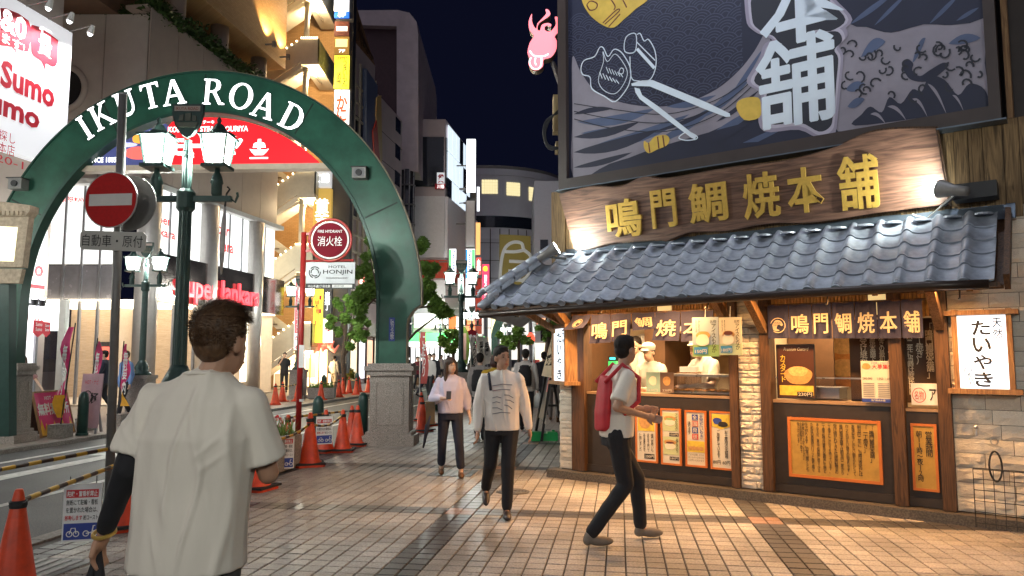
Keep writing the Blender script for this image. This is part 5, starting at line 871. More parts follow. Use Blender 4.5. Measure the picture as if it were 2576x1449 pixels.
# ---------------------------------------------------------------- buildings across the road
BEIGE = M('beige_panel', (.72, .67, .63), .6, var=.06, scale=2); BROWN = M('brown_panel', (.46, .38, .335), .6, var=.07, scale=2); BRICKW = brickmat('tan_brick', (.52, .3, .12), (.6, .36, .16), (.4, .24, .1), .22, .075, .006, .7, swap=True)
SIGNW = M('sign_white_added_glow', (.75, .75, .76), .5, emit=.35, var=0, emc=(.95, .95, 1)); CREAMP = M('cream_parapet', (.6, .54, .42), .5, var=.06); LITGL = E('frosted_lit_glass', (.97, 1, .98), .82); WARMGL = E('warm_shop_glow', (1, .86, .62), 1.5); MULL = M('mullion_grey', (.3, .3, .32), .4, .4); DGLASS = M('dark_glass', (.015, .02, .03), .08, 0, var=.05, spec=.8)  # SIGNW: light of the spotlights put into the sign white as emission
SUMR = M('sumo_red', (.6, .02, .04), .5, var=.04)
def pbox(fr, u0, v0, u1, v1, c=0.0): return box_px(fr, u0, v0, u1, v1, c)
def pr(name, fr, u0, v0, u1, v1, c0, c1, m, t):           # a box on a wall given by photo pixels
    x0, y0, x1, y1 = pbox(fr, u0, v0, u1, v1, c1); return ob(name, MB().box(fr, x0, x1, y0, y1, c0, c1), m, t)
def ptx(s, fr, u0, v0, u1, v1, c, m, t, **k): x0, y0, x1, y1 = pbox(fr, u0, v0, u1, v1, c); text(s, fr, x0, y0, x1, y1, c, m, t, **k)
# --- left: house with the big red and white sign
W0 = wallL(-15.0); sb = thing('agency_building', 'building at the far left with a huge white and red sign wall', 'building', S(14, -15)); aE = W0.px(145, 300)[0]
ob('wall', MB().box(W0, -6, aE, 0, 15, -6, -.01), BROWN, sb); ob('shopfront', MB().box(W0, 8, aE - .3, .1, 3.2, -.0, .03), E('shopfront_glow', (.95, .97, 1), .9), sb); [ob('mullion', MB().box(W0, x, x + .08, .1, 3.2, .03, .09), MULL, sb) for x in (10.5, 12, 13.5, 15, 16.2, 17.2)]
sg = thing('agency_sign', 'huge white letting-agency sign with red speech bubbles, cut by the left edge', 'sign', W0.p(14, 6.6, .3)); zt, zb_ = W0.px(145, 78)[1], W0.px(145, 430)[1]
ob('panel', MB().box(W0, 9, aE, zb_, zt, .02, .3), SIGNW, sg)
for p, tx in (([(-10, 20), (72, 52), (74, 120), (62, 130), (40, 122), (42, 140), (30, 118), (-10, 105)], None), ([(80, 62), (140, 96), (146, 110), (144, 158), (132, 168), (116, 160), (114, 178), (104, 154), (84, 140), (78, 120)], None)): ob('speech_bubble', MB().flat(W0, [W0.px(u, v, .31) for u, v in smooth_line(p, 3)], .31), SUMR, sg)
ptx('0&0', W0, -30, 22, 68, 82, .315, EWHITE, sg, bold=.03); ptx('なります!', W0, -60, 78, 64, 104, .315, EWHITE, sg, bold=.01); ptx('賃貸', W0, 96, 70, 132, 142, .315, EWHITE, sg, bold=.015, vert=True)
ptx('Sumo', W0, 0, 178, 139, 246, .31, SUMR, sg, bold=.035); ptx('Sumo', W0, -70, 236, 102, 296, .31, SUMR, sg, bold=.035); ptx('部屋探し', W0, -50, 322, 40, 350, .31, SUMR, sg); ptx('三宮本店', W0, -50, 352, 38, 382, .31, SUMR, sg); ptx('0120-1', W0, -60, 388, 60, 408, .31, SUMR, sg)
for k, u in enumerate((40, 96, 150)):
    v = 12 + (u - 40) * .58; p = W0.p(W0.px(u, v)[0], zt, .3); t = thing('sign_spotlight', ('left', 'middle', 'right')[k] + ' small spotlight on the top edge of the letting-agency sign', 'spotlight', p, 'spotlights of the agency sign')
    ob('arm', MB().tube([p, p + SR * .7 + UP * .12], .02, 6), GREY, t); ob('head', MB().tube([p + SR * .7 + UP * .12, p + SR * .62 - UP * .1], [.05, .09], 10), WHITE, t); ob('bulb', MB().ball(p + SR * .62 - UP * .11, .06), E('spot_bulb', (1, 1, 1), 8), t); light('SPOT', p + SR * .61 - UP * .18, 170, (.95, .97, 1), t, .05, W0.p(W0.px(u, v)[0], zt - 2.2, .2), 110)
bn = thing('agency_banner', 'tall white banner with red stripes and red word behind the left arch leg', 'banner', W0.p(16.5, 3.4, .3)); x1 = W0.px(125, 640, .3)[0]; z1, z0 = W0.px(122, 546, .3)[1], W0.px(118, 752, .3)[1]
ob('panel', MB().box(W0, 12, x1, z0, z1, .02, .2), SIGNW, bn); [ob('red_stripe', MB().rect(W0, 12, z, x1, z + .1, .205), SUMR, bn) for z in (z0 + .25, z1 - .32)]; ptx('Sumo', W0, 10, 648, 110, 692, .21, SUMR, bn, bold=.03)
for k, u in enumerate((78, 98)): p = W0.p(W0.px(u, 758, .4)[0], z0 - .12, .5); t = thing('banner_uplight', ('left', 'right')[k] + ' black uplight under the red-striped banner', 'spotlight', p, 'uplights of the banner'); ob('head', MB().tube([p - UP * .1, p + UP * .06], [.06, .09], 10), BLACK, t); ob('bulb', MB().ball(p + UP * .07, .05), E('spot_bulb', (1, 1, 1), 8), t); ob('arm', MB().bar(p - UP * .05, p - SR * .45 - UP * .05, .04), BLACK, t); light('SPOT', p + UP * .1, 30, (1, 1, 1), t, .04, p + UP * 2 - SR * .35, 100)
lb = thing('agency_lightbox', 'white glowing lightbox with thin red lettering above the agency door', 'sign', W0.p(16, 2.6, .6)); pr('box', W0, 40, 771, 146, 822, .1, .45, E('lightbox_white', (.97, .98, 1), 1.5), lb); ptx('SumoSumo', W0, 58, 779, 128, 806, .455, SUMR, lb); pr('end_cap', W0, 138, 762, 148, 832, .05, .5, E('lightbox_white', (1, 1, 1), 1.5), lb)
for k, (u0, u1) in enumerate(((83, 107), (107, 125))):
    f = wallL(-14.5); x0, y0, x1, y1 = pbox(f, u0, 806 + 4 * k, u1, 848); t = thing('pennant', ('left', 'right')[k] + ' small red pennant hanging below the agency lightbox', 'pennant', f.p(x0, y0), 'red pennants'); ob('cloth', MB().prism(f, [(x0, y1), (x1, y1), (x1, y0 + .1), ((x0 + x1) / 2, y0), (x0, y0 + .1)], 0, .02), SUMR, t); text('Sumo\nSumo', f, x0 + .05, y0 + .15, x1 - .05, y1 - .05, .03, WHITE, t, .02)
# --- karaoke building: front face and long side along the street
kb_ = thing('karaoke_building', 'beige and brown building with bright glass storeys and mirrored sign band', 'building', S(26, -16)); K0 = front(24.2); K1 = wallL(-15.3); xc = K0.px(365, 300)[0]; ac0 = K1.px(365, 300)[0]; ac1 = 31.2
Z = lambda v, u=365: K0.px(u, v)[1]; zroof, zsoff, zband, zsig = 13.2, 7.45, 5.0, 3.46
xl = -17
ob('upper_block', MB().prism(Fr((0, 0, 0), (1, 0, 0), (0, 1, 0)), [(xl, 24.2), (xc, 24.2), (S(ac1, -15.3).x, S(ac1, -15.3).y), (S(ac1, -22).x, S(ac1, -22).y), (xl, 34)], zsoff + .02, zroof), BROWN, kb_)
for k, (x0, x1) in enumerate(((xl, K0.px(265, 100)[0]), (K0.px(266, 100)[0], xc))):
    for z0, z1 in ((zsoff + .05, 9.5), (9.52, zroof - .02)): ob('wall_panel', MB().box(K0, x0 + .01, x1 - .01, z0, z1, .0, .04), BEIGE, kb_)
for k in range(6): a = ac0 + k * (ac1 - ac0) / 6; ob('wall_panel', MB().box(K1, a + .012, a + (ac1 - ac0) / 6 - .012, zsoff + .05, zroof - .02, 0, .04), BROWN, kb_)
cw, zw = K0.px(160, 224); ob('round_window', MB().tube([K0.p(cw, zw, .03), K0.p(cw, zw, .09)], .66, 32), DGLASS, kb_); ob('window_ring', MB().tube([K0.p(cw + .76 * math.cos(a), zw + .76 * math.sin(a), .06) for a in np.linspace(0, 6.2832, 41)], .11, 8, False), BEIGE, kb_, True); ob('rescue_mark', MB().flat(K0, [(cw + .06, zw + .5), (cw + .24, zw + .5), (cw + .15, zw + .36)], .1), M('triangle_red', (.6, .12, .08), .5), kb_)
# storeys of glass
ob('canopy', MB().prism(Fr((0, 0, 0), (1, 0, 0), (0, 1, 0)), [(xl, 23.9), (xc + .3, 23.9), (S(ac1, -14.9).x, S(ac1, -14.9).y), (S(ac1, -18).x, S(ac1, -18).y), (xl, 30)], zsoff - .18, zsoff), WHITE, kb_)
n = 9; da = (ac1 - ac0 - .6) / n; xg0 = K0.px(118, 600)[0]; xg1 = K0.px(300, 600)[0]
for k in range(n): ob('lit_pane', MB().box(K1, ac0 + .6 + k * da + .03, ac0 + .6 + (k + 1) * da - .03, zband + .05, zsoff - .2, -.1, -.02), LITGL, kb_); ob('mullion', MB().box(K1, ac0 + .6 + k * da - .03, ac0 + .6 + k * da + .03, zband + .05, zsoff - .2, -.08, .03), MULL, kb_)
for k in range(4): a = xg0 + k * (xg1 - xg0) / 4; ob('lit_pane', MB().box(K0, a + .03, a + (xg1 - xg0) / 4 - .03, 4.65, zsoff - .2, -.1, -.02), LITGL, kb_); ob('mullion', MB().box(K0, a - .03, a + .03, 0, zsoff - .2, -.08, .04), MULL, kb_); ob('spandrel_panel', MB().box(K0, a + .03, a + (xg1 - xg0) / 4 - .03, 3.5, 4.6, -.1, -.02), M('spandrel', (.3, .29, .32), .25, .3, var=.2, scale=2), kb_)
for a in (ac0 + .3, K1.px(518, 600)[0], K1.px(636, 600)[0]): ob('round_column', MB().tube([K1.p(a, 0, .12), K1.p(a, zsoff - .2, .12)], .36, 22), M('silver_column', (.5, .47, .45), .35, .5, var=.08), kb_, True)
MIRR = M('mirror_band', (.35, .3, .28), .12, .95, var=.35, scale=1.4, bump=.25); ob('mirror_band', MB().box(K1, K1.px(360, 720)[0], ac1 + .4, zsig, zband + .02, -.1, .3), MIRR, kb_)
JR = E('jankara_red', (1, .06, .08), 1.05); ptx('uper Jankara', K1, 466, 706, 652, 776, .36, JR, kb_, bold=.02, ext=.08, name='red_letter_sign'); ptx('S', K1, 446, 700, 464, 744, .36, JR, kb_, bold=.02, ext=.08, name='red_letter_sign')
RF_ = M('window_film_red', (.7, .05, .05), .5, emit=.45, var=0, emc=(1, .07, .07)); ptx('Super\nJankara', K1, 372, 540, 442, 602, .0, RF_, kb_, bold=.02); ptx('Super\nJankara', K1, 524, 560, 588, 640, .0, RF_, kb_, bold=.02); ptx('SUPER★JANKARA', K0, 158, 492, 238, 512, .0, RF_, kb_, bold=.02)
# ground floor rooms
IWK = M('pale_room', (.62, .52, .42), .6, var=.08); ob('room_floor', MB().prism(Fr((0, 0, 0), (1, 0, 0), (0, 1, 0)), [(xl, 24.0), (xc, 24.0), (S(ac1, -15.2).x, S(ac1, -15.2).y), (S(ac1, -21).x, S(ac1, -21).y), (xl, 31)], .0, .06), IWK, kb_); ob('room_ceiling', MB().prism(Fr((0, 0, 0), (1, 0, 0), (0, 1, 0)), [(xl, 24.0), (xc, 24.0), (S(ac1, -15.2).x, S(ac1, -15.2).y), (S(ac1, -21).x, S(ac1, -21).y), (xl, 31)], 3.42, 3.45), E('room_ceiling_glow', (1, .87, .64), 3.0), kb_)
ob('back_wall', MB().box(front(28.5), xl, -11, .06, 3.42, -.1, 0), wood('room_wood', (.5, .36, .24), (.66, .5, .36), (1.2, 1.2, 14), .5, .05), kb_); ob('back_wall', MB().box(wallL(-18.5), 25, ac1, .06, 3.42, -.1, 0), IWK, kb_); ob('end_wall', MB().box(front(S(ac1, -17).y), S(ac1, -21).x, S(ac1, -15.4).x, .06, 3.42, -.05, 0), IWK, kb_)
for k in range(5): a = xg0 + k * (xg1 - xg0) / 4; ob('door_glass', MB().box(K0, a, a + (xg1 - xg0) / 4, .06, 3.4, -.2, -.19), GLASS, kb_)
for k in range(6): a = ac0 + 1 + k * 1.3; ob('door_frame', MB().box(K1, a, a + .07, .06, 3.42, -.25, -.15), MULL, kb_); ob('door_glass', MB().box(K1, a + .07, a + 1.3, .06, 3.42, -.21, -.2), GLASS, kb_)
for u0, v0, u1, v1 in ((610, 800, 640, 960), (642, 790, 652, 950)): pr('lit_menu_panel', K1, u0, v0, u1, v1, .0, .1, WARMGL, kb_)
t = thing('wall_screen', 'dark wall screen with a red logo inside the left glass shopfront', 'screen', front(28.4).p(front(28.4).px(265, 900)[0], 1.4)); pr('panel', front(28.4), 235, 860, 294, 918, 0, .06, BLACK, t); pr('red_logo', front(28.4), 240, 872, 288, 905, .06, .07, E('screen_red', (.9, .15, .1), .8), t)
dv_ = thing('entrance_pillar', 'square white pillar at the agency doorway', 'pillar', (-13.4, 22, 0)); ob('shaft', MB().box(front(22), -13.5, -13.3, 0, 3.3, -.2, 0), WHITE, dv_)
# terrace hedge, columns and the lit brick storeys above
def leaves(name, pts, n, size, m, parent=None, seed=1, **kw):
    rr = random.Random(seed); mb = MB()
    for i in range(n):
        c, r = pts[rr.randrange(len(pts))]; d = V((rr.gauss(0, 1), rr.gauss(0, 1), rr.gauss(0, 1))).normalized() * r * rr.random() ** .45; p = c + d
        a = V((rr.gauss(0, 1), rr.gauss(0, 1), rr.gauss(0, .5))).normalized(); b = a.cross(V((rr.gauss(0, 1), rr.gauss(0, 1), rr.gauss(0, 1)))).normalized(); s_ = size * rr.uniform(.6, 1.4)
        mb.add([p - a * s_, p + b * s_ * .42 + UP * .1 * s_, p + a * s_, p - b * s_ * .42], [(0, 1, 2, 3)])
    return ob(name, mb, m, parent, **kw)
LEAFD = M('hedge_green', (.035, .075, .012), .6, var=.5, scale=1.5)
hd_ = thing('terrace_hedge', 'dark trailing hedge along the terrace edge of the brown building', 'hedge', S(26, -15.5, zroof)); leaves('foliage', [(S(ac0 + k * .25, -15.35 - .2 * (k % 3), zroof + .25 + .2 * math.sin(k * 1.7)), .45) for k in range(38)] + [(V((x, 24.4, zroof + .12)), .3) for x in np.linspace(-15, xc, 12)], 5200, .1, LEAFD, hd_, kind='stuff'); ob('planter_box', MB().box(K1, ac0, ac1, zroof, zroof + .12, -.9, -.1), BROWN, hd_)
UB = thing('lit_brick_storeys', 'warmly uplit brick upper storeys above the hedged terrace', 'building', S(27, -16, 15)); ob('wall', MB().box(K1, 14, 31.6, 14.95, 24, -6, .05), BRICKW, UB); ob('recess', MB().box(K1, 14, 31.4, zroof, 14.93, -6, -1.4), M('recess_brown', (.2, .12, .08), .7), UB); [ob('column', MB().tube([K1.p(a, zroof, -.6), K1.p(a, 14.95, -.6)], .35, 14), BROWN, UB, True) for a in (24, 27, 30.3)]
for k, a in enumerate((29.6, 31.0)): p = K1.p(a, 15.3, .45); t = thing('facade_uplight', ('left', 'right')[k] + ' uplight fixed to the lit brick storeys', 'spotlight', p, 'uplights on the brick storeys'); ob('head', MB().tube([p - UP * .12, p + UP * .1], .1, 10), GREY, t); ob('bracket', MB().bar(p, p - SR * .4, .06), GREY, t); light('SPOT', p + UP * .15, 420, (1, .68, .3), t, .06, p + UP * 3 - SR * .38, 95)
# --- brick building with outside stairs
SF = front(38.4); st_ = thing('stair_building', 'tan brick building with zigzag outside stairs and cream parapets', 'building', V((-10.5, 36, 0))); bx0, bx1 = SF.px(610, 600)[0], SF.px(838, 600)[0]
ob('brick_wall', MB().box(SF, bx0, bx1, 0, 24, -.5, 0), BRICKW, st_); ob('side_wall', MB().box(Fr((bx0, 0, 0), (0, 1, 0)), 33, 38.4, 3.6, 24, 0, .3), BRICKW, st_)
YS, YE_ = 34.6, 36.2; lv = [2.05, 5.75, 9.3, 12.6, 15.85, 19.2]; xa, xb, xd = front(34.6).px(632, 600)[0], front(34.6).px(745, 600)[0], front(34.6).px(790, 600)[0]
BULB = E('string_bulb', (1, .8, .5), 14); SOFF = M('soffit_cream', (.62, .56, .46), .6, var=.05)
for k, z in enumerate(lv):
    f = front(YS); zl = z - (xb - xa) * .72
    ob('landing', MB().box(f, xb, xd, z - .18, z, -3.5, 0), SOFF, st_); ob('parapet', MB().box(f, xb, xd, z, z + 1.12, -.09, 0), CREAMP, st_); ob('end_parapet', MB().box(Fr((xd, YS, 0), (0, 1, 0)), 0, 3.5, z, z + 1.1, -.05, .0), M('end_screen', (.5, .47, .34), .25, var=.12, scale=1.5), st_)
    ob('flight_parapet', MB().prism(f, [(xa, zl), (xb, z), (xb, z + 1.12), (xa, zl + 1.12)], -.09, 0), CREAMP, st_); ob('flight_soffit', MB().prism(f, [(xa, zl - .3), (xb, z - .3), (xb, z - .02), (xa, zl - .02)], -1.6, -.1), SOFF, st_)
    ob('back_flight', MB().prism(front(YS + 1.35), [(xa, z + 1.55), (xb + .4, z - .3), (xb + .4, z), (xa, z + 1.85)], -1.1, 0), SOFF, st_); ob('back_string', MB().prism(front(YS + 1.33), [(xa, z + 1.8), (xb + .4, z - .05), (xb + .4, z + .25), (xa, z + 2.1)], -.05, 0), CREAMP, st_)
    for j in range(7): ob('tread', MB().box(front(YS + 1.3), xa + .2 + j * .23, xa + .46 + j * .23, z + 1.6 - j * .26, z + 1.66 - j * .26, -1.1, 0), M('tread_brown', (.2, .15, .1), .7), st_)
    ob('stair_column', MB().tube([V((xb + .1, YS + .5, z - 3.7 if k else 0)), V((xb + .1, YS + .5, z - .18))], .14, 12), CREAMP, st_, True)
    ob('downlight', MB().tube([V((xb + .6, YS + .7, z - .2)), V((xb + .6, YS + .7, z - .19))], .12, 12), E('downlight_glow', (1, .88, .62), 12), st_)
    l = light('POINT', (xb + .5, YS + .8, z - .5), 260, (1, .74, .42), st_, .12); l.name = 'stair_lamp'
    for j in range(9): ob('string_bulb', MB().ball(V((xa + (xb - xa) * j / 9, YS - .02, zl + (z - zl) * j / 9 + 1.15)), .035, n=6, m=4), BULB, st_); ob('string_bulb', MB().ball(V((xb + (xd - xb) * j / 9, YS - .02, z + 1.15)), .035, n=6, m=4), BULB, st_)
# ground floor shop under the stairs
cs = thing('crab_shop', 'warm glowing ground-floor shopfront under the outside stairs', 'shop', V((-10, 36, 0))); SG2 = front(36.8); pr('lit_window', SG2, 690, 868, 832, 972, -.1, 0, WARMGL, cs); [pr('frame', SG2, u, 866, u + 3, 975, 0, .08, MWOOD, cs) for u in (705, 762, 778, 800, 822)]; pr('counter', SG2, 690, 940, 745, 978, 0, .6, CREAMP, cs); [pr('lit_poster', SG2, u, 900, u + 12, 950, .02, .06, E('poster_glow%d' % u, c, 1.0), cs) for u, c in ((782, (1, .75, .2)), (806, (.9, .85, .7)), (768, (1, .4, .2)))]
t = thing('crab_shop_sign', 'white sign with red hiragana above the warm shopfront', 'sign', SG2.p(-10.6, 1.7, .6)); pr('panel', SG2, 728, 868, 770, 889, .5, .7, EWHITE, t); ptx('かに道', SG2, 731, 871, 768, 886, .71, SUMR, t, bold=.02)
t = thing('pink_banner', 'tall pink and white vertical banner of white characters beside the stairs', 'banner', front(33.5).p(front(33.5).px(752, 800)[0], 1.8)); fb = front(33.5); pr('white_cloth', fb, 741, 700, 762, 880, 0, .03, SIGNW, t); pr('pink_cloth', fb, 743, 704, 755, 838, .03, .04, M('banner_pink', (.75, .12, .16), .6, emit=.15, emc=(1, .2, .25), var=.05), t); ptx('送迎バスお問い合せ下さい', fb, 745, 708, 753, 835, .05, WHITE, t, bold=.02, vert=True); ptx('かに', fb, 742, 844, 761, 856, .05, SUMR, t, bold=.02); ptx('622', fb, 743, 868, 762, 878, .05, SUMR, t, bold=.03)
t = thing('octopus_ornament', 'pink moulded sea creature hanging on the shopfront behind the small tree', 'ornament', front(36).p(front(36).px(815, 870)[0], 2)); oc = D(815, 858, 36); PINKO = M('creature_pink', (.75, .2, .15), .45, emit=.25, emc=(1, .3, .2)); ob('body', MB().ball(oc, .38, .35, .45, 14, 10), PINKO, t, True); [ob('arm', MB().tube([oc + V((.25 * math.cos(k), -.1, -.2)), oc + V((.6 * math.cos(k), -.3, -.5 + .2 * math.sin(k * 2))), oc + V((.8 * math.cos(k), -.3, -.2 + .3 * math.sin(k * 3)))], [.14, .1, .04], 8), PINKO, t, True) for k in (0, .8, 1.6, 2.4, 3.1)]
# sign tower
tw = thing('sign_tower', 'tall vertical tower of lit restaurant signs beside the brick stairs', 'sign tower', front(36).p(front(36).px(858, 500)[0], 0)); TF = front(36); pr('mast', TF, 836, -120, 882, 940, -.7, -.05, BLACK, tw)
for v0, v1, c, s_ in ((-60, 27, (1, 1, 1), 1.3), (29, 45, (.02, .12, .6), .9), (54, 90, (.1, .03, .02), .6), (92, 136, (.25, .14, .03), .7), (139, 222, (1, .85, .05), 1.0), (226, 312, (1, .97, .9), 1.4), (318, 400, (1, .95, .85), 1.2)): pr('sign_panel', TF, 841, v0, 878, v1, -.05, .03, E('tower_panel%d' % v0, c, s_), tw)
ptx('8F', TF, 850, 31, 870, 43, .04, EWHITE, tw, bold=.03); ptx('うまいもん', TF, 861, 150, 874, 218, .04, INK, tw, bold=.01, vert=True); ptx('酒場', TF, 846, 182, 858, 210, .04, INK, tw, bold=.01, vert=True); ptx('299円', TF, 848, 142, 876, 150, .04, SUMR, tw, bold=.02); KO = E('kani_orange', (.9, .1, .04), .8); ptx('かに', TF, 846, 240, 874, 306, .04, KO, tw, bold=.04, vert=True); ptx('7F', TF, 852, 124, 868, 132, .04, EWHITE, tw, bold=.02)
for u0, v0, u1, v1, c in ((846, 66, 874, 78, (1, .8, .7)), (844, 98, 874, 118, (.95, .75, .3))): pr('sign_picture', TF, u0, v0, u1, v1, .03, .04, E('tower_pic%d' % v0, c, .9), tw)
for lbx, u0, v0, u1, v1, c, s_, tx, tm_ in (('gold and black lit upright sign at the stair corner', 787, 474, 832, 640, (.45, .28, .06), .7, '黄金鯛', E('gold_white', (1, .95, .8), 1.2)), ('yellow lit upright sign with a red price at the stair corner', 788, 722, 812, 862, (1, .78, .05), 1.0, '299円', SUMR), ('black lit upright sign with white characters at the stair corner', 813, 722, 834, 800, (.03, .03, .03), .5, '楽横丁', EWHITE), ('white lit upright sign below the black one at the stair corner', 813, 802, 834, 862, (1, .93, .8), 1.1, 'や', SUMR), ('dark and white lit sign at the second stair landing', 786, 430, 832, 470, (.5, .5, .5), .7, 'て錦', EWHITE)):
    t = thing('upright_sign', lbx, 'sign', TF.p(TF.px(u0, v1)[0], TF.px(u0, v1)[1]), 'lit signs at the stair corner'); f2 = front(35.2); pr('panel', f2, u0, v0, u1, v1, -.3, 0, E('up%d_%d' % (u0, v0), c, s_), t); ptx(tx, f2, u0 + 4, v0 + (v1 - v0) * .15, u1 - 4, v0 + (v1 - v0) * .75, .01, tm_, t, bold=.02, vert=len(tx) > 2 and v1 - v0 > 60 and '円' not in tx)
# ---------------------------------------------------------------- farther down the street
PURP = M('dusky_panel', (.58, .48, .48), .7, var=.08, scale=.6); MAROON = M('maroon_wall', (.09, .05, .06), .7, var=.15); PLUM = M('speckled_panel', (.62, .53, .55), .7, var=.12, scale=1.2)
W5 = wallL(-15.2); A = lambda u, v=600: W5.px(u, v)[0]
ht = thing('timbered_building', 'brown building with a white timber lattice front right of the sign tower', 'building', W5.p(A(900), 0)); a0, a1 = A(882), A(936); ztop = W5.px(905, 120)[1]
ob('wall', MB().box(W5, a0, a1, 0, ztop, -8, 0), PURP, ht); nz_ = 11
for k in range(5): a = a0 + (a1 - a0) * k / 4; ob('lattice_post', MB().box(W5, a - .07, a + .07, 7, ztop - 1, .0, .12), CREAMP, ht)
for k in range(nz_): z = 7.6 + k * (ztop - 9.2) / nz_; ob('lattice_rail', MB().box(W5, a0, a1, z, z + .14, .0, .1), CREAMP, ht)
[ob('window', MB().box(W5, a0 + .4, a0 + 1.6, z, z + 1.8, .0, .03), DGLASS, ht) for z in (9.6, 14.0)]; ob('gable', MB().prism(W5, [(a0, ztop), (a1, ztop), (a0, ztop + 2.4)], -3, 0), MWOOD, ht)
[ob('gable_timber', MB().bar(W5.p(a0 + k, ztop + .2, .05), W5.p(a0 + k * .4, ztop + 2.0 - k * .5, .05), .16), DWOOD, ht) for k in (.3, 1.2, 2.2, 3)]
cb = thing('panelled_building', 'plain panelled building with blue, yellow and red slabs on its front', 'building', W5.p(A(960), 0)); a2 = A(1008); zt2 = W5.px(955, 165)[1]
ob('wall', MB().box(W5, a1 + .02, a2, 0, zt2 - 2, -8, 0), PURP, cb); BLP = M('blue_slab', (.1, .14, .26), .5, var=.12); RDP = M('red_slab', (.55, .05, .02), .5, var=.08); YLP = M('yellow_slab', (.6, .42, .16), .5, var=.08)
for m_, p in ((BLP, [(922, 172), (950, 215), (948, 440), (938, 520), (922, 545)]), (RDP, [(936, 330), (946, 300), (955, 420), (956, 500), (948, 480), (940, 400)]), (YLP, [(946, 245), (957, 240), (960, 400), (955, 420), (944, 290)])): ob('colour_slab', MB().prism(W5, [W5.px(u, v, .3) for u, v in p], .05, .3 if m_ is BLP else .36), m_, cb)
for k in range(8): ob('panel_joint', MB().box(W5, a1, a2, 3 + k * 1.9, 3.04 + k * 1.9, 0, .01), BASE, cb); ob('window', MB().box(W5, a2 - 1.6, a2 - .4, 4 + k * 1.9, 5.0 + k * 1.9, 0, .012), DGLASS, cb)
ob('corner_duct', MB().tube([W5.p(a1 + 2.2, 3.5, .2), W5.p(a1 + 2.2, 13, .2)], .35, 12), PURP, cb, True)
sf_ = thing('signed_shopfronts', 'row of lit shopfronts with small signs under the timbered building', 'shop', W5.p(A(930), 0)); rr = random.Random(4)
for k in range(7):
    a = a0 + k * (a2 - a0) / 7; c = ((1, .85, .6), (.9, .9, 1), (1, .6, .4), (.9, .8, .6))[k % 4]; ob('lit_front', MB().box(W5, a + .1, a + (a2 - a0) / 7 - .1, .3, 2.6, .0, .03), E('front_glow%d' % (k % 4), c, .8), sf_); ob('fascia', MB().box(W5, a + .05, a + (a2 - a0) / 7 - .05, 2.8, 3.6, .0, .2), M('fascia%d' % (k % 3), ((.3, .25, .22), (.12, .04, .04), (.4, .36, .3))[k % 3], .6), sf_); ob('door_post', MB().box(W5, a, a + .1, 0, 2.8, 0, .1), DWOOD, sf_)
t = thing('tower_block', 'dark tower block with a rounded pale shoulder against the night sky', 'building', V((-8, 55, 0))); T5 = front(55); X5 = lambda u, v: T5.px(u, v)
sh = [(880, 26), (1000, 25), (1030, 32), (1048, 55), (1052, 90), (1052, 432), (998, 424), (998, 66), (880, 62)]; ob('rounded_frame', MB().prism(T5, [X5(*q) for q in sh], -14, 0), PLUM, t); ob('recessed_wall', MB().prism(T5, [X5(*q) for q in ((880, 62), (998, 66), (998, 900), (880, 900))], -13, -.6), MAROON, t)
gt = thing('glass_stair_tower', 'dark round glass stair tower below the tower block shoulder', 'building', V((-7.6, 54, 0))); g0, g1 = X5(1003, 600)[0], X5(1040, 600)[0]; gx, gr = (g0 + g1) / 2, (g1 - g0) / 2; zt_ = X5(1020, 425)[1]; ob('glass_drum', MB().lathe((gx, 55.5, 0), [(gr, 3), (gr, zt_)], 20), DGLASS, gt, True)
[ob('ring_rail', MB().lathe((gx, 55.5, 0), [(gr + .05, z), (gr + .05, z + .12)], 20), GREY, gt) for z in np.arange(4, zt_, 1.5)]; [ob('upright', MB().tube([V((gx + gr * math.cos(a), 55.5 + gr * math.sin(a), 3)), V((gx + gr * math.cos(a), 55.5 + gr * math.sin(a), zt_))], .05, 6), STEEL, gt) for a in (-2.6, -1.9, -1.2, -.5)]
# convenience store corner building
CF = front(58); cbld = thing('corner_building', 'corner building with dark glass storeys, pale panels and a green-lit store below', 'building', V((-5.5, 60, 0))); c0, c1 = CF.px(1036, 600)[0], CF.px(1118, 600)[0]; CS = Fr((c1, 58, 0), V((.17, .985, 0))); cz = lambda v: CF.px(1080, v)[1]
ob('core', MB().prism(ID, [(c0, 58), (c1, 58), (c1 + 1.9, 70), (c0, 70)], 0, cz(300)), PURP, cbld)
for f, x0, x1 in ((CF, c0, c1), (CS, 0, 11)):
    ob('glass_storey', MB().box(f, x0 + .1, x1 - .1, cz(470), cz(345), .0, .08), DGLASS, cbld); ob('pale_panel', MB().box(f, x0, x1, cz(648), cz(495), .0, .25), M('pale_cladding', (.78, .75, .76), .5, var=.06), cbld); ob('pale_panel', MB().box(f, x0, x1, cz(800), cz(705), .0, .1), M('pale_cladding', (.42, .4, .42), .5), cbld); ob('red_band', MB().box(f, x0, x1, cz(700), cz(655), .0, .2), RDP, cbld)
    ob('green_fascia', MB().box(f, x0 - .2, x1, cz(860), cz(838), .0, 1.0), E('store_green', (.15, 1, .25), .9), cbld); ob('white_fascia', MB().box(f, x0 - .2, x1, cz(872), cz(861), .0, 1.0), EWHITE, cbld); ob('lit_storefront', MB().box(f, x0, x1, .1, cz(876), .0, .05), E('store_glow', (.97, 1, .95), 1.15), cbld); ob('lit_upper_window', MB().box(f, x0 + .3, x1 - .3, cz(825), cz(790), .1, .14), E('upper_glow', (1, .93, .8), .8), cbld)
    for k in range(7): ob('store_post', MB().box(f, x0 + (x1 - x0) * k / 7, x0 + (x1 - x0) * k / 7 + .1, 0, cz(876), .05, .12), MULL, cbld)
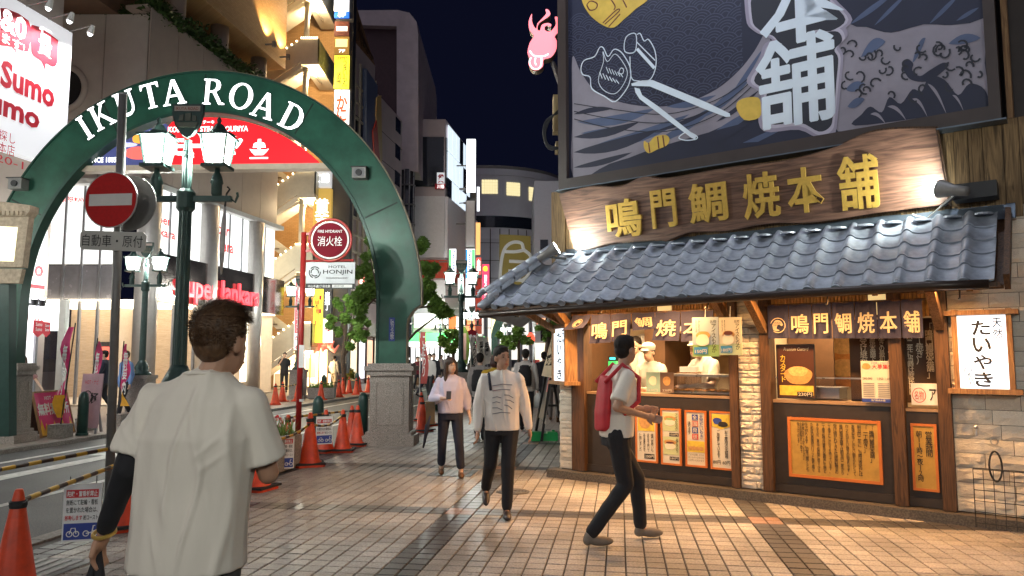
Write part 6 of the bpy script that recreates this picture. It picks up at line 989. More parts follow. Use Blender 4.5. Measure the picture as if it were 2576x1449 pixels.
for k in range(3): ob('store_shelf', MB().box(CF, c0 + .6 + k * 1.0, c0 + 1.2 + k * 1.0, .2, 1.3, .06, .09), M('shelf_goods%d' % k, ((.6, .2, .1), (.2, .4, .5), (.6, .5, .1))[k], .6), cbld)
LW = E('cold_lit_glass', (.75, .88, 1), .7); [ob('lit_glass_panel', MB().box(CS, .4 + k * 1.3, 1.6 + k * 1.3, cz(430) + j * 2.2 - 2.6, cz(430) + j * 2.2 - .5, .1, .16), LW if (k + j) % 5 else DGLASS, cbld) for k in range(6) for j in range(3)]
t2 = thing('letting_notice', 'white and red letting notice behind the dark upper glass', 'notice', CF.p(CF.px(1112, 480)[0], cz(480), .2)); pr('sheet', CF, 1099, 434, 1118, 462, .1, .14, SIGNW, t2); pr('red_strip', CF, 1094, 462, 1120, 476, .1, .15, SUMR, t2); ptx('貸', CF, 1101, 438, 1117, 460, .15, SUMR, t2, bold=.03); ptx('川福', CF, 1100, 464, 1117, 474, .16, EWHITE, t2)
for k, (u, v) in enumerate(((1145, 435), (1165, 475), (1175, 510))): p = D(u, v, 62); t2 = thing('roof_arm_lamp', ('top', 'middle', 'lower')[k] + ' thin arm lamp sticking out from the corner building roof line', 'lamp', p, 'arm lamps on the corner building'); ob('arm', MB().bar(p, p - V((1.6, 0, .1)), .08), GREY, t2); ob('head', MB().box(Fr(p, (1, 0, 0)), -.3, .3, -.1, .05, -.15, .15), GREY, t2)
# projecting signs
def proj(label, Y, u0, v0, u1, v1, m, tx=None, tm=None, vert=False, **k):
    f = front(Y); x0, y0, x1, y1 = pbox(f, u0, v0, u1, v1); t = thing('projecting_sign', label, 'sign', f.p(x0, y0), 'projecting signs down the street'); ob('panel', MB().box(f, x0, x1, y0, y1, -.3, 0), m, t); ob('side_frame', MB().box(f, x0 - .06, x0 - .002, y0 - .05, y1 + .05, -.32, .02), MULL, t); ob('bracket', MB().bar(f.p(x0, (y0 + y1) / 2, -.15), f.p(x0 - .8, (y0 + y1) / 2, -.15), .08), GREY, t)
    if tx: w, h = x1 - x0, y1 - y0; text(tx, f, x0 + w * k.get('l', .15), y0 + h * k.get('b', .1), x0 + w * k.get('r', .85), y0 + h * k.get('t', .9), .01, tm, t, .02, vert=vert)
    return t
EW2 = E('lit_white_cold', (.9, .96, 1), 2.4)
proj('tall blank white lit sign column high above the street', 56, 1174, 350, 1196, 482, EW2); proj('pale unlit sign panel under the blank white column', 56.5, 1173, 505, 1194, 620, M('pale_cladding', (.42, .4, .42), .5))
t = proj('convenience store sign in blue, white and green stripes, upright lettering', 56, 1172, 626, 1194, 748, E('store_white', (.95, .98, 1), 1.2)); f = front(56); pr('green_stripe', f, 1187, 628, 1194, 700, .0, .01, E('store_green', (.1, .9, .2), 1), t); pr('blue_stripe', f, 1172, 628, 1176, 700, 0, .01, E('store_blue', (.05, .35, .8), .8), t); x0, y0, x1, y1 = pbox(f, 1177, 630, 1186, 712); text('FamilyMart', Fr(f.p(x0, y1, .012), UP * -1, V((1, 0, 0))), 0, 0, y1 - y0, x1 - x0, .004, M('store_letters', (.02, .15, .5), .5), t, .02)
t = proj('second smaller convenience store sign left of the lamp', 57, 1130, 626, 1147, 690, E('store_white', (1, 1, 1), 1.2)); pr('green_stripe', front(57), 1130, 628, 1135, 690, 0, .01, E('store_green', (.1, .9, .2), 1), t); x0, y0, x1, y1 = pbox(front(57), 1137, 630, 1145, 680); text('Family', Fr(front(57).p(x0, y1, .012), UP * -1, V((1, 0, 0))), 0, 0, y1 - y0, x1 - x0, .004, M('store_letters', (.02, .15, .5), .5), t, .02)
proj('white and grey directory sign under the convenience store sign', 56, 1171, 750, 1193, 800, E('directory', (.85, .9, .95), 1)); proj('orange lit sign with dark characters right of the lamp', 50, 1172, 805, 1194, 842, E('lit_orange', (1, .18, .04), 1), 'しゃぶ', INK, True, l=.3, r=.6); proj('orange lit sign left of the lamp', 52, 1130, 795, 1147, 840, E('lit_orange', (1, .2, .05), 1))
t = proj('tall pink lit steakhouse sign with a yellow emblem', 62, 1213, 665, 1230, 795, E('lit_pink', (1, .05, .12), 1.1), '神戸ステーキモーリヤ', EWHITE, True, l=.3, r=.7, b=.08, t=.8); blob(t, front(62), *front(62).px(1221, 676), .2, .25, .02, E('emblem_yellow', (1, .7, .05), 1)); proj('dark red sign board behind the steakhouse sign', 64, 1196, 700, 1212, 840, RDP)
# grey round department building closing the view
gb = thing('round_grey_building', 'rounded grey building with lit windows and a big olive fist sign', 'building', V((0, 88, 0))); gx0 = D(1200, 600, 82).x; ctr = V((gx0 + 1, 92.0, 0)); RADG = 9.6
GC = M('grey_cladding', (.6, .6, .66), .55, var=.06, scale=.8); GC2 = M('grey_cladding_dark', (.5, .5, .56), .55, var=.06); ring = [V((ctr.x - 14, 82.4, 0))] + [ctr + V((RADG * math.sin(a), -RADG * math.cos(a), 0)) for a in np.linspace(0, 1.7, 18)] + [V((ctr.x + 9.6, 110, 0)), V((ctr.x - 14, 110, 0))]
gz = lambda v, u=1260: D(u, v, 82.4).z
def band(nm, v0, v1, m, off=0.0): q = [(p.x * 1, p.y) for p in ring]; mb = MB(); qs = [((p - ctr).normalized() * off + p) for p in ring]; mb.prism(ID, [(p.x, p.y) for p in qs], gz(v1), gz(v0)); return ob(nm, mb, m, gb)
band('upper_storeys', 440, 600, GC); band('roof_rail', 416, 424, GREY, .1); band('window_strip', 543, 572, DGLASS, .06); band('lower_storeys', 600, 786, GC2); band('parapet', 424, 440, GC, .12); band('street_storey', 786, 905, E('department_glow', (1, .95, .85), .7), -.4)
[ob('street_post', MB().tube([ctr + V(((RADG + .1) * math.sin(a), -(RADG + .1) * math.cos(a), 0)), ctr + V(((RADG + .1) * math.sin(a), -(RADG + .1) * math.cos(a), gz(786)))], .25, 8), MULL, gb) for a in np.linspace(0, 1.5, 12)]
for z in np.arange(gz(790), gz(610), 2.0): q = [((p - ctr).normalized() * .03 + p) for p in ring]; ob('joint', MB().prism(ID, [(p.x, p.y) for p in q], z, z + .06), BASE, gb)
for a in np.linspace(.05, 1.5, 14): ob('joint', MB().tube([ctr + V(((RADG + .02) * math.sin(a), -(RADG + .02) * math.cos(a), gz(785))), ctr + V(((RADG + .02) * math.sin(a), -(RADG + .02) * math.cos(a), gz(575)))], .05, 4), BASE, gb)
def cyl(a, z, off): return ctr + V(((RADG + off) * math.sin(a), -(RADG + off) * math.cos(a), z))
def ang(u, v):                                           # where a pixel meets the round wall
    r = ray(u, v); o = CP - ctr; aa = r.x ** 2 + r.y ** 2; b2 = o.x * r.x + o.y * r.y; c2 = o.x ** 2 + o.y ** 2 - RADG ** 2; dsc = b2 * b2 - aa * c2
    t = (-b2 - math.sqrt(max(dsc, 0))) / aa; p = CP + r * t - ctr; return math.atan2(p.x, -p.y), p.z
WY = E('window_yellow', (1, .85, .45), .7)
for u0, u1, v0, v1 in ((1212, 1252, 452, 488), (1274, 1308, 458, 494), (1330, 1342, 470, 506)):
    (a0_, z1), (a1_, z0) = ang(u0, v0), ang(u1, v1); nn = 6
    for i in range(nn):
        for j in range(5):
            aa0, aa1, zz0, zz1 = a0_ + (a1_ - a0_) * (i + .06) / nn, a0_ + (a1_ - a0_) * (i + .94) / nn, z0 + (z1 - z0) * (j + .06) / 5, z0 + (z1 - z0) * (j + .94) / 5
            ob('window_pane', MB().add([cyl(aa0, zz0, .06), cyl(aa1, zz0, .06), cyl(aa1, zz1, .06), cyl(aa0, zz1, .06)], [(0, 1, 2, 3)]), WY, gb)
fs_ = thing('fist_sign', 'olive sign with a white outline drawing of a fist on the round grey building', 'sign', cyl(.6, gz(735), .1)); OLV = M('olive_sign', (.2, .155, .045), .6, emit=.12, emc=(.5, .38, .1), var=.05); (a0_, z1), (a1_, z0) = ang(1256, 590), ang(1334, 732); mb = MB(); nn = 10
mb.add([cyl(a0_ + (a1_ - a0_) * i / nn, z, .1) for z in (z0, z1) for i in range(nn + 1)], [(i, i + 1, nn + 2 + i, nn + 1 + i) for i in range(nn)]); ob('panel', mb, OLV, fs_); mb = MB()
for p in ([(1264, 728), (1258, 700), (1262, 650), (1272, 622), (1290, 610), (1310, 612), (1316, 628), (1330, 640), (1334, 655), (1322, 668), (1330, 682), (1322, 698), (1312, 706), (1318, 712), (1306, 726), (1280, 732), (1266, 728)], [(1270, 634), (1296, 634), (1316, 630)], [(1280, 658), (1326, 660)], [(1278, 682), (1322, 686)], [(1276, 704), (1312, 706)]):
    mb.tube([cyl(*(lambda q: (q[0], q[1], .18))(ang(min(u, 1333), v))) for u, v in smooth_line(p, 4, False)], .2, 5)
ob('fist_outline', mb, M('fist_white', (.7, .7, .66), .6, emit=.15, var=0), fs_)
t = thing('dark_block', 'dark block behind the snack shop at the right of the round building', 'building', V((6, 66, 0))); f = front(66); x0, x1 = f.px(1345, 600)[0], f.px(1460, 600)[0]; ob('wall', MB().box(f, x0, x1, 0, f.px(1380, 455)[1], -10, 0), GC2, t); [ob('window', MB().box(f, x0 + .5 + 1.1 * (k % 3), x0 + 1.2 + 1.1 * (k % 3), 3 + 2.5 * (k // 3), 4.6 + 2.5 * (k // 3), 0, .03), DGLASS, t) for k in range(12)]; ob('lit_shops', MB().box(f, x0, x1, .2, 2.8, 0, .1), E('far_shop_glow', (1, .85, .65), .9), t)
# second, distant green arch
a2t = thing('far_arch', 'distant second green gateway arch in the middle of the street', 'arch', at_px(1243, 60)); m = MB(); F6 = front(60)
pl, prr = [(1236, 905), (1236, 860), (1237, 835), (1244, 812), (1256, 788), (1272, 772), (1290, 765)], [(1252, 905), (1252, 860), (1254, 840), (1262, 820), (1272, 803), (1284, 793), (1296, 788)]
PL, PR = smooth_line(pl, 4, False), smooth_line(prr, 4, False); m.prism(F6, [F6.px(*q) for q in PL] + [F6.px(*q) for q in PR[::-1]], -.6, 0); ob('arch_leg', m, GREEN, a2t); ob('pillar', MB().box(F6, F6.px(1234, 900)[0], F6.px(1254, 900)[0], 0, F6.px(1243, 898)[1], -.7, .1), GRANITE, a2t); pr('camera', F6, 1258, 800, 1266, 808, 0, .2, GREY, a2t)
# glowing creature sign fixed to the billboard side
NE = Fr((0, 10.35, 0), V((1, -.1, 0))); nz = lambda x, y: NE.px((1000 + x / 2.1467) / 1.4907, y / 2.1467 / 1.4907)
ne = thing('neon_sign', 'glowing pink flame-headed neon sign with its tongue out beside the billboard', 'sign', NE.p(*nz(2200, 600))); NPK = E('neon_pink', (1, .2, .24), 1.15)
body = [(2135, 110), (2110, 170), (2115, 240), (2150, 290), (2120, 340), (2100, 420), (2115, 470), (2110, 520), (2140, 560), (2190, 560), (2225, 530), (2230, 480), (2290, 460), (2330, 400), (2335, 330), (2320, 290), (2370, 240), (2385, 190), (2370, 150), (2320, 135), (2330, 190), (2300, 240), (2270, 255), (2240, 240), (2240, 215), (2262, 205), (2285, 215), (2290, 195), (2260, 185), (2215, 200), (2200, 245), (2180, 235), (2190, 190), (2230, 160), (2282, 120), (2270, 80), (2245, 75), (2250, 110), (2215, 150), (2180, 190), (2170, 230), (2145, 200), (2135, 160)]
ob('back_box', MB().prism(NE, [nz(x * 1.0, y + 3) for x, y in smooth_line(body, 3)], -.16, -.004), M('neon_box', (.25, .2, .14), .35, .6), ne); ob('glow_face', MB().flat(NE, [nz(*q) for q in smooth_line(body, 3)], .0), NPK, ne)
m = MB(); [m.stroke(NE, [nz(*q) for q in smooth_line(p, 4, False)], .018, .006) for p in ([(2120, 410), (2145, 445), (2190, 455), (2240, 450), (2270, 435)], [(2130, 465), (2115, 500), (2140, 550), (2185, 555), (2210, 520), (2212, 460)], [(2165, 465), (2160, 500), (2170, 525)])]; ob('mouth_lines', m, E('neon_white', (1, .9, .9), 1.6), ne); ob('bracket', MB().bar(NE.p(*nz(2300, 480), -.1), F(-.2, 5.2, 0), .05), GREY, ne)
t = thing('meter_box', 'tan junction boxes with looped cables on the side of the billboard', 'junction box', F(-.3, 4.2, 0)); f = front(10.3); pr('box', f, 1392, 238, 1418, 330, -.2, 0, M('tan_box', (.4, .3, .16), .6), t); pr('box', f, 1398, 355, 1418, 380, -.2, 0, M('tan_box', (.4, .3, .16), .6), t); [ob('cable', MB().tube([D(u, v, 10.25) for u, v in smooth_line([(1412, 270 + k * 4), (1385 - k * 3, 300), (1372 - k * 2, 335), (1380, 365 + k * 3), (1412, 372)], 4, False)], .012, 5), BLACK, t, True) for k in range(4)]
# ---------------------------------------------------------------- boards and flags on the left pavement
HOT = M('hot_pink', (.62, .03, .16), .5, var=.12, scale=4); HOTY = M('flame_yellow', (.75, .38, .03), .5, var=.2)
ab = thing('guide_board', 'wide red A-board with white characters and yellow flames on the left pavement', 'A-board', G(130, 1095)); p0, p1 = G(104, 1104), G(190, 1090); xd = (p1 - p0).normalized(); f = Fr(p0 + UP * .02, xd, (UP + xd.cross(UP) * -.28)); w, h = (p1 - p0).length, .92
ob('front_panel', MB().box(f, .03, w - .03, .03, h - .03, -.02, 0), HOT, ab); [ob('frame', MB().box(f, *a, -.03, .012), MWOOD, ab) for a in ((0, w, 0, .03), (0, w, h - .03, h), (0, .03, .03, h - .03), (w - .03, w, .03, h - .03))]; text('無料案内所', f, .06, h * .46, w - .05, h * .74, .004, WHITE, ab, .03); text('HOT・ナビ', f, w * .3, h * .8, w * .75, h * .9, .004, WHITE, ab, .02)
fb = Fr(p0 - xd.cross(UP) * .5 + UP * .02, xd, UP + xd.cross(UP) * .28); ob('back_panel', MB().box(fb, 0, w, 0, h, -.02, 0), DWOOD, ab); m = MB(); rr = random.Random(2); m.flat(f, [(.03, .03), (w - .03, .03)] + [(w - .03 - (w - .06) * k / 16, .06 + (.26 if k % 2 else .06) * rr.uniform(.6, 1.2)) for k in range(17)], .003); ob('flame_print', m, HOTY, ab)
ab = thing('pink_menu_board', 'pale pink upright A-board with a dark drawing behind the bollard', 'A-board', G(225, 1080)); f = front(15.6); x0, y0, x1, y1 = pbox(f, 195, 945, 250, 1075); tl = Fr(f.p(x0, 0, 0), V((1, -.1, 0)), UP + V((0, .12, 0))); w, h = x1 - x0, 1.25; ob('panel', MB().box(tl, 0, w, .12, h, -.03, 0), M('board_pink', (.5, .32, .36), .6), ab); [ob('leg', MB().bar(tl.p(x, .12, -.01), tl.p(x, -.0, -.01), .04), MULL, ab) for x in (.03, w - .03)]; ob('back_leg', MB().bar(tl.p(w / 2, h, -.03), tl.p(w / 2, 0, -.5), .04), MULL, ab); text('HOT・ナビ', tl, .08, h * .82, w - .08, h * .9, .004, SUMR, ab); text('極', tl, w * .5, h * .5, w * .9, h * .68, .004, INK, ab, .02); ob('drawing', MB().stroke(tl, [(w * .35 + .1 * math.cos(a), h * .6 + .14 * math.sin(a)) for a in np.linspace(0, 6.2, 14)], .02, .004), INK, ab)
for k, (ub, vb, ut, vt, wd_, lb) in enumerate(((222 * .0 + 157, 1078, 190, 812, 22, 'left pink flag on a weighted pole before the guide board'), (222, 1060, 246, 850, 16, 'middle pink flag on a weighted pole'), (300, 1040, 312, 858, 18, 'right pink flag half behind the no-entry pole'))):
    p = G(ub - 6, vb + 22 if k < 2 else vb + 30); Y = p.y; t = thing('pole_flag', lb, 'flag', p, 'pink flags on the left pavement'); top = D(ut, vt, Y); bot = D(ub, vb, Y); d_ = (top - bot)
    ob('pole', MB().tube([V((p.x, Y, .25)), top], .014, 6), BLACK, t); ob('weight', MB().prism(ID, [(p.x - .16, Y - .16), (p.x + .16, Y - .16), (p.x + .16, Y + .16), (p.x - .16, Y + .16)], 0, .26), CONC, t); m = MB(); m2 = MB(); n = 12; ww = wd_ / FP * Y
    sd = -1 if k == 0 else 1; q = lambda i, s: bot.lerp(top, .1 + .86 * i / n) + V((sd * (.02 + ww * s * (.7 + .5 * math.sin(i * .8 + k))), -.02 + .05 * math.sin(i * 1.1 + s * 2), 0))
    vs = [q(i, s) for i in range(n + 1) for s in (0, .5, 1)]; fs = [(3 * i + j, 3 * i + j + 1, 3 * i + j + 4, 3 * i + j + 3) for i in range(n) for j in (0, 1)]
    m.add(vs, [f_ for f_ in fs if f_[0] >= 9]); m2.add(vs, [f_ for f_ in fs if f_[0] < 9]); ob('cloth', m, HOT, t, True); ob('flame_hem', m2, HOTY, t, True); ff = Fr(q(6, .1) + V((0, -.07, 0)), V((1, 0, 0)), d_); text('無料案内', ff, (-ww * .75 if k == 0 else 0) + .02, -.45, (-.02 if k == 0 else ww * .75), .55, .02, WHITE, t, .02, vert=True)
pl_ = thing('pillar_lamp', 'weathered cream box lantern with a glowing pane at the left edge', 'lamp', D(20, 700, 12.6)); f = front(12.6); q = lambda *p: [f.px(*e) for e in p]; CRM = M('old_cream_paint', (.42, .33, .24), .65, var=.3, scale=14)
ob('body', MB().prism(f, q((-60, 545), (72, 545), (56, 672), (-60, 672)), -.15, 0), CRM, pl_); ob('cornice', MB().prism(f, q((-60, 500), (82, 518), (80, 532), (70, 545), (-60, 545)), -.18, .06), CRM, pl_); ob('pane', MB().flat(f, q((-60, 566), (46, 572), (36, 658), (-60, 655)), .012), E('cream_pane', (1, .95, .62), .75), pl_); ob('bracket', MB().prism(f, q((-60, 674), (52, 676), (44, 712), (-60, 712)), -.14, -.04), CRM, pl_); [ob('dentil', MB().prism(f, q((u, 533), (u + 8, 533), (u + 7, 544), (u, 544)), .06, .1), CRM, pl_) for u in range(-8, 66, 11)]; ob('post', MB().prism(f, q((-60, 712), (12, 712), (12, 1100), (-60, 1100)), -.3, -.1), DGREEN, pl_)
# ---------------------------------------------------------------- clutter right of the arch
t = thing('green_oval_sign', 'tall green oval sign with a pink strip in front of the store lamp', 'sign', at_px(1166, 26)); f = front(25.6); ob('oval', MB().prism(f, [f.px(1167 + 14 * math.cos(a), 872 + 52 * math.sin(a)) for a in np.linspace(0, 6.283, 28, False)], -.06, 0), M('oval_green', (.16, .24, .03), .5), t); pr('strip', f, 1162, 838, 1173, 905, 0, .01, M('strip_pink', (.6, .35, .28), .6), t); ob('post', MB().bar(at_px(1167, 25.65), f.p(f.px(1167, 880)[0], 1.4, -.05), .06), GREY, t)
for k, (u0, v0, u1, v1, Y, c, s_, lb) in enumerate(((1186, 850, 1200, 940, 22, (.6, .55, .48), 'ラウンジ', 'narrow white flag with upright characters, nearest the lamp post'), (1202, 846, 1218, 945, 23, (.65, .6, .5), '相席ラウンジ', 'white flag reading downwards in the middle of the three'), (1216, 848, 1232, 915, 24, (.62, .57, .5), '相席', 'white flag at the right, partly behind the walkers'), (1058, 835, 1074, 965, 27, (.45, .08, .07), 'こだわり', 'tall dark red curved flag before the convenience store'), (1346, 905, 1362, 965, 26, (.6, .06, .05), 'やすい', 'small red flag behind the backpack walker'))):
    f = front(Y); x0, y0, x1, y1 = pbox(f, u0, v0, u1, v1); t = thing('upright_flag', lb, 'flag', V((x0, Y, 0)), 'upright shop flags'); m = MB(); n = 10; m.add([f.p(x0 + (x1 - x0) * s + .06 * math.sin(i * .5), y0 + (y1 - y0) * i / n, .05 * math.sin(i + s)) for i in range(n + 1) for s in (0, 1)], [(2 * i, 2 * i + 1, 2 * i + 3, 2 * i + 2) for i in range(n)]); ob('cloth', m, M('flag_cloth%d' % k, c, .7), t, True); ob('pole', MB().tube([V((x0 - .02, Y, 0)), f.p(x0 - .02, y1 + .1)], .02, 6), STEEL, t); text(s_, f, x0 + (x1 - x0) * .25, y0 + .25, x1 - (x1 - x0) * .15, y1 - .15, .07, WHITE if k >= 3 else INK, t, .02, vert=True)
t = thing('round_hydrant_sign', 'distant round red hydrant sign right of the lamp', 'sign', at_px(1192, 34)); f = front(34); c = f.px(1187, 846); ob('disc', MB().tube([f.p(*c, 0), f.p(*c, .03)], .3, 24), M('hydrant_red', (.3, .02, .03), .5), t); ob('pole', MB().bar(at_px(1199, 34.05), f.p(f.px(1199, 830)[0], f.px(1199, 830)[1], -.05), .08), RPOLE, t); text('消火栓', f, c[0] - .2, c[1] - .1, c[0] + .2, c[1] + .06, .035, WHITE, t, .02)
t = thing('leaning_a_board', 'tall black A-board leaning by the shop corner above a green weight', 'A-board', G(1365, 1085)); b0, b1, tp_ = G(1348, 1086), G(1352, 1118), D(1384, 925, 14.2); [ob('leg', MB().bar(a, b, .05), BLACK, t) for a, b in ((b0, D(1376, 926, 15.2)), (G(1362, 1110), D(1388, 930, 14.2)), (G(1412, 1075), D(1388, 930, 14.9)))]; ob('panel', MB().add([D(1355, 1050, 15.2), D(1372, 1068, 14.0), D(1390, 945, 14.2), D(1378, 940, 15.2)], [(0, 1, 2, 3)]), BLACK, t); ob('red_print', MB().add([D(1374, 985, 14.6), D(1381, 990, 14.2), D(1388, 950, 14.2), D(1381, 948, 14.8)], [(0, 1, 2, 3)]), RED, t); ob('foot_bar', MB().bar(D(1378, 1020, 14.4), D(1402, 1020, 14.6), .04), BLACK, t)
t = thing('green_water_weight', 'bright green plastic water weight on the paving by the shop corner', 'weight', G(1372, 1110)); f = Fr(G(1336, 1110), V((1, .05, 0))); L = (G(1404, 1110) - G(1336, 1110)).length; GP = M('green_plastic', (.02, .35, .1), .35, var=.1); m = MB(); m.prism(f, [(.02, 0), (L - .02, 0), (L, .03), (L, .14), (L - .02, .17), (L * .62, .17), (L * .6, .14), (L * .4, .14), (L * .38, .17), (.02, .17), (0, .14), (0, .03)], -.22, 0); ob('body', m, GP, t); ob('cap', MB().tube([f.p(L * .85, .17, -.11), f.p(L * .85, .2, -.11)], .03, 10), GP, t)
t = thing('beige_flag', 'beige corner flag with black characters behind the edge-on box sign', 'flag', G(1400, 1070)); ob('cloth', MB().add([D(1392, 830, 13), D(1362, 945, 13.2), D(1395, 952, 13), D(1410, 850, 12.8)], [(0, 1, 2, 3)]), M('flag_beige', (.6, .48, .33), .7), t); ob('pole', MB().bar(G(1404, 1060), D(1404, 820, 13), .03), STEEL, t); f = Fr(D(1378, 905, 12.9), V((1, 0, 0))); text('焼', f, -.06, -.1, .12, .1, .0, INK, t, .03)
for k, (u, v, Y) in enumerate(((1335, 852, 60), (1394, 852, 60))): p = D(u, v, Y); t = thing('paper_lantern', ('left', 'right')[k] + ' small glowing red paper lantern far down the street', 'lantern', p, 'red paper lanterns'); ob('shade', MB().ball(p, .35, .35, .5, 10, 8), E('lantern_red', (1, .08, .04), 1.6), t, True); ob('hanger', MB().bar(p + UP * .5, p + UP * .9, .04), BLACK, t)
t = thing('cardboard_stack', 'stack of cartons with a blue crate at the opposite kerb', 'boxes', G(1055, 968)); f = Fr(G(1045, 968), V((1, .1, 0))); ob('carton', MB().box(f, 0, .9, 0, .5, -.5, 0), M('carton', (.3, .2, .12), .8), t); ob('crate', MB().box(f, .05, .75, .5, .75, -.45, -.03), M('crate_blue', (.05, .2, .4), .5), t)

for k, (u0, v0, u1, v1, Y, c, s_, tx, lb) in enumerate(((1200, 470, 1206, 530, 66, (.9, .95, 1), 1.2, None, 'thin white lit strip sign high on the right of the blank column'), (1197, 560, 1208, 640, 60, (1, .45, .15), .9, None, 'amber picture sign above the dark red board'), (1198, 648, 1210, 690, 60, (.8, .1, .08), .9, '串', 'small red lit sign between the store sign and the steakhouse sign'), (1152, 700, 1166, 740, 55, (.95, .9, .8), 1.0, '酒', 'small cream lit sign behind the left lantern'), (1120, 730, 1132, 770, 60, (1, .3, .1), .9, None, 'small orange lit sign beside the tree leaves'), (1236, 800, 1246, 850, 75, (1, .8, .4), 1.1, None, 'small amber lit sign below the fist sign'), (1300, 790, 1330, 802, 78, (1, .95, .85), 1.2, None, 'long white lit fascia right of the distant arch'), (1350, 800, 1372, 815, 58, (1, .4, .2), 1.0, None, 'low orange lit fascia under the shop eave'), (1205, 848, 1228, 856, 40, (1, .5, .1), 1.0, None, 'yellow lit strip above the white flags'), (940, 640, 952, 700, 44, (.9, .85, .7), .9, '鮨', 'cream lit sign on the panelled building behind the arch'), (902, 690, 914, 780, 41, (.9, .15, .1), .8, '居酒屋', 'red lit upright sign under the timbered building'), (960, 720, 972, 790, 48, (.3, .6, 1), .8, None, 'pale blue lit upright sign behind the arch leg'))):
    proj(lb, Y, u0, v0, u1, v1, E('street_sign%d' % k, c, s_), tx, INK if k in (3, 9) else EWHITE, bool(tx and len(tx) > 1))
# ---------------------------------------------------------------- trees
BARK = M('bark', (.09, .06, .04), .85, var=.35, scale=12, bump=.4)
def tree(label, base, Y, trunk, crowns, n, leafs, seed, limbs=6):
    rr = random.Random(seed); t = thing('street_tree', label, 'tree', base, 'street trees'); tr = MB(); pts = [base] + [D(u, v, Y) for u, v in trunk]; k = len(pts)
    tr.tube(pts, [.13 * (1 - .55 * i / (k - 1)) for i in range(k)], 8); top = pts[-1]; cl = []
    for i, (u, v, r) in enumerate(crowns):
        c = D(u, v, Y) + V((0, rr.uniform(-.5, .5) * r / FP * Y * 1.5, 0)); rad = r / FP * Y; st_ = pts[max(1, k - 1 - (i % 3))]; tr.tube([st_, st_.lerp(c, .5) + V((0, 0, .1)), c], [.05, .035, .012], 5)
        for j in range(5): cl.append((c + V((rr.gauss(0, .45), rr.gauss(0, .45), rr.gauss(0, .3))) * rad, rad * rr.uniform(.3, .55)))
    ob('trunk', tr, BARK, t, True); leaves('crown', cl, n, leafs, LEAF, t, seed)
tree('small street tree with a loose green crown across the road', G(862, 986), 33, [(866, 950), (862, 900), (868, 850), (872, 800)], [(872, 755, 24), (848, 770, 18), (900, 775, 20), (835, 800, 14), (862, 800, 24), (905, 815, 24), (850, 835, 20), (885, 845, 26), (915, 845, 14), (828, 822, 12), (872, 868, 14)], 8000, .1, 1)
tree('leafy tree standing behind the right leg of the green arch', at_px(985, 20), 20, [(985, 900), (985, 800), (990, 720)], [(915, 690, 34), (922, 745, 38), (930, 640, 26), (908, 785, 22), (1055, 620, 30), (1070, 680, 36), (1060, 740, 32), (1090, 772, 34), (1108, 788, 24), (935, 605, 20), (1082, 722, 28)], 9500, .09, 2)
tree('small flat-crowned tree before the green-lit store', at_px(1140, 46), 46, [(1140, 900), (1141, 870)], [(1140, 835, 18), (1125, 850, 16), (1160, 850, 14), (1115, 862, 12), (1150, 865, 18), (1135, 880, 14)], 1500, .17, 3)
tree('dark bushy tree right of the distant green arch', at_px(1305, 55), 55, [(1305, 880), (1306, 850)], [(1295, 830, 18), (1312, 840, 20), (1300, 860, 22), (1322, 860, 16), (1285, 850, 12)], 1400, .2, 4)
tree('thin tree left of the distant green arch base', at_px(1262, 58), 57, [(1262, 880), (1263, 860)], [(1258, 845, 11), (1268, 850, 12), (1265, 868, 12), (1274, 862, 10)], 800, .18, 5)
tree('tree glimpsed between the shop eave and the edge-on box sign', at_px(1380, 24), 24, [(1378, 880), (1382, 830), (1386, 790)], [(1365, 825, 14), (1385, 815, 16), (1398, 835, 12), (1375, 850, 14), (1392, 860, 12)], 1500, .09, 6)
t = thing('potted_shrub', 'small yellow-green potted shrub on the opposite pavement', 'shrub', G(882, 978)); leaves('foliage', [(D(880, 945, 38), .35)], 260, .1, M('shrub_yellow', (.2, .2, .03), .6, var=.3), t, 7); ob('pot', MB().lathe(G(880, 978) * V((1, 1, 0)), [(.2, 0), (.28, .45)], 12), CONC, t)
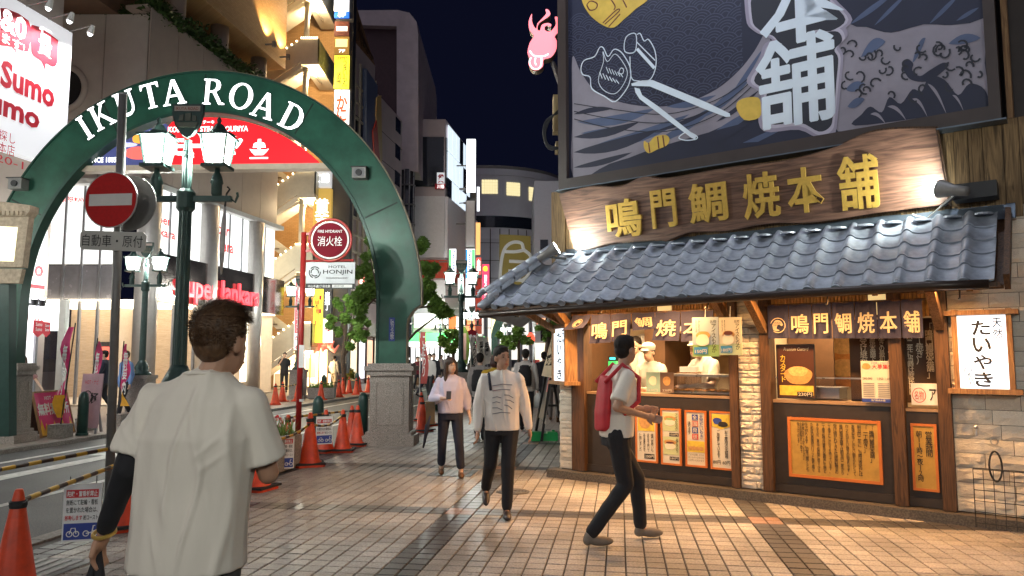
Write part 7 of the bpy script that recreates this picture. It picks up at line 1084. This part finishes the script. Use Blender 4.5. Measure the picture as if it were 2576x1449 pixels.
# ---------------------------------------------------------------- people
PEND = []
def vol(name, mb, vox, m, parent, xf, fold=0.0, fdir=(16, 16, 4), smooth=4, seed=0): PEND.append((name, mb, vox, m, parent, xf, fold, fdir, smooth, seed))
def flush_vol():
    tmp = []
    for name, mb, vox, m, parent, xf, fold, fdir, smooth, seed in PEND:
        o = bpy.data.objects.new('vol_tmp', mesh('vol_tmp', mb, None)); COL.objects.link(o); r = o.modifiers.new('r', 'REMESH'); r.mode = 'VOXEL'; r.voxel_size = vox; s = o.modifiers.new('s', 'SMOOTH'); s.factor = .5; s.iterations = smooth; tmp.append(o)
    bpy.context.view_layer.update(); dg = bpy.context.evaluated_depsgraph_get()
    for o, (name, mb, vox, m, parent, xf, fold, fdir, smooth, seed) in zip(tmp, PEND):
        me = bpy.data.meshes.new_from_object(o.evaluated_get(dg)); n = len(me.vertices); co = np.empty(n * 3); me.vertices.foreach_get('co', co); co = co.reshape(-1, 3)
        if fold:
            no = np.empty(n * 3); me.vertices.foreach_get('normal', no); no = no.reshape(-1, 3); rs = np.random.RandomState(seed); d = np.zeros(n); q = co * np.array(fdir); q = q + .5 * np.sin(co[:, [2, 0, 1]] * np.array([9, 11, 8]) + seed)
            for k in range(5): w = rs.normal(size=3); w /= np.linalg.norm(w); d += np.sin(q @ w * (1 + .5 * k) + rs.uniform(0, 6)) / (1 + .4 * k)
            d = np.maximum(d + 1.1, 0) * .35
            if name == 'top':                            # long soft drapes from shoulder to hem
                z0, z1 = co[:, 2].min(), co[:, 2].max(); zz = (co[:, 2] - z0) / (z1 - z0)
                for k in range(22):
                    xc, sl, wd_, ph = rs.uniform(-.26, .26), rs.uniform(-.12, .12), rs.uniform(.007, .02), rs.uniform(0, 6); lo_, hi_ = sorted(rs.uniform(-.1, 1, 2)); side = 1 if k % 3 else -1
                    u_ = co[:, 0] - xc - sl * (zz - .5) - .012 * np.sin(zz * 7 + ph); d += 1.9 * np.exp(-(u_ / wd_) ** 2) * np.clip((zz - lo_) * 6, 0, 1) * np.clip((hi_ + .15 - zz) * 6, 0, 1) * (co[:, 1] * side < .02)
                for k in range(6 if vox > .008 else 3):  # short creases by the armpits and elbows
                    c_ = np.array([rs.choice([-1, 1]) * rs.uniform(.12, .22), 0, z0 + (z1 - z0) * rs.uniform(.5, .85)]); t_ = rs.uniform(.5, 1.3) * np.sign(c_[0]); a_ = (co - c_); d += .9 * np.exp(-((a_[:, 2] - a_[:, 0] * t_) / .012) ** 2) * np.exp(-(np.hypot(a_[:, 0], a_[:, 2]) / .07) ** 2)
            d = d * 1.0; co = co + no * (d * fold)[:, None]
        co = co @ np.array(xf[0]).T + np.array(xf[1]) - np.array(WL[parent.name])
        me.vertices.foreach_set('co', co.ravel()); me.materials.clear(); me.materials.append(m); me.polygons.foreach_set('use_smooth', [True] * len(me.polygons)); me.update(); me.name = name
        f = bpy.data.objects.new(name, me); COL.objects.link(f); f.parent = parent; WL[f.name] = WL[parent.name]
    for o in tmp: d = o.data; bpy.data.objects.remove(o); bpy.data.meshes.remove(d)
def cap(m, p, q, r1, r2=None):
    r2 = r2 if r2 is not None else r1; p, q = V(p), V(q); m.tube([p, p.lerp(q, .5), q], [r1, (r1 + r2) / 2, r2], 10); m.ball(p, r1, n=10, m=6); m.ball(q, r2, n=10, m=6)
def loft(m, rings, n=16):
    n0 = len(m.v)
    for c, rx, ry in rings: m.v += [V(c) + V((rx * math.copysign(abs(math.cos(a)) ** .85, math.cos(a)), ry * math.copysign(abs(math.sin(a)) ** .85, math.sin(a)), 0)) for a in (2 * math.pi * t / n for t in range(n))]
    for i in range(len(rings) - 1): m.f += [(n0 + i * n + t, n0 + i * n + (t + 1) % n, n0 + (i + 1) * n + (t + 1) % n, n0 + (i + 1) * n + t) for t in range(n)]
    m.f += [tuple(n0 + t for t in reversed(range(n))), tuple(n0 + (len(rings) - 1) * n + t for t in range(n))]
HAIRB = M('black_hair', (.016, .012, .01), .65, var=.4, scale=60, stretch=(1, 1, .25), bump=.4, spec=.25); HAIRBR = M('brown_hair', (.1, .048, .02), .55, var=.5, scale=60, stretch=(1, 1, .25), bump=.4)
WTEE = M('white_cotton', (.8, .72, .62), .9, var=.03, scale=3, bump=.25, stretch=(2, 2, .8)); BLKC = M('black_cloth', (.014, .013, .016), .8, var=.2, scale=40); NAVYD = M('navy_denim', (.02, .024, .045), .8, var=.25, scale=60); LIP = M('lips', (.42, .13, .1), .5, var=0); EYEM = M('eye_dark', (.02, .012, .01), .25, var=0)
JD = dict(pel=(0, 0, .95), neck=(0, -.01, 1.48), head=(0, .02, 1.635), shL=(-.175, -.01, 1.405), shR=(.175, -.01, 1.405), elL=(-.22, -.03, 1.13), elR=(.22, -.03, 1.13), wrL=(-.25, .04, .89), wrR=(.25, .04, .89), hipL=(-.09, 0, .92), hipR=(.09, 0, .92), knL=(-.1, .02, .5), knR=(.1, .02, .5), anL=(-.1, 0, .085), anR=(.1, 0, .085))
def person(label, loc, face, H, J=None, top=WTEE, sleeve='long', bottom=BLKC, hair=HAIRB, style='short', shoes=BLKC, vox=.014, turn=0.0, tilt=0.0, hem=.86, bag=.0, loose=.02, group=None, sex='m', girth=1.0, fold=.006, seed=1, skin=SKIN, crop=.085, eyes=True):
    s = H / 1.75; j = {k: V(q) for k, q in JD.items()}
    for k, q in (J or {}).items(): j[k] = V(q)
    for k in j: j[k] = j[k] * s
    fd = V((face[0], face[1], 0)).normalized(); Rz = Matrix.Rotation(math.atan2(-fd.x, fd.y), 3, 'Z'); loc = V((loc[0], loc[1], loc[2] if len(loc) > 2 else 0)); xf = (Rz, loc)
    t = thing('person', label, 'person', loc, group); L = lambda p: Rz @ V(p) + loc
    Hm = Matrix.Rotation(turn, 3, 'Z') @ Matrix.Rotation(tilt, 3, 'X'); hc = j['head']; hp = lambda x, y, z: hc + Hm @ (V((x, y, z)) * s)
    b = MB(); ax = j['neck'] - j['pel']; P = lambda f: j['pel'] + (ax * f if f > 0 else V((0, 0, ax.z * f)))
    loft(b, [(P(-.12), .13 * s, .09 * s), (P(.1), .145 * s, .1 * s), (P(.35), .125 * s, .09 * s), (P(.65), .145 * s, .1 * s), (P(.88), .15 * s, .09 * s), (P(1.0), .07 * s, .06 * s)])
    b.ball(hp(0, -.008, .025), .076 * s, .094 * s, .098 * s, 14, 10, Hm); b.ball(hp(0, .03, -.045), .06 * s, .062 * s, .075 * s, 12, 8, Hm); b.ball(hp(0, .098, -.012), .014 * s, .016 * s, .026 * s, 8, 6, Hm); b.ball(hp(0, .082, -.062), .024 * s, .012 * s, .012 * s, 8, 6, Hm)
    for e in (-1, 1): b.ball(hp(e * .077, -.008, -.008), .012 * s, .022 * s, .032 * s, 8, 6, Hm)
    cap(b, j['neck'] - V((0, 0, .03)) * s, hp(0, -.012, -.06), .056 * s, .05 * s)
    for e in 'LR':
        cap(b, j['sh' + e], j['el' + e], .047 * s, .038 * s); cap(b, j['el' + e], j['wr' + e], .038 * s, .026 * s); cap(b, j['hip' + e], j['kn' + e], .075 * s, .05 * s); cap(b, j['kn' + e], j['an' + e], .048 * s, .034 * s); cap(b, j['an' + e], j['an' + e] + V((0, .05, -.035)) * s, .03 * s, .02 * s)
        d = (j['wr' + e] - j['el' + e]).normalized(); sd = d.cross(V((0, 1, 0)) if abs(d.y) < .8 else V((0, 0, 1))).normalized(); nn = d.cross(sd); w = j['wr' + e]; b.ball(w + d * .05 * s, .04 * s, .022 * s, .045 * s, 10, 8, Matrix((nn, sd, d)).transposed())
        for k in range(4):
            o = w + d * .085 * s + nn * (k - 1.5) * .019 * s; ln = (.062, .07, .066, .052)[k] * s; cap(b, o, o + d * ln * .55 + sd * .012 * s, .0095 * s); cap(b, o + d * ln * .55 + sd * .012 * s, o + d * ln * .9 + sd * .035 * s, .009 * s, .008 * s)
        cap(b, w + d * .03 * s + nn * .03 * s, w + d * .07 * s + nn * .055 * s + sd * .015 * s, .012 * s, .01 * s)
    vol('body', b, vox * .75, skin, t, xf, 0, smooth=2)
    m = MB(); g = loose * s; hz = (hem * s - j['pel'].z) / ax.z
    loft(m, [(P(hz), (.155 * girth) * s + g, .11 * s + g), (P(hz + .12), (.152 * girth) * s + g, .11 * s + g), (P(.3), (.148 * girth) * s + g, .105 * s + g), (P(.62), (.16 * girth) * s + g, .115 * s + g * .9), (P(.84), .165 * s + g * .35, .1 * s + g * .5), (P(.95), .13 * s, .085 * s), (P(1.05), .072 * s, .068 * s)])
    for e in 'LR':
        sh, el, wr = j['sh' + e], j['el' + e], j['wr' + e]; cap(m, P(.8), sh, .075 * s, .058 * s); cap(m, P(.99), sh - V((0, 0, .005)) * s, .052 * s, .06 * s)
        if sleeve == 'short': e_ = sh.lerp(el, .8); m.tube([sh, sh.lerp(e_, .5), e_], [.06 * s + g * .2, .062 * s + g * .3, .064 * s + g * .4], 12); m.ball(sh, .06 * s + g * .2, n=12, m=8)
        elif sleeve == 'wide': cap(m, sh, el, .056 * s + g * .4, .07 * s + g * .5); cap(m, el, el.lerp(wr, .6), .074 * s + g * .5, .045 * s)
        elif sleeve == 'long': cap(m, sh, el, .055 * s + g * .5, .048 * s + g * .6); cap(m, el, el.lerp(wr, .93), .048 * s + g * .6, .034 * s + g * .3)
    vol('top', m, vox, top, t, xf, fold * s, (34, 34, 11), 6, seed)
    m = MB(); loft(m, [(j['pel'] - V((0, 0, .12)) * s, .165 * s, .12 * s), (j['pel'], .16 * s, .115 * s), (j['pel'] + V((0, 0, .1)) * s, .145 * s, .105 * s)])
    for e in 'LR':
        an = j['kn' + e].lerp(j['an' + e], .93 if crop < .1 else .8); cap(m, j['hip' + e], j['kn' + e], .098 * s, .07 * s); cap(m, j['kn' + e], an, .07 * s, .055 * s if crop < .1 else .062 * s)
    vol('trousers', m, vox, bottom, t, xf, .005 * s, (18, 18, 26), 3, seed + 3)
    for e in 'LR':
        m = MB(); a = j['an' + e]; fdv = V((0, 1, -.28)) if a.z < .12 * s else V((0, .8, -.75)); fdv.normalize(); m.ball(a + fdv * .09 * s + V((0, 0, -.025)) * s, .046 * s, .125 * s, .04 * s, 12, 8, V((0, 1, 0)).rotation_difference(V((0, fdv.y, fdv.z + .2)).normalized()).to_matrix()); cap(m, a + V((0, -.02, -.04)) * s, a + V((0, -.01, 0)) * s, .042 * s, .038 * s); vol('shoe', m, vox * .7, shoes, t, xf, 0, smooth=2)
    m = MB()
    if style == 'short': m.ball(hp(0, -.022, .05), .085 * s, .1 * s, .088 * s, 14, 10, Hm); m.ball(hp(0, -.05, .0), .073 * s, .062 * s, .08 * s, 12, 8, Hm); m.ball(hp(.0, .03, .105), .06 * s, .042 * s, .02 * s, 10, 6, Hm)
    elif style == 'bob': m.ball(hp(0, -.02, .045), .095 * s, .108 * s, .092 * s, 14, 10, Hm); m.ball(hp(0, -.05, -.03), .098 * s, .07 * s, .11 * s, 12, 8, Hm); m.ball(hp(0, .07, .085), .06 * s, .03 * s, .03 * s, 10, 6, Hm)
    else:
        m.ball(hp(0, -.02, .045), .092 * s, .104 * s, .09 * s, 14, 10, Hm); cap(m, hp(0, -.06, 0), hp(0, -.09, -.24), .085 * s, .075 * s)
        for e in (-1, 1): cap(m, hp(e * .075, .01, .04), hp(e * .085, .0, -.16), .03 * s, .035 * s); cap(m, hp(e * .085, .0, -.16), hp(e * .1, .03, -.3), .035 * s, .02 * s)
    if style: vol('hair', m, vox * .8, hair, t, xf, .0022 * s, (70, 70, 30), 1, seed + 5)
    for e in ((-1, 1) if eyes else ()):
        f = MB(); f.ball(L(hp(e * .032, .083, .012)), .012 * s, .006 * s, .0055 * s, 8, 6, Rz @ Hm); ob('eye', f, EYEM, t); f = MB(); f.ball(L(hp(e * .033, .087, .034)), .02 * s, .006 * s, .004 * s, 8, 6, Rz @ Hm); ob('eyebrow', f, hair, t)
    f = MB(); f.ball(L(hp(0, .095, -.062)), .022 * s, .006 * s, .007 * s, 8, 6, Rz @ Hm); ob('lips', f, LIP, t)
    return t, j, L, Rz, s, hp
# --- the man in front, seen from behind
fm, j, L, Rz, s, hp = person('man seen from behind in a white T-shirt with one black arm sleeve', (-1.16, 2.72), (.06, 1), 1.8, dict(neck=(.045, 0, 1.475), head=(.085, .03, 1.605), shL=(-.135, 0, 1.39), shR=(.2, .0, 1.385), elL=(-.2, -.05, 1.17), wrL=(-.32, .03, .94), elR=(.255, .06, 1.14), wrR=(.14, .28, 1.28), anL=(-.12, -.1, .085), knL=(-.1, .04, .5)), WTEE, 'short', M('grey_denim', (.07, .068, .066), .85, var=.25, scale=80), HAIRBR, 'short', vox=.0075, turn=-.35, tilt=-.1, hem=.83, loose=.036, girth=1.06, fold=.0048, seed=21, eyes=False, skin=M('tan_skin', (.46, .25, .16), .5, var=.1, scale=14))
m = MB(); sh, el, wr = j['shL'], j['elL'], j['wrL']; cap(m, sh.lerp(el, .5), el, .056 * s, .047 * s); cap(m, el, el.lerp(wr, .93), .047 * s, .033 * s); vol('arm_sleeve', m, .008, BLKC, fm, (Rz, WL[fm.name]), .002, (30, 30, 60), 3, 4)
m = MB(); d = (wr - el).normalized(); m.tube([L(wr + d * .01 + .036 * (V((1, 0, 0)) * math.cos(a) + d.cross(V((1, 0, 0))).normalized() * math.sin(a))) for a in np.linspace(0, 6.2832, 26)], .008, 6); ob('bracelet', m, GOLD, fm)
ob('collar_rib', MB().tube([L(j['neck'] + V((0, -.005, .012)) * s + V((.074 * math.cos(a), .07 * math.sin(a), -.012 * math.sin(a))) * s) for a in np.linspace(0, 6.2832, 33)], .0075, 6, False), WTEE, fm, True)
rr = random.Random(8); m = MB(); hcx = WL[fm.name]
for k in range(7000):                                    # swept locks
    th, ph = rr.uniform(0, 6.283), rr.uniform(-.95, 1.4); q = V((math.cos(th) * math.cos(ph), math.sin(th) * math.cos(ph), math.sin(ph)))
    if (q.y > .4 and ph < .55) or (q.y > -.05 and ph < -.1): continue
    base = hp(q.x * .084, q.y * .1 - .024, q.z * .098 + .035); tg_ = V((.8, .3, -.15)); tg_ = tg_ - q * tg_.dot(q); dirn = (q * .28 + tg_ + V((rr.gauss(0, .16), rr.gauss(0, .16), rr.gauss(0, .16)))).normalized(); ln = (.012 + .01 * (ph > 0) + .036 * max(0, math.sin(ph))) * s * rr.uniform(.6, 1.3); sd = dirn.cross(q).normalized() * .0018 * s
    p0, p1, p2 = base - sd, base + sd, base + dirn * ln; pm = base + dirn * ln * .55 + q * .006; m.add([L(p0), L(p1), L(pm + sd * .8), L(pm - sd * .8), L(p2)], [(0, 1, 2, 3), (3, 2, 4)])
ob('hair_locks', m, HAIRBR, fm, kind='stuff')
um2 = thing('held_umbrella', 'black folded strap and umbrella held in the left hand of the man in front', 'umbrella', D(240, 1449, 2.75)); pw = L(wr + d * .09 * s); ob('strap', MB().tube([pw + V((.01, 0, .02)), pw + V((-.03, 0, -.12)), pw + V((-.05, 0, -.5))], [.012, .016, .02], 8), BLKC, um2, True); ob('shaft', MB().tube([pw, pw + V((.03, .0, -.2)), pw + V((.05, 0, -.55))], [.014, .022, .026], 8), BLKC, um2, True)
# --- the woman in lavender
LAVC = M('lavender_cotton', (.56, .53, .66), .9, var=.06, scale=5, bump=.5, stretch=(2, 2, 1))
ld, j, L, Rz, s, hp = person('woman in a lavender top with a phone in her hand, walking this way', G(1132, 1197), (.1, -1), 1.58, dict(elR=(.25, .02, 1.14), wrR=(.1, .22, 1.16), elL=(-.23, -.04, 1.13), wrL=(-.28, .08, .9), anL=(-.16, .12, .085), knL=(-.13, .1, .5), anR=(.13, -.18, .1), knR=(.12, .0, .52), shL=(-.155, -.01, 1.39), shR=(.155, -.01, 1.39)), LAVC, 'wide', NAVYD, M('dark_brown_hair', (.035, .018, .012), .55, var=.4, scale=60, stretch=(1, 1, .25)), 'long', M('brown_leather', (.14, .07, .03), .5), vox=.0105, turn=.45, hem=.93, loose=.035, fold=.0055, seed=4, crop=.2)
ob('belt', MB().lathe(L(j['pel'] + V((0, 0, .0))), [(.168 * s, -.02), (.17 * s, .015)], 20, 1, .75), M('brown_leather', (.14, .07, .03), .5), ld)
ph = thing('phone', 'dark phone in the hand of the woman in lavender', 'phone', L(j['wrR'] + V((-.05, .1, .03)))); ob('case', MB().box(Fr(L(j['wrR'] + V((-.06, .08, .04))), V((1, .2, 0)), V((0, .5, .8))), -.032, .032, -.06, .06, 0, .01), BLACK, ph); ob('screen', MB().rect(Fr(L(j['wrR'] + V((-.06, .08, .04))), V((-1, -.2, 0)), V((0, .5, .8))), -.028, -.055, .028, .055, .002), E('phone_glow', (.7, .8, 1), .8), ph)
bgm = thing('tote_bag', 'brown tote bag on the shoulder of the woman in lavender', 'bag', L(V((.27, -.08, .78)) * s)); mm = MB(); q = V((.3, -.06, .95)) * s; fr = Fr(L(q), Rz @ V((0, 1, 0))); mm.prism(fr, [(-.19, .14), (.19, .14), (.17, -.16), (-.17, -.16)], -.06, .06); ob('body', mm, M('olive_leather', (.1, .07, .035), .6, var=.2), bgm); ob('strap', MB().tube([L(q + V((0, .1, .13))), L(j['shR'] + V((-.01, .03, .06))), L(q + V((0, -.1, .13)))], .014, 6), M('olive_leather', (.1, .07, .035), .6), bgm)
u3 = thing('folded_umbrella', 'dark blue folded umbrella hanging beside the tote bag', 'umbrella', L(V((.33, 0, .5)) * s)); ob('canopy', MB().tube([L(V((.3, .12, .9)) * s), L(V((.34, .1, .75)) * s), L(V((.4, .05, .42)) * s)], [.02, .035, .01], 8), NAVYD, u3, True); ob('handle', MB().tube([L(V((.3, .12, .9)) * s), L(V((.28, .13, 1.0)) * s)], .012, 6), BLACK, u3)
# --- the man in the white sweatshirt
SWT = M('white_sweat', (.8, .74, .68), .9, var=.03, scale=4, bump=.4, stretch=(2.5, 2.5, 1))
wm, j, L, Rz, s, hp = person('man in a white printed sweatshirt and black trousers walking this way', G(1262, 1296), (.05, -1), 1.7, dict(elR=(.245, -.02, 1.13), wrR=(.255, .06, .88), elL=(-.245, -.05, 1.14), wrL=(-.29, -.02, .89), knL=(-.06, .1, .52), anL=(-.05, .12, .085), knR=(.12, -.02, .52), anR=(.16, -.34, .22), head=(0, .035, 1.63)), SWT, 'long', BLKC, HAIRB, 'short', M('dark_leather', (.03, .02, .02), .4), vox=.0095, turn=.5, hem=.88, loose=.024, fold=.006, seed=9, skin=M('tan_skin', (.4, .2, .12), .5), girth=1.05)
m = MB(); GLN = M('print_grey', (.25, .24, .25), .8, var=.1); cf = Fr(L(V((0, .152, 1.2)) * s), Rz @ V((-1, 0, 0)) * -1 if False else V((1, -.05, 0)))
for k, (a, b_) in enumerate((((-.1, .14), (.1, .15)), ((-.1, .09), (.08, .1)), ((-.1, .02), (-.01, .02)), ((-.1, -.03), (-.02, -.03)), ((-.1, -.08), (0, -.1)), ((-.1, -.14), (.08, -.13)), ((.02, .05), (.11, .02)), ((.03, .0), (.12, -.03)), ((.02, -.05), (.1, -.09)))): m.stroke(cf, [a, ((a[0] + b_[0]) / 2, (a[1] + b_[1]) / 2 + .012), b_], .008, .012)
ob('chest_print', m, GLN, wm, kind='stuff')
sp = thing('shoulder_strap_bag', 'dark bag strap over the shoulder of the man in the white sweatshirt', 'bag', L(V((.2, -.15, 1.0)) * s)); ob('strap', MB().tube([L(V((.12, .13, 1.3)) * s), L(V((.14, .06, 1.47)) * s), L(V((.15, -.1, 1.4)) * s), L(V((.12, -.17, 1.2)) * s)], .014, 6), NAVYD, sp, True); ob('pouch', MB().ball(L(V((.08, -.2, 1.12)) * s), .1, .06, .13, 12, 8), NAVYD, sp, True)
# --- the man with the red rucksack
rm, j, L, Rz, s, hp = person('man in a white T-shirt striding past the shop with a red rucksack', G(1548, 1366), (1, .22), 1.77, dict(pel=(0, .02, .94), neck=(0, .08, 1.48), head=(0, .12, 1.64), shL=(-.18, .06, 1.405), shR=(.18, .06, 1.405), elR=(.24, -.06, 1.16), wrR=(.18, .22, 1.08), elL=(-.22, .1, 1.15), wrL=(-.16, .32, 1.12), knL=(-.1, .24, .53), anL=(-.09, .27, .1), knR=(.1, .06, .5), anR=(.1, -.26, .1)), WTEE, 'short', BLKC, HAIRB, 'short', M('grey_knit_shoe', (.2, .17, .14), .8, var=.2), vox=.0095, turn=.45, hem=.9, loose=.026, fold=.005, seed=15, skin=M('tan_skin', (.4, .2, .12), .5))
REDB = M('red_nylon', (.5, .02, .03), .55, var=.12, scale=12); rk = thing('red_rucksack', 'red rucksack on the back of the striding man', 'rucksack', L(V((0, -.18, .98)) * s)); m = MB(); loft(m, [(V((0, -.12, .95)) * s, .1 * s, .04 * s), (V((0, -.105, .98)) * s, .13 * s, .05 * s), (V((0, -.1, 1.1)) * s, .135 * s, .058 * s), (V((0, -.085, 1.26)) * s, .13 * s, .05 * s), (V((0, -.07, 1.37)) * s, .11 * s, .05 * s), (V((0, -.08, 1.42)) * s, .06 * s, .03 * s)]); vol('sack', m, .012, REDB, rk, (Rz, WL[rm.name]), .003, (20, 20, 20), 3, 2); m = MB()
for e in (-1, 1): ob('strap', MB().tube([L(V((e * .11, -.12, 1.36)) * s), L(V((e * .12, .04, 1.515)) * s), L(V((e * .12, .19, 1.4)) * s), L(V((e * .15, .17, 1.2)) * s), L(V((e * .19, .02, 1.1)) * s)], .02, 6), REDB, rk, True)
# --- shop staff
CAPW = M('cook_white', (.5, .47, .41), .8, var=.04); s1 = FAC.px(1637, 905, -.75)[0]
def cookcap(t, hp, L, s, Rz): m = MB(); m.ball(hp(0, -.01, .085), .1 * s, .112 * s, .07 * s, 14, 10); m.ball(hp(0, -.005, .05), .092 * s, .108 * s, .04 * s, 14, 8); m.ball(hp(0, .09, .045), .07 * s, .05 * s, .014 * s, 12, 6); vol('cap', m, .01, CAPW, t, (Rz, WL[t.name]), .002, (40, 40, 40), 2, 1)
nf_ = FAC.z
ck, j, L, Rz, s, hp = person('cook in white cap and uniform looking down at the counter', F(s1, .11, -.75), (nf_.x - .15, nf_.y), 1.66, dict(elR=(.25, .05, 1.15), wrR=(.12, .25, 1.12), elL=(-.25, .05, 1.15), wrL=(-.12, .25, 1.12), head=(0, .05, 1.625)), CAPW, 'short', CAPW, HAIRB, 'short', vox=.011, tilt=-.18, hem=.8, loose=.025, seed=31); cookcap(ck, hp, L, s, Rz)
s2 = FAC.px(1610, 890, -1.25)[0]; ck2, j, L, Rz, s, hp = person('smiling cook with bare head behind the capped cook, hand at his chin', F(s2, .11, -1.15), (nf_.x, nf_.y), 1.8, dict(elR=(.3, .05, 1.2), wrR=(.1, .2, 1.42), head=(0, .05, 1.6)), CAPW, 'short', CAPW, HAIRB, 'short', vox=.012, hem=.8, seed=33)
s3 = FAC.px(1775, 930, -.8)[0]; ck3, j, L, Rz, s, hp = person('third cook in white bending over the glass case behind the posters', F(s3, .11, -.75), (nf_.x - .5, nf_.y + .2), 1.74, dict(elR=(.26, .1, 1.15), wrR=(.15, .32, 1.1), elL=(-.26, .1, 1.15), wrL=(-.1, .35, 1.12), head=(.02, .1, 1.6)), CAPW, 'short', CAPW, HAIRB, 'short', vox=.012, hem=.8, seed=35, girth=1.1); cookcap(ck3, hp, L, s, Rz)
# --- people farther off
def pack(label, L, Rz, tl, s, col, hang=0): t = thing('rucksack', label, 'rucksack', L(V((0, -.2, 1.0)) * s)); m = MB(); loft(m, [(V((0, -.17, .98)) * s, .14 * s, .08 * s), (V((0, -.19, 1.1)) * s, .15 * s, .1 * s), (V((0, -.18, 1.3)) * s, .14 * s, .08 * s), (V((0, -.16, 1.42)) * s, .08 * s, .05 * s)]); vol('sack', m, .02, col, t, (Rz, WL[tl.name]), .003, seed=2); [ob('strap', MB().tube([L(V((e * .1, -.12, 1.36)) * s), L(V((e * .12, .0, 1.5)) * s), L(V((e * .13, .13, 1.3)) * s)], .02, 5), col, t) for e in (-1, 1)]
wk = dict(knL=(-.1, .14, .52), anL=(-.1, .22, .1), knR=(.1, -.02, .52), anR=(.1, -.25, .14)); wk2 = dict(knR=(.1, .14, .52), anR=(.1, .22, .1), knL=(-.1, -.02, .52), anL=(-.1, -.25, .14))
SUIT = M('dark_suit', (.02, .02, .026), .75, var=.15); MUST = M('mustard_knit', (.4, .25, .02), .85, var=.1, scale=30); GREYH = M('grey_hoodie', (.3, .27, .26), .85, var=.1); SHW = M('white_shirt', (.6, .56, .54), .8, var=.05)
t, j, L, Rz, s, hp = person('person in a grey hooded top with a black rucksack walking away', at_px(1208, 14.6), (.12, 1), 1.66, wk, GREYH, 'long', BLKC, HAIRB, 'short', vox=.017, seed=41); pack('black rucksack on the grey hooded walker', L, Rz, t, s, BLKC)
person('person in a mustard yellow sweater with dark bobbed hair walking away', at_px(1245, 13.6), (.1, 1), 1.62, wk2, MUST, 'long', BLKC, M('dark_red_hair', (.05, .015, .012), .45, var=.3), 'bob', vox=.016, seed=42, loose=.04, girth=1.15)
t, j, L, Rz, s, hp = person('man in a white shirt with a black rucksack walking away', at_px(1322, 16), (.1, 1), 1.75, wk, SHW, 'long', SUIT, HAIRB, 'short', vox=.017, seed=43, loose=.03); pack('black rucksack on the white-shirted walker', L, Rz, t, s, BLKC); bg2 = thing('shopping_bag', 'white plastic bag in the hand of the rucksack walker', 'bag', L(V((.27, .05, .5)) * s)); ob('bag', MB().tube([L(V((.27, .05, .86)) * s), L(V((.27, .05, .74)) * s), L(V((.27, .05, .5)) * s)], [.02, .09, .1], 8), WHITE, bg2, True)
person('man in a dark suit walking away near the leaning A-board', at_px(1368, 20), (.1, 1), 1.72, wk2, SUIT, 'long', SUIT, HAIRB, 'short', vox=.02, seed=44); person('man in an open dark jacket over a white shirt, half behind the A-board', at_px(1392, 18.5), (.1, 1), 1.7, wk, SUIT, 'long', M('grey_trousers', (.2, .18, .17), .8), HAIRB, 'short', M('brown_leather', (.14, .07, .03), .5), vox=.02, seed=45)
for u, Y, H, fc, tp_, bt_, lb in ((1092, 29, 1.72, (.2, -1), SUIT, SUIT, 'man in a dark suit standing before the bright store'), (1082, 28.5, 1.7, (-.3, -1), SHW, SUIT, 'man in a white shirt and dark trousers standing before the bright store'), (1066, 30, 1.68, (1, 0), NAVYD, NAVYD, 'person in dark blue half behind the red flag'), (1112, 44, 1.7, (0, -1), SHW, SUIT, 'small distant figure in white beside the far lamp'), (1128, 46, 1.68, (0, 1), M('pink_shirt', (.5, .25, .27), .8), SUIT, 'small distant figure in pink by the little tree'), (1052, 34, 1.6, (.5, -1), M('wine_top', (.2, .03, .04), .8), SUIT, 'small distant figure in wine red beside the arch pillar'), (1380, 34, 1.7, (0, -1), BLKC, BLKC, 'small distant figure in black beyond the shop corner')):
    person(lb, at_px(u, Y), fc, H, wk, tp_, 'long', bt_, HAIRB, 'short', vox=.026, seed=int(u), group='distant passers-by')
person('man dressed in black with a black cap standing by the warm shopfront', at_px(719, 33.5), (.3, -1), 1.78, dict(elR=(.25, .05, 1.2), wrR=(.08, .15, 1.5)), BLKC, 'short', BLKC, BLKC, 'short', vox=.026, seed=51)
person('person in beige walking away under the small street tree', at_px(843, 36), (.3, 1), 1.62, wk, M('beige_top', (.5, .42, .3), .8), 'long', M('beige_trousers', (.35, .28, .19), .8), HAIRB, 'short', vox=.026, seed=52)
person('man in a light blue shirt walking beside the silver column', at_px(322, 19.6), (-.5, -1), 1.74, wk, M('sky_blue_shirt', (.16, .28, .55), .8, var=.08), 'long', SUIT, M('fair_hair', (.1, .06, .03), .5), 'short', vox=.02, seed=53, hem=.8)
person('man in a dark open jacket striding left behind the no-entry pole', at_px(268, 20.4), (-1, -.3), 1.76, dict(wk, elL=(-.3, .05, 1.15), wrL=(-.38, .3, 1.0), elR=(.25, .1, 1.15), wrR=(.3, .3, 1.0)), NAVYD, 'long', SUIT, HAIRB, 'short', vox=.02, seed=54)
person('person mostly hidden behind the left arch leg, one bare arm showing', at_px(62, 16.6), (.6, -.6), 1.62, dict(elL=(-.3, .1, 1.15), wrL=(-.38, .3, .95)), M('rose_top', (.4, .2, .2), .8), 'short', M('white_skirt', (.6, .55, .5), .8), HAIRBR, 'long', vox=.022, seed=55)
flush_vol()
flush_text()
